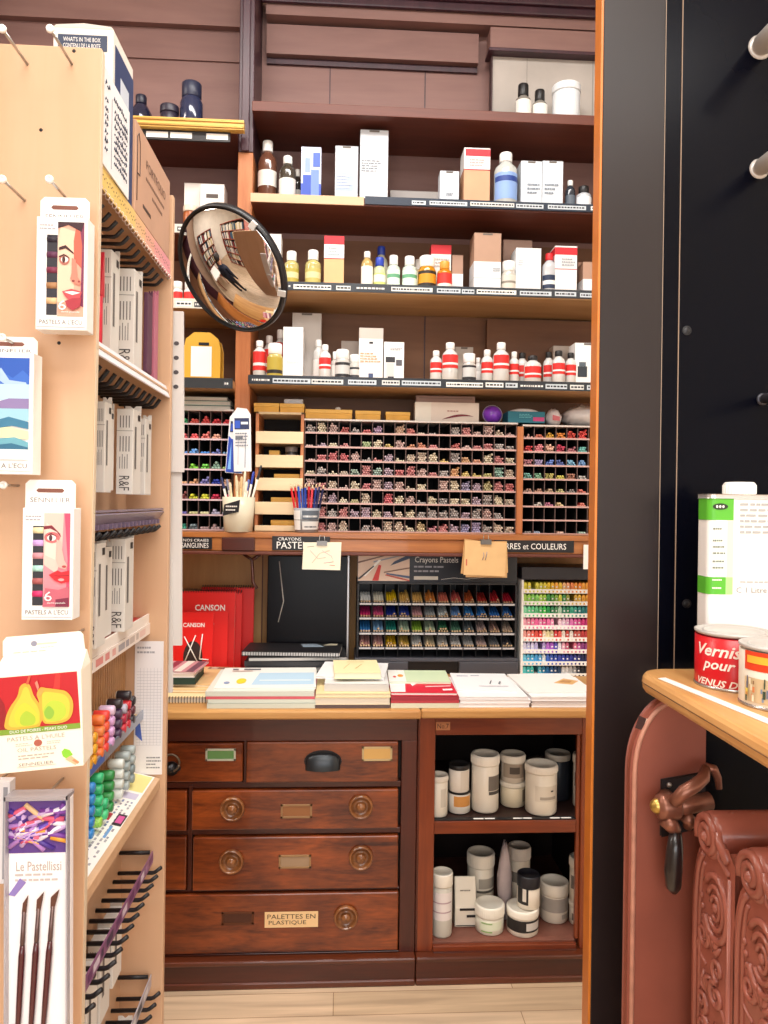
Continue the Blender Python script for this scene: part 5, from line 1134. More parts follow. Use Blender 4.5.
for lab, th, dx, c in (('white pad lowest of the pile beside the dark partition', .012, 0, '#f2efee'), ('brown-edged pad in the pile beside the dark partition', .006, .002, '#a88a80'), ('thick white pad in the pile beside the dark partition', .014, 0, '#f3f0f0')):
    book(lab, xa+dx, xb+dx, zz, th, 2.34, .27, c, '#e6dedc', 0, 'paper_pad', 'pads in the pile beside the dark partition', cat='pad'); zz += th+.0005
book('white pad with an orange-brown picture, topmost beside the dark partition', xa-.01, xb-.01, zz, .006, 2.38, .25, '#f4f0ec', '#efeae6', .04, 'paper_pad', cat='pad', deco=[('#e0b070', [(.55,.45),(.8,.35),(.98,.55),(.8,.7)]), ('#c08a50', [(.65,.5),(.8,.45),(.88,.55),(.75,.6)])])
book('white leaflet lying loose between the two piles of pads', stack_x(527,537,706,2.34)[0], stack_x(527,537,706,2.34)[1], ZW, .004, 2.34, .26, '#f4f2f2', rot=0, name='leaflet', cat='leaflet') if 0 else None

# ================================================================== JARS IN THE OPEN CUPBOARD
J = 'white jars in the open cupboard'
U = ZJ1+.0036
GY = '#8d857c'
tub('white jar cut off by the door frame, upper cupboard shelf', 428, 448, 774, 2.42, U, '#e2d8c8', '#ded4c6', ((.55,.75,.25,.7,'#c9bfb0'),), .14)
tub('white jar with orange label, lower one of a stacked pair', 447.5, 470.5, 789.5, 2.45, U, '#e6dfd4', '#2a2524', ((.3,.85,.35,.85,'#cf8f48'),), .06, ribs=False)
z2_ = U + span(447.5, 470.5, 789.5, 2.45, U)[2]
tub('black-lidded white jar stacked on the orange-labelled jar', 448.5, 469.5, 763, 2.45, z2_, '#e4dace', '#1c1919', ((.5,.8,.1,.8,'#d6cabb'),), .16, ribs=False)
tub('tall white jar with a dark square label, upper cupboard shelf', 471, 499, 753, 2.46, U, '#e9dfcf', '#eae1d3', ((.52,.9,.40,.66,'#6e665e'),(.53,.88,.33,.39,'#4a443e')), .17)
tub('lower jar of the stacked pair behind the tall white jar', 500, 525, 779.5, 2.50, U, '#e3d5b9', '#e6dccb', ((.72,.95,.2,.7,'#8f7f6c'),), .2)
z2_ = U + span(500, 525, 779.5, 2.50, U)[2]
tub('upper jar with a brown lettered label in the stacked pair', 500.5, 525, 753, 2.50, z2_, '#cfc2b2', '#e4dacb', ((.15,.85,.2,.7,'#9a8a7a'),(.35,.62,.35,.6,'#4a3f38')), .28)
tub('broad white jar with a faint label, nearest on the upper cupboard shelf', 525, 557, 763, 2.44, U, '#e6dccb', '#e9e0d2', ((.3,.8,.3,.62,'#d8cdbc'),(.4,.75,.34,.4,'#a59a8c'),(.62,.68,.5,.53,'#3a3430')), .15)
tub('dark glass jar with white lid behind the broad white jar', 545, 570, 752, 2.55, U, '#2c3038', '#ded4c4', (), .13, ribs=False)
tub('white jar at the cupboard side, upper shelf, grey label', 573, 590, 753, 2.48, U, '#e2d9cb', '#e0d6c8', ((.1,.5,.4,.65,'#85807c'),), .18)
bag('crumpled clear bag at the back of the upper cupboard shelf', 522, 560, 756, 2.72, U, '#8a7468', None, 9, dep=.05)
L = ZJ0+.0006
t = tub('clear jar of white powder with paper label and white lid, lower shelf corner', 431, 452.5, 871, 2.42, L, '#c9c4b8', '#e8dfd0', ((.1,.85,.28,.72,'#e6dcd8'),(.15,.8,.4,.42,'#b89aa0'),(.15,.8,.55,.57,'#b89aa0')), .2, glass=False, ribs=False)
x0, x1, h = span(454, 475, 876, 2.47, L)
t = thing('powder_pouch', 'white pouch with black print standing beside the powder jar', 'pouch', ((x0+x1)/2, 2.47, L)); w = x1-x0
mb = MB(); mb.add([(-w/2,-.02,0),(w/2,-.02,0),(w/2,.02,0),(-w/2,.02,0),(-w/2,-.025,h*.4),(w/2,-.025,h*.4),(w/2,.02,h*.4),(-w/2,.02,h*.4),(-w/2,-.003,h),(w/2,-.003,h),(w/2,.003,h),(-w/2,.003,h)],
    [(0,1,5,4),(4,5,9,8),(1,2,6,5),(5,6,10,9),(2,3,7,6),(6,7,11,10),(3,0,4,7),(7,4,8,11),(8,9,10,11),(0,3,2,1)], M('#ebe3d4',.5)); mb.build('pouch', t, bevel=.004)
mb = MB(); mb.box(-w*.28,w*.46,-.0262,-.0258,h*.36,h*.41,BLACK); mb.box(w*.05,w*.46,-.0262,-.0252,h*.22,h*.27,BLACK); scribble(mb,-w*.25,w*.3,h*.72,h*.78,-.0165,1,'#7a7068'); mb.box(-w*.46,w*.46,-.0222,-.021,h*.03,h*.045,BLACK); mb.build('print', t)
tub('tall white ribbed jar behind the pouch, lower cupboard shelf', 467, 494, 851, 2.56, L, '#e4dac9', '#e8dfd0', ((.4,.95,.45,.62,'#a59c90'),(.35,.9,.38,.42,'#5a524a')), .22)
tub('low round white tub with green print, front of the lower shelf', 475, 504, 902, 2.44, L, '#e6e4d4', '#ece6d8', ((.2,.75,.2,.5,'#dfe6cc'),(.25,.5,.42,.47,'#8fb070'),(.25,.5,.12,.17,'#8fb070')), .4)
tub('tall jar with a clear hazy lid behind the stacked tubs', 508, 530, 845, 2.58, L, '#dcd0bf', '#d8ccc0', ((.1,.6,.45,.62,'#7f776f'),), .2)
bag('folded white plastic bag standing between the jars on the lower shelf', 497, 512, 842, 2.50, L, '#b8a8a8', None, 12, dep=.02)
tub('white tub with a black label, bottom one of the stacked front pair', 506.5, 538.5, 905, 2.43, L, '#ebe5d8', '#efe8da', ((.02,.95,.2,.66,'#1e1c1c'),(.5,.85,.28,.58,'#cfcac4')), .3, ribs=False)
z2_ = L + span(506.5, 538.5, 905, 2.43, L)[2]
tub('small black-lidded tub stacked on the black-labelled white tub', 517, 540, 873, 2.43, z2_, '#e9dfcf', '#181820', ((.05,.42,.15,.75,'#231f1e'),(.25,.36,.25,.65,'#d8d0c4')), .36, ribs=False)
tub('white jar with a grey label beside the stacked tubs, lower shelf', 540, 568, 880, 2.50, L, '#e4dbcb', '#ebe2d3', ((.05,.95,.3,.66,'#a8a098'),(.6,.9,.12,.24,'#b0a69a')), .3, ribs=False)
tub('lower white tub at the cupboard side, lower shelf', 569, 589, 899, 2.47, L, '#e4dbcc', '#e6ddce', ((.15,.5,.2,.5,'#6a625c'),), .25)
z2_ = L + span(569, 589, 899, 2.47, L)[2]
tub('upper white tub of the pair at the cupboard side', 569.5, 589, 856, 2.47, z2_, '#e2d8c8', '#e6dccd', ((.1,.5,.3,.6,'#7a726a'),), .22)
# ================================================================== DISPLAY RACK
XE, Y0, Y1, XI2 = -.381, 1.20, 1.72, -.475
ZSA = 2.018
ZRK = at(60, 46, Y0)[1]; ZRK2 = at(170, 195, Y1)[1]
rk = thing('display_rack', 'tall pale plywood display rack with hook rows and slanted trays', 'display rack', (-.6, 1.46, 0))
def rp(name, mb, bevel=0, label=None, parent=None):
    for i, v in enumerate(mb.v): mb.v[i] = (v[0]+.6, v[1]-1.46, v[2])
    return mb.build(name, parent or rk, bevel=bevel, label=label)
XB_ = XE-.013; XT_ = XE+.003
mb = MB(); mb.hexa([(-.85,Y0,0),(XB_,Y0,0),(XB_,Y0+.016,0),(-.85,Y0+.016,0),(-.85,Y0,ZRK),(XT_,Y0,ZRK),(XT_,Y0+.016,ZRK),(-.85,Y0+.016,ZRK)], PALEPLY); fp = rp('front_panel', mb, .0015)
mb = MB(); mb.hexa([(XB_-.001,Y0+.002,.01),(XB_+.0008,Y0+.002,.01),(XB_+.0008,Y0+.014,.01),(XB_-.001,Y0+.014,.01),(XT_-.001,Y0+.002,ZRK-.003),(XT_+.0008,Y0+.002,ZRK-.003),(XT_+.0008,Y0+.014,ZRK-.003),(XT_-.001,Y0+.014,ZRK-.003)], M('#dcc9ae',.5)); rp('edge_band', mb, 0, 'pale edge band', fp)
mb = MB()
for px, py in ((74, 51), (41, 130), (59, 343)):
    x, z = at(px, py, Y0); mb.lathe([(0,0),(.0028,0),(.0028,-.001),(0,-.001)], BLACK, (x,Y0-.0003,z), 10, 'y')
rp('screw_holes', mb, 0, None, fp)
mb = MB(); mb.box(-.85, XE, Y1, Y1+.018, 0, ZRK2, PALEPLY); bp_ = rp('back_panel', mb, .0015)
mb = MB(); mb.box(XI2-.012, XI2, Y0+.016, Y1, 0, ZSA-.0065, PALEPLY); rp('inner_panel', mb)
mb = MB()
zr0, zr1 = .86, 1.2
for k in range(34):
    y = Y0+.02+k*.0148; mb.box(XI2, XI2+.004, y, y+.0095, zr0, zr1, M('#b98a5c',.6,var=.1,scale=30))
rp('ribbed_panel', mb)
# shelves and price strips
def strip(name, x0, z0, x1, z1, y0, y1, m, th=.003):
    mb = MB(); mb.hexa([(x0,y0,z0),(x1,y0,z1),(x1,y1,z1),(x0,y1,z0),(x0,y0,z0+th),(x1,y0,z1+th),(x1,y1,z1+th),(x0,y1,z0+th)], m); return mb
YA, YBk = Y0+.016, Y1-.001
ZSA = 2.018
mb = MB(); mb.box(XI2, XE-.006, YA, YBk, ZSA-.006, ZSA, PALEPLYX); o = rp('shelf', mb)
mb = MB(); n = 14
for k in range(n):
    f = k/n; c = ['#e9c873','#e9c873','#e8c67a','#e8b98a','#e6ab96','#e5a0a0','#e49aa4'][int(f*7)]
    mb.box(XE-.006, XE-.0045, YA+(YBk-YA)*f, YA+(YBk-YA)*(k+1)/n, ZSA-.034, ZSA+.002, M(c,.5))
    for q in range(5):
        y = YA+(YBk-YA)*(k+q/5)/n; mb.box(XE-.0044, XE-.0040, y, y+.003, ZSA-.012-.004*(q%3), ZSA-.010-.004*(q%3), M('#8a6a50',.6))
rp('price_strip', mb, 0, 'yellow to pink price strip', o)
mb = MB()
for k in range(26):
    y = YA+.01+k*(YBk-YA-.02)/25
    mb.tube([(XE-.005+.004*math.cos(a), y, ZSA-.036+.005*math.sin(a)) for a in [2*PI*i/8 for i in range(9)]], .001, M('#d6c2b6',.3,.4), 5)
rp('wire_coil', mb, 0, None, o)
def price(parent_name, z, x, hgt, base, seed, marks, slope=0.0):
    r = random.Random(seed); mb = MB(); mb.box(x, x+.0018, YA, YBk, z, z+hgt, base); y = YA+.01
    while y < YBk-.03:
        w = r.uniform(.012, .05); mb.flat([(x+.0021,y,z+hgt*.25),(x+.0021,y+w,z+hgt*.25),(x+.0021,y+w,z+hgt*.8),(x+.0021,y,z+hgt*.8)], M(r.choice(marks),.5)); y += w+r.uniform(.004,.02)
    return mb
mb = strip('s', XI2, 1.722, XE-.004, 1.728, YA, YBk, PALEPLYX, .004); o = rp('shelf', mb)
mb = MB(); mb.hexa([(XE-.010,YA,1.742),(XE-.001,YA,1.716),(XE-.001,YBk,1.716),(XE-.010,YBk,1.742),(XE-.012,YA,1.743),(XE-.003,YA,1.7145),(XE-.003,YBk,1.7145),(XE-.012,YBk,1.743)], M('#e6e4ea',.4)); rp('price_strip', mb, 0, 'white price strip', o)
CLP = M('#a79aae', .25, trans=.35)
mb = strip('s', XI2, 1.462, XE-.012, 1.466, YA, YBk, CLP, .004); mb.hexa([(XE-.03,YA,1.435),(XE-.01,YA,1.462),(XE-.01,YBk,1.462),(XE-.03,YBk,1.435),(XE-.033,YA,1.436),(XE-.013,YA,1.464),(XE-.013,YBk,1.464),(XE-.033,YBk,1.436)], CLP)
for k in range(18): 
    y = YA+.02+k*.026; mb.box(XE-.031, XE-.012, y, y+.006, 1.437, 1.446, M('#6f6078',.4))
rp('plastic_shelf', mb, 0, 'purple-tinted clear plastic shelf')
RED_ = M('#b5222c', .3)
mb = MB(); mb.box(XI2, -.425, YA, YBk, 1.222, 1.226, RED_); mb.box(-.425, -.421, YA, YBk, 1.214, 1.234, M('#efe6de',.5)); o = rp('shelf', mb, 0, 'red tray with a white edge')
rp('price_strip', price('', 1.190, -.4205, .024, M('#efe2da',.5), 4, ['#e0a8a0','#d88a86','#a8a0a6','#c8b8b0','#e8c8c0']), 0, 'pink and white price strip', o)
mb = MB(); mb.box(XI2, -.434, YA, YBk, 1.007, 1.011, M('#c9a878',.5)); mb.box(-.434,-.430,YA,YBk,1.001,1.020,M('#9aa2b2',.3,.5)); mb.box(-.4298,-.4294,YA,YA+.22,1.004,1.017,M('#3f62b0',.4)); o = rp('marker_tray', mb, 0, 'narrow tray with a grey-blue lip')
mb = MB(); mb.hexa([(XI2,YA,.866),(-.392,YA,.846),(-.392,YBk,.846),(XI2,YBk,.866),(XI2,YA,.888),(-.392,YA,.868),(-.392,YBk,.868),(XI2,YBk,.888)], PALEPLYX); o = rp('slanted_tray', mb, .0015)
mb = MB(); r = random.Random(5)
def onF(f, y): x = -.462+(.066)*f; return (x, y, .8885-.02*(x-XI2)/(-.392-XI2)+.0009)
def patch(f0, f1, y0, y1, c, lift=0): mb.flat([(p[0], p[1], p[2]+lift) for p in (onF(f0,y0), onF(f1,y0), onF(f1,y1), onF(f0,y1))], M(c,.5))
patch(.05,.9,YA+.005,YBk-.005,'#f4f0ea'); patch(.12,.85,YBk-.10,YBk-.01,'#e6da8c',.0003); patch(.12,.8,YBk-.14,YBk-.11,'#c9c2d8',.0003)
for k in range(26):
    y = YA+.01+k*.0145
    if y > YBk-.15: break
    for f in (.15,.3,.45,.6,.72): 
        if r.random() < .8: patch(f, f+.06, y, y+r.uniform(.006,.013), r.choice(['#8a8a96','#7a86a8','#a8a4a8','#9a9098']), .0003)
patch(.62,.88,1.455,1.505,'#2a2026',.0006); patch(.66,.84,1.465,1.497,'#d0569a',.0009); patch(.30,.48,1.47,1.50,'#c03a42',.0006); patch(.62,.7,1.40,1.45,'#6a9ad0',.0006)
rp('price_sheet', mb, 0, 'white printed price sheet with a pink picture', o)
for z, sd, col, mk in ((.680, 6, '#8a5a80', ['#6a3a68','#b48ab0','#d8c8d8','#4a3a52']), (.405, 7, '#b0aab4', ['#5a5a62','#3a3a40','#dcd8dc','#7a5a78'])):
    rp('price_strip', price('', z, -.407, .026, M(col,.35), sd, mk))
# rows of hooks
def hooks(label, z, n, xe, up, y0=Y0+.035, y1=Y1-.03, r=.0035, m=BLACK):
    t = thing('hook_row', label, 'hooks', (XI2+.002, (y0+y1)/2, z), 'rows of black hooks on the display rack')
    for k in range(n):
        y = y0+(y1-y0)*k/(n-1)-(y0+y1)/2
        mb = MB(); L = xe-XI2-.002; mb.tube([(0,y,0),(L*.8,y,0),(L*.86,y,up*.15),(L,y,up)], r, m, 6); mb.build('prong', t)
hooks('row of black bent hooks beneath the yellow and pink price strip', 1.958, 13, XE-.014, .014)
hooks('row of black hooks beneath the white price strip', 1.690, 12, XE-.016, .018, r=.004)
hooks('row of black hooks just below the purple plastic shelf', 1.420, 12, XE-.012, .012, r=.004)
hooks('long row of black hooks below the slanted printed tray, behind the purple strip', .671, 13, -.380, .012, r=.0042)
hooks('lowest row of black hooks on the display rack', .396, 13, -.380, .012, r=.0042)
for z in (.711, .437):
    mb = MB(); mb.tube([(XI2+.002,0,0),(-.408,0,0)], .0045, BLACK, 6)
    tag(mb.build('strip_arm', loc=(0, Y1-.02, z)), f'black arm holding the {"upper" if z > .6 else "lower"} long price strip at the rack\'s back panel', 'hook')
# goods hanging in the rack
def slimbox(label, x0, x1, y0, dep, z0, z1, rf, c='#dcd8d2', group='white slim boxes hanging in the rack', name='pigment_stick_box', bars=True):
    w, h = x1-x0, z1-z0; t = thing(name, label, 'box', ((x0+x1)/2, y0+dep/2, z0), group)
    mb = MB(); mb.box(-w/2, w/2, -dep/2, dep/2, 0, h-.012, M(c,.5)); mb.build('body', t, bevel=.001)
    mb = MB(); mb.prism([(-w/2,h-.012),(w/2,h-.012),(w/2,h),(w*.2,h),(0,h-.005),(-w*.2,h),(-w/2,h)], dep/2-.002, dep/2, M(c,.5)); mb.build('hang_tab', t)
    mb = MB(); y = -dep/2-.0006; g = M('#6a6664',.6); H = h-.012
    if bars:
        for f0, f1 in ((.78,.92),(.5,.68)): 
            for u in (-.3,-.12,.06,.24): mb.flat([(w*u,y,H*f0),(w*(u+.06),y,H*f0),(w*(u+.06),y,H*f1),(w*u,y,H*f1)], g)
        mb.flat([(-w/2,y,H*.74),(w/2,y,H*.74),(w/2,y,H*.745),(-w/2,y,H*.745)], g); mb.flat([(w/2+.0005,-dep*.3,H*.3),(w/2+.0005,-dep*.1,H*.3),(w/2+.0005,-dep*.1,H*.8),(w/2+.0005,-dep*.3,H*.8)], g); mb.flat([(w/2+.0005,dep*.05,H*.88),(w/2+.0005,dep*.35,H*.88),(w/2+.0005,dep*.35,H*.95),(w/2+.0005,dep*.05,H*.95)], BLACK)
        for k in range(4): mb.flat([(w*(-.3+.15*k),y,H*.3),(w*(-.26+.15*k),y,H*.3),(w*(-.26+.15*k),y,H*(.44+.03*(k%2))),(w*(-.3+.15*k),y,H*(.44+.03*(k%2)))], g)
        mb.build('print', t)
    if rf: text('R&F', t, (0, -dep/2-.0008, H*.13), H*.17, w*.62, M('#4a4644',.6), rot=(PI/2, PI/2, 0))
    return t
def col(px0, px1, Y): return at(px0, 400, Y)[0], at(px1, 400, Y)[0]
def zz2(py, Y, px=115): return at(px, py, Y)[1]
# upper row
x0, x1 = -.452, -.436
for k, (yy, lab) in enumerate(((1.30, 'red tube nearer the front panel in the top hook row'), (1.335, 'red tube behind the nearer one in the top hook row'))):
    t = thing('paint_tube', lab, 'tube', (-.425, yy, 1.7385), 'red tubes hanging in the rack')
    mb = MB(); mb.lathe([(0,0),(.011,0),(.012,.02),(.012,.10)], M('#c82a3c',.3), n=14); mb.hexa([(-.0115,-.0115,.10),(.0115,-.0115,.10),(.0115,.0115,.10),(-.0115,.0115,.10),(-.014,-.001,.175),(.014,-.001,.175),(.014,.001,.175),(-.014,.001,.175)], M('#c82a3c',.3)); mb.build('tube', t)
    mb = MB(); mb.lathe([(.0085,-.006),(.0085,.0),(.009,.012),(0,.012)], M('#e8e2de',.4), n=12); mb.build('cap', t)
slimbox('slim white box next to the red tubes, top hook row', *(-.442,-.418), 1.40, .05, 1.745, 1.952, False)
slimbox('wide white box with a boxed R&F mark in the top hook row', *col(115,133,1.49), 1.49, .06, 1.735, 1.945, True)
t = slimbox('purple and pink crayon set hanging nearest the back panel', *col(145,149,1.6), 1.58, .04, 1.75, 1.925, False, '#5a2f48', None, 'crayon_set', False)
t = slimbox('rose coloured crayon set hanging right against the back panel', *col(150,155,1.65), 1.64, .03, 1.735, 1.94, False, '#b86a80', None, 'crayon_set', False)
# middle row
slimbox('slim white box nearest the front panel in the middle hook row', -.430, -.412, 1.26, .04, 1.500, 1.690, False)
slimbox('slim white box with a dark mark, second in the middle hook row', *col(98,107,1.37), 1.36, .04, 1.500, 1.672, False)
slimbox('narrow white box third in the middle hook row', *col(108,113,1.45), 1.42, .04, 1.505, 1.668, False)
slimbox('large white box lettered R&F in the middle hook row', *col(117,133.5,1.50), 1.50, .06, 1.498, 1.676, True)
slimbox('white box hanging behind the large lettered one, middle hook row', *col(137,146,1.60), 1.60, .05, 1.498, 1.668, False)
# lower row
slimbox('white box with dark bars nearest the front panel, lower hook row', *col(92,101,1.32), 1.31, .05, 1.2345, 1.425, True)
slimbox('white box with dark bars second in the lower hook row', *col(102,108,1.42), 1.41, .05, 1.2345, 1.412, False)
slimbox('wide white box lettered R&F standing on the red tray', *col(110,126,1.47), 1.48, .06, 1.2345, 1.425, True)
# lower white boxes on the lowest hooks
slimbox('white box hanging on the long hook row behind the purple strip, nearest the front panel', -.46, -.432, 1.36, .06, .46, .655, False, '#e6e3de')
slimbox('white box hanging on the long hook row, second from the front panel', -.46, -.436, 1.45, .06, .50, .665, False, '#dedbd6')
slimbox('white box hanging on the long hook row, third from the front panel', -.46, -.436, 1.53, .06, .52, .665, False, '#e6e3de')
slimbox('large white box in the lowest hook row', -.46, -.428, 1.42, .06, .20, .385, False, '#eceae6')
slimbox('white box beside the large one in the lowest hook row', -.46, -.43, 1.52, .06, .20, .38, False, '#eceae6')
slimbox('white box nearest the back panel in the lowest hook row', -.46, -.43, 1.60, .06, .20, .38, False, '#f0eeea')
# markers in the ribbed trays
def markers(base, xend, cols, tray):
    for Y, dark, names in cols:
        for k, (nm, c) in enumerate(names):
            z = base+.0101+k*.0196; L = .030
            t = thing('marker', f'{nm} marker, {ORD[k]} from below in the {dark} on the {tray}', 'marker', (xend-L-.004*k*0, Y+.0012*k, z), f'thick markers on the {tray}')
            mb = MB(); mb.lathe([(0,0),(.0078,0),(.0082,L*.55)], M('#ece8e2',.4), n=12, axis='x'); mb.build('barrel', t)
            mb = MB(); mb.lathe([(.0093,L*.08),(.0098,L*.12),(.0096,L*.93),(.0078,L),(0,L)], M(c,.35), n=14, axis='x'); mb.build('cap', t)
A_, O_, R_, LI, DV, BK = ('amber','#e0a020'), ('orange','#f07a3a'), ('red','#e8433a'), ('lilac','#d8a8dc'), ('dark violet','#4a3050'), ('black','#2a2228')
markers(1.012, XI2+.046, [(1.36,'amber column',[A_,A_,('amber','#e6ac2a'),('ochre','#d8942a')]), (1.385,'second amber column',[A_,('amber','#e6ac2a'),A_]), (1.425,'orange column',[O_,O_,('orange','#f08a4a'),O_]), (1.455,'red-orange column',[R_,R_,('red','#ee5a3a'),R_]),
    (1.49,'lilac column',[LI,LI,LI,('pale lilac','#e2c8e6')]), (1.54,'dark violet column',[DV,DV,DV,BK]), (1.575,'red column',[('red','#c8283a'),('crimson','#b02040'),('grey','#b8b4c8'),]), (1.605,'dark red column',[('red','#c82a3a'),('dark red','#8f2030'),('red','#d02a36'),BK]), (1.64,'black column',[BK,('dark red','#5a2030'),BK])], 'upper marker tray')
B_, G_, DG, WG, CG = ('blue','#2a86d0'), ('green','#2eb878'), ('dark green','#2a8a44'), ('pale grey','#d4dcd8'), ('grey','#a4b0b0')
markers(.8885, XI2+.048, [(1.335,'dark blue column',[('dark blue','#2a50c8'),('blue','#3a70d8'),('blue','#4a7ae0')]), (1.368,'blue column',[('blue','#2f8ad8'),B_,B_,('blue','#2a90d6'),B_]), (1.415,'green column',[('lime','#9ada5a'),G_,('green','#3ac884'),G_,G_]), (1.45,'bright green column',[('green','#4ad08a'),G_]), (1.485,'dark green column',[DG,('green','#3a9a50'),DG,DG]),
    (1.55,'pale grey column',[WG,WG,WG,WG]), (1.595,'grey column',[CG,CG,('grey','#98a4a4'),CG]), (1.635,'slate column',[('slate','#8a9898'),('slate','#7f8e90'),CG,CG])], 'slanted printed tray')
# paper sheet on the back panel
x0, x1 = at(134.5, 700, Y1-.002)[0], at(163, 700, Y1-.002)[0]; z1, z0 = at(150, 641, Y1)[1], at(150, 774, Y1)[1]; w, h = x1-x0, z1-z0
t = thing('price_sheet', 'white ruled price sheet pinned on the rack\'s back panel beside the markers', 'sheet', ((x0+x1)/2, Y1-.003, z0))
mb = MB(); mb.box(-w/2, w/2, -.0006, .0006, 0, h, M('#efedf0',.6)); mb.build('sheet', t)
mb = MB()
for k in range(26): mb.flat([(-w*.42,-.0009,h*(.22+k*.022)),(w*.45,-.0009,h*(.22+k*.022)),(w*.45,-.0009,h*(.2225+k*.022)),(-w*.42,-.0009,h*(.2225+k*.022))], M('#c0c0c8',.6))
for k in range(7): mb.flat([(-w*.3+k*w*.12,-.001,h*.22),(-w*.29+k*w*.12,-.001,h*.22),(-w*.29+k*w*.12,-.001,h*.8),(-w*.3+k*w*.12,-.001,h*.8)], M('#c4c4cc',.6))
scribble(mb, -w*.42, w*.2, h*.9, h*.97, -.001, 2, '#a8a8b0'); scribble(mb, -w*.05, w*.45, h*.04, h*.14, -.001, 4, '#8a8a92')
mb.flat([(-w*.45,-.0012,h*.30),(-w*.2,-.0012,h*.25),(-w*.28,-.0012,h*.38),(-w*.45,-.0012,h*.42)], M('#4a68c0',.5)); mb.build('print', t)
# long white cards hung behind the back panel
for lab, pa, pb, pt, pbm, Y in (('long white hanging card with dark round marks behind the rack, above the red pads', 150, 185, 312, 472, 1.765), ('narrow white card strip hanging lowest behind the rack', 150, 173.5, 560, 692, 1.762), ('white card hanging in the middle behind the rack, at its edge', 150, 183, 470, 645, 1.776)):
    x0, x1 = at(pa, (pt+pbm)/2, Y)[0], at(pb, (pt+pbm)/2, Y)[0]; z1, z0 = at(pb, pt, Y)[1], at(pb, pbm, Y)[1]; w, h = x1-x0, z1-z0
    t = thing('hanging_card', lab, 'card', ((x0+x1)/2, Y, z0))
    mb = MB(); mb.prism([(-w/2,0),(w/2,0),(w/2-.006,h),(-w/2,h)], -.004, .004, M('#d9d4d0',.5)); mb.build('card', t, bevel=.0005)
    mb = MB()
    for k in range(4 if 'marks' in lab else 0): mb.prism([(w*.40+.006*math.cos(a)-.012, h*(.80-.09*k)+.005*math.sin(a)) for a in [2*PI*i/10 for i in range(10)]], -.0046, -.0041, M('#4a4448',.5))
    if 'marks' in lab: mb.build('print', t)
    mb = MB(); mb.tube([(0,-Y+Y1+.018,h*.9),(0,.004,h*.9)], .002, STEEL, 6); mb.build('hanging_pin', t)
# top shelf goods
x0, x1 = at(53, 60, 1.295)[0], XE-.008; zt = at(90, 25, 1.295)[1]; w = x1-x0; h = zt-ZSA
t = thing('kit_box', 'white and navy boxed kit standing on top of the rack', 'box', ((x0+x1)/2, 1.355, ZSA+.0005))
mb = MB(); mb.box(-w/2, w/2, -.06, .06, 0, h-.006, M('#e3ddd4',.5)); mb.build('body', t, bevel=.001)
mb = MB(); mb.prism([(-w/2,h-.006),(w/2,h-.006),(w/2-.004,h-.002),(0,h+.002),(-w/2+.004,h-.002)], -.06, .06, M('#d8d0c6',.5)); mb.build('lid', t)
mb = MB(); mb.box(-w*.42, w*.4, -.0612, -.0604, h*.83, h*.93, M('#39435a',.5)); mb.box(w/2+.0004, w/2+.001, -.05, .06, 0, h*.9, M('#2c3c66',.5)); mb.box(w/2+.0011, w/2+.0015, -.02, .03, h*.55, h*.75, M('#c8d0dc',.5)); o = mb.build('printed_panel', t)
text("WHAT'S IN THE BOX", o, (-.002, -.0615, h*.90), w*.62, h*.028, WHITE); text('CONTENU DE LA BOITE', o, (-.002, -.0615, h*.86), w*.62, h*.028, WHITE)
# white price card and tan carton facing the aisle
def aisle(px0, px1, pyt, pyb, Xc): 
    y0, y1 = atx(px0, (pyt+pyb)/2, Xc)[0], atx(px1, (pyt+pyb)/2, Xc)[0]; return y0, y1
ZC0 = ZSA+.0025
t = thing('price_card', 'white handwritten price card standing at the front edge of the rack top', 'card', (XE-.0025, 1.29, ZC0)); hc = 2.175-ZC0
mb = MB(); mb.box(-.001, .001, -.072, .084, 0, hc, M('#f0eef0',.5)); mb.build('card', t)
mb = MB(); r = random.Random(2)
def handw(y, z, n):
    for k in range(n): 
        yy = y+k*.0085; mb.tube([(.0014,yy,z),(.0014,yy+.003,z+r.uniform(.003,.009)),(.0014,yy+.006,z+r.uniform(-.002,.004))], .0008, M('#30364e',.6), 4)
handw(-.055, hc*.84, 3); handw(-.01, hc*.82, 9)
for k in range(7): handw(-.055, hc*(.68-.085*k), 2)
for k in range(8): handw(-.005, hc*(.70-.078*k), 9)
mb.box(.0012,.0014,-.02,-.0185,hc*.06,hc*.8,M('#5a6078',.6)); mb.build('handwriting', t)
t = thing('poster_carton', 'flat tan cardboard carton with dark print standing along the rack top', 'box', (XE-.022, 1.54, ZC0)); hc = 2.19-ZC0
mb = MB(); mb.box(-.03, .018, -.115, .165, 0, hc, M('#c39a80',.6,var=.05,scale=15)); mb.build('body', t, bevel=.0015)
mb = MB()
mb.tube([(.0186,-.105,hc*.14),(.0186,-.105,hc*.84),(.0186,-.095,hc*.9),(.0186,-.085,hc*.8),(.0186,-.085,hc*.45),(.0186,-.1,hc*.45)], .0009, M('#4a342c',.6), 5); mb.box(.0182,.0186,-.06,.0,hc*.16,hc*.20,M('#4a342c',.6)); 
for z_, y_, n_ in ((.52,-.04,14),(.40,.01,8)):
    for q_ in range(n_): mb.box(.0182,.0186,y_+q_*.011,y_+q_*.011+.007,hc*z_,hc*z_+.006,M('#7a5a4a',.6))
o = mb.build('print', t)
text('PORTFOLIO', o, (.0188, .04, hc*.70), .16, .018, M('#6a4a3c',.6), rot=(PI/2,0,PI/2))

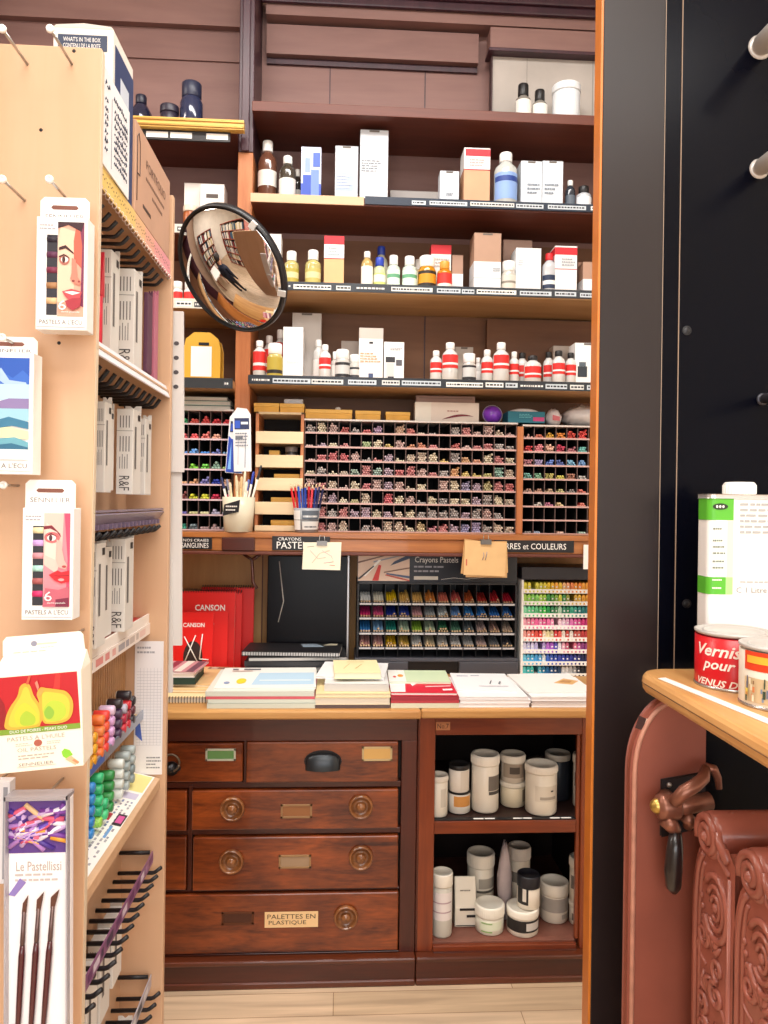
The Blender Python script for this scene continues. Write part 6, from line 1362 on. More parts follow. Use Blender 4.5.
# ================================================================== HOOKS AND BOXES ON THE FRONT PANEL
def front_hook(label, px, py, L=.085):
    x, z = at(px, py, Y0-L)
    t = thing('screw_hook', label, 'hook', (x, Y0, z), 'steel hooks on the rack front')
    mb = MB(); mb.tube([(0,0,0),(0,-L,0)], .0022, STEEL, 8); mb.build('rod', t)
    mb = MB(); mb.lathe([(0,L),(.005,L),(.0062,L+.002),(.0055,L+.005),(.003,L+.006),(.0028,L+.005),(0,L+.005)], M('#efece6',.35), n=16, axis='y'); mb.build('end_cap', t, label='white end cap')
front_hook('steel hook at the top of the rack front, next to the aisle edge', 51, 30)
front_hook('steel hook at the top of the rack front, beside the picture edge', 3, 30)
front_hook('steel hook holding the box with the dark-haired face', 50, 180, .075)
front_hook('bare steel hook level with the face box, beside the picture edge', 3, 180, .075)
front_hook('steel hook holding the blue landscape box', 3, 338, .075)
front_hook('short steel hook just below the blue landscape box', 4, 485, .05)
FACE1 = [('#e3a48c', rect(0,1,0,1)), ('#f0c4a8', [(.0,.15),(.62,.15),(.66,.9),(.1,.95),(0,.8)]), ('#c8604c', [(.62,.6),(.95,.5),(1,.95),(.7,.98),(.6,.8)]), ('#7a3050', [(.88,.12),(1,.1),(1,1),(.8,1),(.93,.75)]), ('#3a1c24', [(0,.93),(.4,.97),(.9,.9),(1,1),(0,1)]), ('#3a1a1c', [(.05,.70),(.3,.72),(.62,.66),(.6,.68),(.3,.755),(.05,.73)]),
    ('#b06a5c', ell(.26,.60,.2,.055,16)), ('#f4e8e0', ell(.27,.60,.14,.03,14)), ('#4a2420', ell(.24,.60,.065,.035,12)), ('#2a1414', [(.05,.62),(.25,.645),(.48,.61),(.46,.62),(.25,.66),(.06,.635)]), ('#d8806c', [(.55,.62),(.7,.60),(.78,.42),(.92,.36),(.86,.33),(.6,.36),(.5,.40),(.55,.46)]), ('#8a3a34', ell(.62,.375,.06,.012,8)), ('#8a3a34', ell(.84,.37,.05,.012,8)),
    ('#c04a50', [(.2,.26),(.55,.29),(.72,.28),(.95,.26),(.9,.2),(.6,.14),(.35,.2)]), ('#f6eee8', [(.28,.255),(.6,.265),(.9,.25),(.6,.225)]), ('#a8303c', [(.32,.16),(.6,.19),(.95,.2),(.9,.1),(.6,.06),(.4,.1)])]
FACE2 = [('#e88a94', rect(0,1,0,1)), ('#f4c0b4', [(0,.45),(.5,.35),(.7,.6),(.75,1),(0,1)]), ('#f6d2c4', [(.05,.55),(.45,.5),(.5,.8),(.1,.9)]), ('#d84a6a', [(.85,0),(1,0),(1,1),(.78,1),(.92,.5)]), ('#7a2030', [(0,.86),(.3,.87),(.62,.78),(.66,.74),(.5,.80),(.25,.835),(0,.825)]), ('#d86a6c', ell(.32,.74,.3,.06,16)), ('#f6eae6', ell(.3,.735,.17,.032,14)), ('#4a2a30', ell(.27,.735,.07,.034,12)), ('#6a2028', [(.05,.75),(.28,.775),(.58,.74),(.28,.79)]),
    ('#f0b0a4', [(.5,.72),(.65,.7),(.8,.5),(.92,.44),(.85,.40),(.6,.42),(.5,.5)]), ('#a84040', ell(.8,.43,.09,.014,8)), ('#e0202c', [(.22,.34),(.55,.39),(.7,.37),(1,.39),(1,.27),(.7,.25),(.45,.28)]), ('#8a1420', [(.25,.338),(.6,.335),(1,.34),(1,.33),(.6,.325)]), ('#f2a0a0', ell(.7,.29,.12,.015,8)), ('#c06070', [(.1,.2),(.6,.18),(1,.22),(1,0),(0,0)]), ('#7a2440', [(.5,.0),(1,0),(1,.1),(.5,.08)])]
LAND = [('#2a58b4', rect(0,1,.78,1)), ('#3a6ac4', [(0,.80),(.2,.86),(.5,.80),(.8,.88),(1,.82),(1,.7),(0,.7)]), ('#a8c4e4', [(0,.86),(.15,.9),(.4,.78),(.9,.76),(.95,.72),(.3,.73),(0,.8)]), ('#b4d2e6', rect(0,1,.58,.74)), ('#8a7aa8', [(0,.56),(.4,.60),(1,.6),(1,.5),(.3,.48),(0,.5)]), ('#9ac8d8', rect(0,1,.38,.5)), ('#3a7898', [(0,.38),(.4,.42),(1,.37),(1,.30),(.5,.33),(0,.30)]), ('#e6e6b0', [(0,.3),(.4,.32),(1,.28),(1,.2),(0,.22)]), ('#6aa8b8', [(0,.2),(.6,.22),(1,.17),(1,.12),(0,.13)]), ('#2f6a88', [(0,.14),(.5,.16),(1,.12),(1,.1),(0,.1)]), ('#e4ecec', rect(0,1,0,.1))]
def hangbox(label, px0, px1, pt, pb, tpx0, tpx1, ptab, Yf, dep, shapes, chips, slogan, six=True):
    pm = (pt+pb)/2; x0, x1 = at(px0, pm, Yf)[0], at(px1, pm, Yf)[0]; pc = (px0+px1)/2; z1, z0 = at(pc, pt, Yf)[1], at(pc, pb, Yf)[1]; w, h = x1-x0, z1-z0
    t = thing('pastel_set', label, 'boxed set', ((x0+x1)/2, Yf, z0))
    mb = MB(); mb.box(-w/2, w/2, 0, dep, 0, h, M('#f3f0ec',.4)); mb.build('body', t, bevel=.001)
    ta, tb = at(tpx0, ptab, Yf+dep)[0]-(x0+x1)/2, at(tpx1, ptab, Yf+dep)[0]-(x0+x1)/2; tz = at((tpx0+tpx1)/2, ptab, Yf+dep)[1]-z0
    mb = MB(); c = .006; mb.prism([(ta,h-.004),(tb,h-.004),(tb,tz-c),(tb-c,tz),(ta+c,tz),(ta,tz-c)], dep-.0015, dep, M('#f3f0ec',.4)); tab = mb.build('hang_tab', t)
    tm = (ta+tb)/2; tw = tb-ta
    text('SENNELIER', tab, (tm, dep-.0018, h+(tz-h)*.28), tw*.8, (tz-h)*.17, M('#6a6460',.6)); mb = MB(); mb.prism([(tm+u, h+(tz-h)*.62+v) for u, v in ((-tw*.28,.0),(-tw*.24,.003),(tw*.24,.003),(tw*.28,0),(tw*.24,-.003),(-tw*.24,-.003))], dep-.0021, dep-.0016, M('#7a4a3c',.6)); mb.build('hang_slot', tab)
    mb = MB(); mb.flat([(-w*.29,-.0006,h*.13),(-w*.08,-.0006,h*.13),(-w*.08,-.0006,h*.84),(-w*.29,-.0006,h*.84)], M('#2a2830',.5)); mb.build('window', t, label='dark window showing the pastel sticks')
    n = len(chips)
    for k, ch in enumerate(chips):
        zc = h*(.80-.68*k/n); mb = MB(); mb.tube([(-w*.285,.0028,zc),(-w*.085,.0028,zc)], h*.036, M(ch,.6), 10); mb.build('pastel_stick', t)
    mb = MB(); art(mb, -w*.075, w*.44, h*.12, h*.955, -.0003, shapes, .0002); pic = mb.build('picture', t)
    mb = MB(); scribble(mb, -w*.44, -w*.05, h*.88, h*.94, -.0007, 2, '#a8a4a8'); mb.box(-w*.48,w*.48,-.0008,-.0004,h*.025,h*.028,M('#8a8488',.5)); mb.build('small_print', t)
    text(slogan, t, (0, -.0008, h*.07), w*.84, h*.04, M('#6f6a68',.6))
    if six:
        text('6', pic, (w*.04, -.0045, h*.215), w*.15, h*.085, WHITE); text('demi-pastels', pic, (w*.2, -.0045, h*.155), w*.36, h*.02, WHITE)
    return t
hangbox('white pastel set with a brown-haired face and dark sticks, hung high on the rack', 36, 87, 217, 330, 41, 90, 198, 1.128, .032, FACE1, ['#241c2c','#5a2848','#7a2a44','#a87a50','#e0b88a'], "PASTELS A L'ECU")
hangbox('white pastel set with a blue landscape, at the picture edge of the rack', -32, 33, 352, 474, -20, 38, 337, 1.128, .032, LAND, ['#2a3848','#2a6a98','#14181c','#203848','#101418'], "PASTELS A L'ECU", False)
hangbox('white pastel set with a pink face and red lips, hung midway on the rack', 22, 73, 508, 620, 26, 76, 480, 1.128, .032, FACE2, ['#e8dcae','#c8a0dc','#d0909a','#a8d8cc','#a85a5a','#d0306a'], "PASTELS A L'ECU")
# box of oil pastels with pears
Yp = 1.04
x0, x1 = at(-3, 725, Yp)[0], at(87, 725, Yp)[0]; z1, z0 = at(45, 673, Yp)[1], at(45, 770, Yp)[1]; w, h = x1-x0, z1-z0
t = thing('oil_pastel_set', 'cream box of oil pastels with two pears on a red ground, tilted on its hook', 'boxed set', ((x0+x1)/2, Yp, z0), None, (0, -.075, math.radians(4)))
mb = MB(); mb.hexa([(-w/2,0,0),(w*.46,0,0),(w*.46,.05,0),(-w/2,.05,0),(-w*.47,0,h),(w/2,0,h),(w/2,.05,h),(-w*.47,.05,h)], M('#f4ead8',.45)); mb.build('body', t, bevel=.001)
ht = h*.40; mb = MB(); mb.hexa([(-w*.47,0,h),(w/2,0,h),(w/2,.05,h),(-w*.47,.05,h),(-w*.47,.046,h*1.14),(w*.47,.046,h*1.14),(w*.47,.05,h*1.14),(-w*.47,.05,h*1.14)], M('#f6ecdc',.45)); mb.prism([(-w*.48,h*1.14),(w*.45,h*1.14),(w*.44,h*1.30),(w*.41,h*1.34),(-w*.43,h*1.34),(-w*.47,h*1.30)], .047, .05, M('#f6ecdc',.45)); tb = mb.build('hang_tab', t)
mb = MB(); mb.prism([(-w*.1,h*1.235),(w*.14,h*1.235),(w*.14,h*1.25),(-w*.1,h*1.25)], .0462, .0468, M('#e8c8a8',.6)); mb.prism(ell(-w*.12,h*1.25,w*.035,h*.03,12), .0460, .0468, M('#8a8a9a',.6)); scribble(mb, -w*.05, w*.13, h*1.19, h*1.215, .0464, 1, '#d0bca8'); scribble(mb, -w*.36, w*.13, h*1.155, h*1.178, .0464, 1, '#b8a898'); mb.build('small_print', tb)
A0, A1 = -w*.44, w*.455
PEARL = [(.12,.02),(.10,.2),(.16,.42),(.26,.62),(.30,.80),(.36,.86),(.42,.82),(.46,.62),(.53,.42),(.56,.22),(.52,.08),(.47,.02)]
PEARR = [(.56,.10),(.52,.30),(.52,.50),(.50,.64),(.55,.76),(.62,.74),(.74,.70),(.86,.64),(.93,.46),(.92,.24),(.86,.10),(.74,.05),(.62,.06)]
mb = MB(); art(mb, A0, A1, h*.44, h*.985, -.0003, [('#b8121c', rect(0,1,0,1)), ('#8f0f18', [(0,0),(.14,0),(.1,.5),(.0,.8)]), ('#d8302a', [(.7,.7),(.74,1),(.8,1),(.78,.7)]), ('#e0a838', smooth(PEARL)), ('#e2c23e', smooth([(.17,.06),(.15,.22),(.22,.44),(.30,.62),(.35,.78),(.40,.76),(.43,.58),(.50,.4),(.52,.2),(.46,.06)])), ('#ccc838', smooth([(.24,.1),(.22,.3),(.34,.5),(.48,.3),(.5,.1),(.38,.05)])), ('#a6c034', smooth([(.3,.08),(.28,.22),(.36,.34),(.46,.22),(.44,.08)])), ('#e0a838', smooth(PEARR)), ('#d8c43e', smooth([(.6,.10),(.56,.30),(.56,.5),(.58,.66),(.72,.64),(.84,.58),(.89,.44),(.88,.24),(.82,.12)])), ('#b4c83a', smooth([(.6,.15),(.57,.35),(.68,.5),(.82,.42),(.84,.22),(.74,.1)])), ('#8ab43a', smooth([(.6,.18),(.58,.3),(.64,.4),(.70,.28),(.66,.16)])), ('#e8a04a', [(.5,.62),(.56,.75),(.6,.73),(.55,.6)]), ('#c85a3a', [(.38,.85),(.42,1),(.45,1),(.41,.84)]), ('#e0806a', [(.52,.70),(.49,.86),(.52,.9),(.54,.78)])], .00025)
mb.build('pear_picture', t, label='two yellow-green pears on red')
mb = MB(); mb.hexa([(A0,-.0012,h*.395),(A1,-.0012,h*.395),(A1,-.0004,h*.395),(A0,-.0004,h*.395),(A0,-.0012,h*.45),(A1,-.0012,h*.45),(A1,-.0004,h*.45),(A0,-.0004,h*.45)], M('#7a9a2e',.5)); gb = mb.build('green_band', t)
text('DUO DE POIRES - PEARS DUO', gb, (0, -.0015, h*.422), w*.62, h*.03, WHITE)
GRY = M('#a89c90', .6)
text("PASTELS A L'HUILE", t, (-.004, -.0008, h*.345), w*.62, h*.045, GRY); text('OIL PASTELS', t, (-.004, -.0008, h*.225), w*.42, h*.04, GRY); text('SENNELIER', t, (-.006, -.0008, h*.075), w*.38, h*.03, M('#8a8078',.6))
mb = MB(); mb.prism(ell(-.002, h*.285, w*.045, h*.035, 14), -.0010, -.0004, M('#a85a48',.6)); scribble(mb, -w*.26, -w*.08, h*.26, h*.30, -.0008, 2, '#c0b4a8'); scribble(mb, w*.08, w*.24, h*.26, h*.30, -.0008, 2, '#c0b4a8'); scribble(mb, -w*.24, w*.16, h*.12, h*.18, -.0008, 2, '#b0a498'); mb.box(-w*.26,w*.16,-.0009,-.0004,h*.048,h*.051,GRY); mb.build('small_print', t)
mb = MB(); art(mb, w*.22, w*.44, h*.0, h*.20, -.0004, [('#86c832', [(.1,.6),(.05,.85),(.2,1.0),(.45,.9),(.6,.65),(.3,.45)]), ('#e6b48a', [(.2,.45),(.5,.6),(.9,.25),(.7,.1)]), ('#c88a60', [(.55,.35),(.65,.42),(.9,.22),(.82,.15)])]); mb.build('crayon_tip_picture', t)
mb = MB(); mb.tube([(0,.05,0),(0,Y0-Yp-.001,0)], .0022, STEEL, 8)
tag(mb.build('screw_hook', loc=((x0+x1)/2, Yp, z0+h*1.24)), 'steel hook carrying the tilted box with pears', 'hook', 'steel hooks on the rack front')
# brush set in a clear sleeve
Yb = 1.10; x0, x1 = at(8, 900, Yb)[0], at(71, 900, Yb)[0]; z1 = at(40, 795, Yb)[1]; z0 = z1-.42; w, h = x1-x0, z1-z0
t = thing('brush_set', 'clear sleeve with three dark-handled brushes on a white card below the pear box', 'brush set', ((x0+x1)/2, Yb, z0), None, (0, -.012, 0))
mb = MB(); mb.box(-w/2, w/2, .006, .020, 0, h*.985, M('#f3eff0',.35)); mb.build('card', t, bevel=.0015)
mb = MB(); zt, zb2 = h*.975, h*.80
r = random.Random(7); y = .0052; mb.flat([(-w*.48,y,zb2),(w*.48,y,zb2),(w*.48,y,zt),(-w*.48,y,zt)], M('#5a3a86',.5))
CR_ = ['#8a4aa8','#c8a8d8','#4a2f8a','#e8a03a','#d0b0e0','#e6c090','#7a3f9a','#f0e8f4','#d85a7a','#b884cc','#e8b070','#6a4ab8']
for k in range(34):
    cx_, cz_, a = r.uniform(-w*.36,w*.36), r.uniform(zb2+.012,zt-.012), r.uniform(-.9,.9)+(.4 if k % 2 else 0); L = r.uniform(.012,.024)
    dx, dz = L*math.cos(a), L*math.sin(a); dx = max(-w*.46-cx_, min(w*.46-cx_, dx)); p0_, p1_ = (max(-w*.46,cx_-dx),y-.001,max(zb2+.004,min(zt-.004,cz_-dz))), (cx_+dx,y-.001,max(zb2+.004,min(zt-.004,cz_+dz)))
    mb.tube([p0_, p1_], .0036, M(r.choice(CR_),.5), 8)
mb.build('crayon_picture', t)
text('Le Pastellissi', t, (0, .0052, h*.755), w*.72, h*.032, M('#b0a098',.6)); mb = MB(); scribble(mb, -w*.38, w*.36, h*.70, h*.735, .0052, 2, '#c0b4b0'); mb.hexa([(-w*.48,.0048,h*.66),(-w*.38,.0048,h*.655),(-w*.38,.0056,h*.655),(-w*.48,.0056,h*.66),(-w*.30,.0048,h*.715),(-w*.2,.0048,h*.70),(-w*.2,.0056,h*.70),(-w*.3,.0056,h*.715)], M('#8a78b8',.5)); mb.build('small_print', t)
for k, (dx, top, wd, lean) in enumerate(((-.20,.655,.0045,-.010),(.03,.665,.0062,-.012),(.26,.672,.0075,-.015))):
    bx0 = w*dx
    def P(f): return (bx0+lean*(1-f)*1.4, .001, h*(top*f))
    b = MB(); b.tube([P(.02), P(.45), P(.70), P(.765)], [.0025, .0042, .0046, .0030], M('#4a1a20',.25,coat=.5), 10); br = b.build('brush', t)
    b = MB(); b.tube([P(.755), P(.775), P(.93)], [.0032,.0034,.0026], M('#6a5450',.3,.6), 10); b.build('ferrule', br); 
    b = MB(); b.hexa([(P(.92)[0]-.0025,-.001,P(.92)[2]),(P(.92)[0]+.0025,-.001,P(.92)[2]),(P(.92)[0]+.0025,.003,P(.92)[2]),(P(.92)[0]-.0025,.003,P(.92)[2]),(P(1)[0]-wd*.5,-.0004,P(.995)[2]-.006),(P(1)[0]+wd,-.0004,P(1)[2]+.003),(P(1)[0]+wd,.002,P(1)[2]+.003),(P(1)[0]-wd*.5,.002,P(.995)[2]-.006)], M('#5a3424',.7)); b.build('bristles', br)
mb = MB(); 
for s in (-1, 1): mb.box(s*w/2-(.002 if s > 0 else 0), s*w/2+(0 if s > 0 else .002), -.006, .0055, 0, h, M('#d6d2d8',.2,trans=.5))
mb.box(-w/2, w/2, -.006, .022, h*.986, h, M('#d6d2d8',.2,trans=.5)); mb.tube([(0,.02,h*.97),(0,Y0-Yb,h*.97)], .002, STEEL, 6); mb.build('sleeve_edges', t, label='clear plastic sleeve edges')
# partly seen sleeve at the picture edge
Yb = 1.11; x1 = at(9, 840, Yb)[0]; x0 = x1-.07; z1 = at(4, 782, Yb)[1]; z0 = at(4, 884, Yb)[1]; w, h = x1-x0, z1-z0
t = thing('blister_pack', 'grey-white sleeve cut off by the picture edge, beside the brush set', 'packet', ((x0+x1)/2, Yb, z0))
mb = MB(); mb.box(-w/2, w/2, 0, .02, 0, h, M('#d9d6d8',.4)); mb.build('card', t, bevel=.001)
mb = MB(); mb.box(w*.38, w*.46, -.001, -.0002, h*.05, h*.95, M('#8f9098',.3)); mb.box(-w*.4, w*.3, -.001, -.0002, h*.1, h*.14, M('#6a6a70',.4)); mb.tube([(0,.02,h*.9),(0,Y0-Yb,h*.9)], .002, STEEL, 6); mb.build('print', t)
# ================================================================== DARK PARTITION
YP = 1.12
x0 = at(597.5, 500, YP)[0]; xs1 = at(660, 500, YP)[0]; xs2 = at(677.5, 500, YP)[0]
pt = thing('tall_partition', 'tall dark-painted partition with an orange wooden edge beside the radiator', 'partition', (x0, YP, 0))
def pp(name, mb, bevel=0, label=None, parent=None):
    for i, v in enumerate(mb.v): mb.v[i] = (v[0]-x0, v[1]-YP, v[2])
    return mb.build(name, parent or pt, bevel=bevel, label=label)
HP = 3.7
PB = M('#251d1d', .30, var=.16, scale=3.0, bump=.05); PB.node_tree.nodes['Principled BSDF'].inputs['Specular IOR Level'].default_value = .3
PBL = M('#05060f', .22, var=.1, scale=4, bump=.04); PBL.node_tree.nodes['Principled BSDF'].inputs['Specular IOR Level'].default_value = .08
mb = MB(); mb.box(x0, xs1-.0008, YP, YP+.028, 0, HP, PB); st = pp('stile', mb, .001, 'brown-black painted upright')
mb = MB(); mb.box(x0-.004, x0, YP, YP+.028, 0, HP, M('#c8742a',.35,var=.12,scale=20)); pp('wood_edge', mb, .0008, 'orange varnished wood edge')
mb = MB(); mb.box(xs1, xs2-.001, YP+.004, YP+.028, 0, HP, PBL); pp('stile', mb, .0008, 'narrow blue-black upright')
mb = MB(); mb.box(xs2, .80, YP+.004, YP+.028, 0, HP, PBL); dp = pp('door_panel', mb, .0008, 'blue-black painted panel')
mb = MB(); mb.box(xs1-.0009, xs1-.0001, YP-.0004, YP+.002, 0, HP, M('#a89482',.6)); mb.box(xs2-.0011, xs2, YP+.0025, YP+.006, 0, HP, M('#a08874',.6)); pp('worn_line', mb, 0, 'pale worn line along the seam')
for py in (330, 604):
    x, z = at(688, py, YP); mb = MB(); mb.lathe([(0,.0),(.0045,.0),(.0055,-.001),(.007,.0005),(.007,-.004)], BLACK, (x,YP+.0032,z), 16, 'y'); pp('screw_cap', mb, 0, None, dp)
# shelf hooks coming towards the viewer
def pronghook(label, px, py, px2, py2, Yn, Yf_, m, r, name='display_hook'):
    a = at(px, py, Yf_); b = at(px2, py2, Yn)
    mb = MB(); A_ = Vector((a[0], Yf_, a[1])); B_ = Vector((b[0], Yn, b[1])); mb.tube([A_, A_*.15+B_*.85, B_], [r, r, r*.9], m, 10)
    mb.lathe([(0,0),(r*2.0,0),(r*2.1,.004),(0,.005)], m, (a[0], Yf_, a[1]), 12, 'y')
    for i, v in enumerate(mb.v): mb.v[i] = (v[0]-a[0], v[1]-Yf_, v[2]-a[1])
    t = tag(mb.build(name, loc=(a[0], Yf_, a[1])), label, 'hook')
def arm(label, px, py, m, hh=.012, wd=.008, L=.5):
    """flat shelf arm standing out of the panel"""
    x, z = at(px, py, YP); t = thing('shelf_arm', label, 'shelf arm', (x, YP+.0038, z))
    mb = MB(); mb.tube([(hh*.5,-.001,0),(hh*.5,-.004,0),(hh*.5,-.010,0),(hh*.5,-.06,0),(hh*.5,-.17,0)], [hh*.55,hh*.85,hh,hh*.95,hh*.85], m, 16); mb.build('arm', t)
    mb = MB(); mb.lathe([(hh*1.15,.0005),(hh*1.2,.0015),(hh*.9,.003),(0,.003)], m, (hh*.5,0,0), 18, 'y'); mb.build('foot_plate', t)
WM = M('#cfc9c4', .35, .2)
arm('white metal shelf arm sticking out high on the dark partition', 756, 46, WM, .016)
arm('white metal shelf arm sticking out below the high one on the dark partition', 756, 168, WM, .013)
arm('dark grey arm on the partition above the white can', 761, 399, M('#4a4a52',.35,.4), .008)
# ================================================================== RADIATOR SHELF
ZS = at(675, 668, 1.053)[1]
YE = 1.055; XSh = at(641, 684, .985)[0]+.015
WTOP = WOOD('#b57c42', '#dcae72', 'y', 16, .4, 12, .2)
R_c = .045
def slab(d):
    return [(XSh+.42, .55), (XSh+.42, YE-d)] + [(XSh+R_c+(R_c-d)*math.cos(a), YE-R_c+(R_c-d)*math.sin(a)) for a in [PI/2+PI/2*i/12 for i in range(13)]] + [(XSh+d, .55)]
mb = MB(); prf = [(.009,-.026),(.004,-.0245),(.001,-.020),(0,-.0135),(0,-.0105),(.001,-.005),(.004,-.001),(.008,0)]
vs_, fs_ = [], []; npt = len(slab(0))
for d, z in prf: vs_ += [(u, v, z) for u, v in slab(d)]
for k in range(len(prf)-1):
    for i in range(npt): fs_.append((k*npt+i, k*npt+(i+1)%npt, (k+1)*npt+(i+1)%npt, (k+1)*npt+i))
fs_ += [tuple(range(npt)), tuple((len(prf)-1)*npt+i for i in range(npt))[::-1]]
mb.add(vs_, fs_, WTOP)
t = thing('radiator_shelf', 'thick oak shelf with a rounded corner above the reddish radiator, tins standing on it', 'shelf', (0,0,ZS))
mb.build('board', t)
ins = [(XSh+.012+(.0 if i else 0), 0) for i in range(1)]
mb = MB(); mb.tube([(XSh-.0004,.56,-.012)]+[(XSh-.0004,YE-R_c,-.012)]+[(XSh+R_c+(R_c+.0003)*math.cos(a), YE-R_c+(R_c+.0003)*math.sin(a), -.012) for a in [PI-PI/2*i/6 for i in range(7)]], .0006, M('#6a4422',.6), 6); mb.build('edge_groove', t)
x0_, y0_ = at(682, 678, .99)[0], .99
p = [at(679, 678, 1.0), at(690, 676, 1.0)]
mb = MB(); mb.hexa([(.470,.68,.0004),(.485,.68,.0004),(.436,.990,.0004),(.424,.985,.0004),(.470,.68,.0012),(.485,.68,.0012),(.436,.990,.0012),(.424,.985,.0012)], M('#efe6da',.5))
tag(mb.build('paper_strip', loc=(0,0,ZS)), 'white paper strip lying along the oak shelf in front of the tins', 'strip')
TERRA = M('#8b4b3b', .45, var=.14, scale=7, bump=.08)
TERRL = M('#965546', .27, var=.1, scale=20, bump=.05)
# end panel with rounded corner
YPn = .995; xp = at(626, 900, YPn)[0]+.006; ztp = ZS-.0285; RC = .10
rad = thing('radiator', 'reddish brown cast-iron radiator with scrolled sections and a rounded end panel', 'radiator', (xp, YPn, 0))
def rd(name, mb, bevel=0, label=None, parent=None, seg=2):
    for i, v in enumerate(mb.v): mb.v[i] = (v[0]-xp, v[1]-YPn, v[2])
    return mb.build(name, parent or rad, bevel=bevel, label=label, seg=seg)
xr_ = at(703, 800, YPn)[0]
oc_ = [(xr_, .0), (xr_, ztp)] + [(xp+RC*.62+RC*.62*math.cos(a), ztp-RC+RC*math.sin(a)) for a in [PI/2+PI/2*i/10 for i in range(11)]] + [(xp, 0)]
mb = MB(); mb.prism(oc_, YPn, YPn+.018, TERRA); ep = rd('end_panel', mb, .003)
mb = MB(); pth = [(xp+.003, YPn-.0005, .02)]+[(xp+RC*.62+(RC*.62-.003)*math.cos(a), YPn-.0005, ztp-RC+(RC-.003)*math.sin(a)) for a in [PI-PI/2*i/10 for i in range(11)]]
mb.tube(pth, .0035, M('#b9816c',.4,var=.2,scale=40), 6); rd('rounded_edge', mb, 0, 'paler worn edge', ep)
mb = MB(); x, z = at(641, 722, YPn)
mb.prism([(x-.008,z-.008),(x+.003,z-.011),(x+.008,z+.004),(x-.003,z+.009)], YPn-.0008, YPn-.0002, M('#3a1c18',.7)); mb.prism([(x+.002,z-.011),(x+.004,z-.0115),(x+.009,z+.004),(x+.007,z+.005)], YPn-.0012, YPn-.0004, M('#e0c4b0',.6)); rd('chipped_patch', mb, 0, 'dark chipped patch', ep)
# radiator sections
XRd = xp+.067; ZR_ = at(725, 806, .93)[1]
def spiral(cy, cz, r0, turns, a0, sgn=1, n=26, shrink=.12): 
    return [(cy+(r0*(1-(1-shrink)*i/n))*math.cos(a0+sgn*2*PI*turns*i/n), cz+(r0*(1-(1-shrink)*i/n))*math.sin(a0+sgn*2*PI*turns*i/n)) for i in range(n+1)]
def section(yc, wd, k):
    ya, yb = yc-wd/2, yc+wd/2
    vy, vz, vr = yb-.036, ZR_-.031, .029
    sh = [(yb-.030+.030*math.cos(a), ZR_-.135+.085*math.sin(a)) for a in [PI/2*i/8 for i in range(9)]]
    outl = [(ya, .08), (yb, .08)] + sh + [(ya+.012, ZR_-.034), (ya, ZR_-.045)]
    mb = MB(); mb.prism(outl, XRd, XRd+.20, TERRL, 'yz'); s = rd('radiator_section', mb, .006, None, None, 3)
    mb = MB(); rg = random.Random(20+k)
    def tb(p, r, off=.0): mb.tube([(XRd-off, a, b) for a, b in p], r, TERRL, 7)
    # volute on the shoulder with a roll running back from it
    tb(spiral(vy, vz, vr-.003, 2.1, -.4, 1, 34), .0058, .002)
    mb.lathe([(0,-.003),(vr-.004,-.003),(vr+.001,.004),(vr+.001,.19),(0,.19)], TERRL, (XRd, vy, vz), 24, 'x'); mb.sphere((XRd-.005, vy, vz), .007, TERRL, 10)
    for q in range(6):
        x = XRd+.014+.027*q; mb.tube([(x, vy-.012, vz+.0235), (x+.012, vy-.002, vz+.0275), (x+.022, vy+.012, vz+.0235)], [.002,.0042,.002], TERRL, 6)
    tb([(vy-.02, vz+.014), (ya+.03, ZR_-.030), (ya+.008, ZR_-.042)], .006); tb([(vy-.026, vz-.006), (ya+.03, ZR_-.048), (ya+.006, ZR_-.056)], .0036)
    # rims following the outline
    for d, r in ((.005, .0042), (.016, .0030)):
        tb([(yb-d, .1), (yb-d, ZR_-.14)] + [(yb-.030+(.030-d)*math.cos(a), ZR_-.135+(.085-d)*math.sin(a)) for a in [PI/2*i/8 for i in range(1,8)]], r)
    tb([(ya+.005, .1), (ya+.005, ZR_-.06)], .0036)
    for q in range(3): mb.sphere((XRd-.001, yb-.026+.003*q, ZR_-.135+.012*q), .0042, TERRL, 8, (.7,1,1))
    # round medallion and acanthus scrolls
    my, mz = yc-.010, ZR_-.110
    for rr, r in ((1.0, .0044), (.66, .0034), (.36, .0030)):
        tb([(my+.029*rr*math.cos(a), mz+.038*rr*math.sin(a)) for a in [2*PI*i/22+.6*rr for i in range(19)]], r, .001)
    mb.sphere((XRd-.001, my, mz), .006, TERRL, 10, (.7,1,1))
    for q in range(9):
        z0 = ZR_-.170-.058*q; sg = 1 if q % 2 == 0 else -1; c = yc+rg.uniform(-.003,.003)
        tb(spiral(c+sg*.016, z0+.014, .017, 1.5, PI/2, sg, 22), [.0046-.0022*i/22 for i in range(23)], .001)
        tb(spiral(c-sg*.019, z0-.012, .014, 1.35, -PI/2, sg, 20), [.0042-.002*i/20 for i in range(21)], .001)
        for u in range(5):
            a = .25+u*.42; L = .020+.004*(u % 2)
            p0 = (c-sg*.006, z0+.004); p1 = (p0[0]-sg*L*.6*math.cos(a), p0[1]+L*.9*math.sin(a)); p2 = (p0[0]-sg*L*1.15*math.cos(a+.45), p0[1]+L*1.1*math.sin(a+.45))
            mb.tube([(XRd, *p0), (XRd-.0018, *p1), (XRd, *p2)], [.0016,.0042,.0018], TERRL, 6)
        tb([(c+sg*.034*math.cos(a), z0-.006+.016*math.sin(a)) for a in [PI*(-.4+.8*i/8) for i in range(9)]], .0024)
    rd('scroll_relief', mb, 0, 'raised scroll and leaf ornament', s)
for k in range(4): section(.905-.102*k, .092, k)
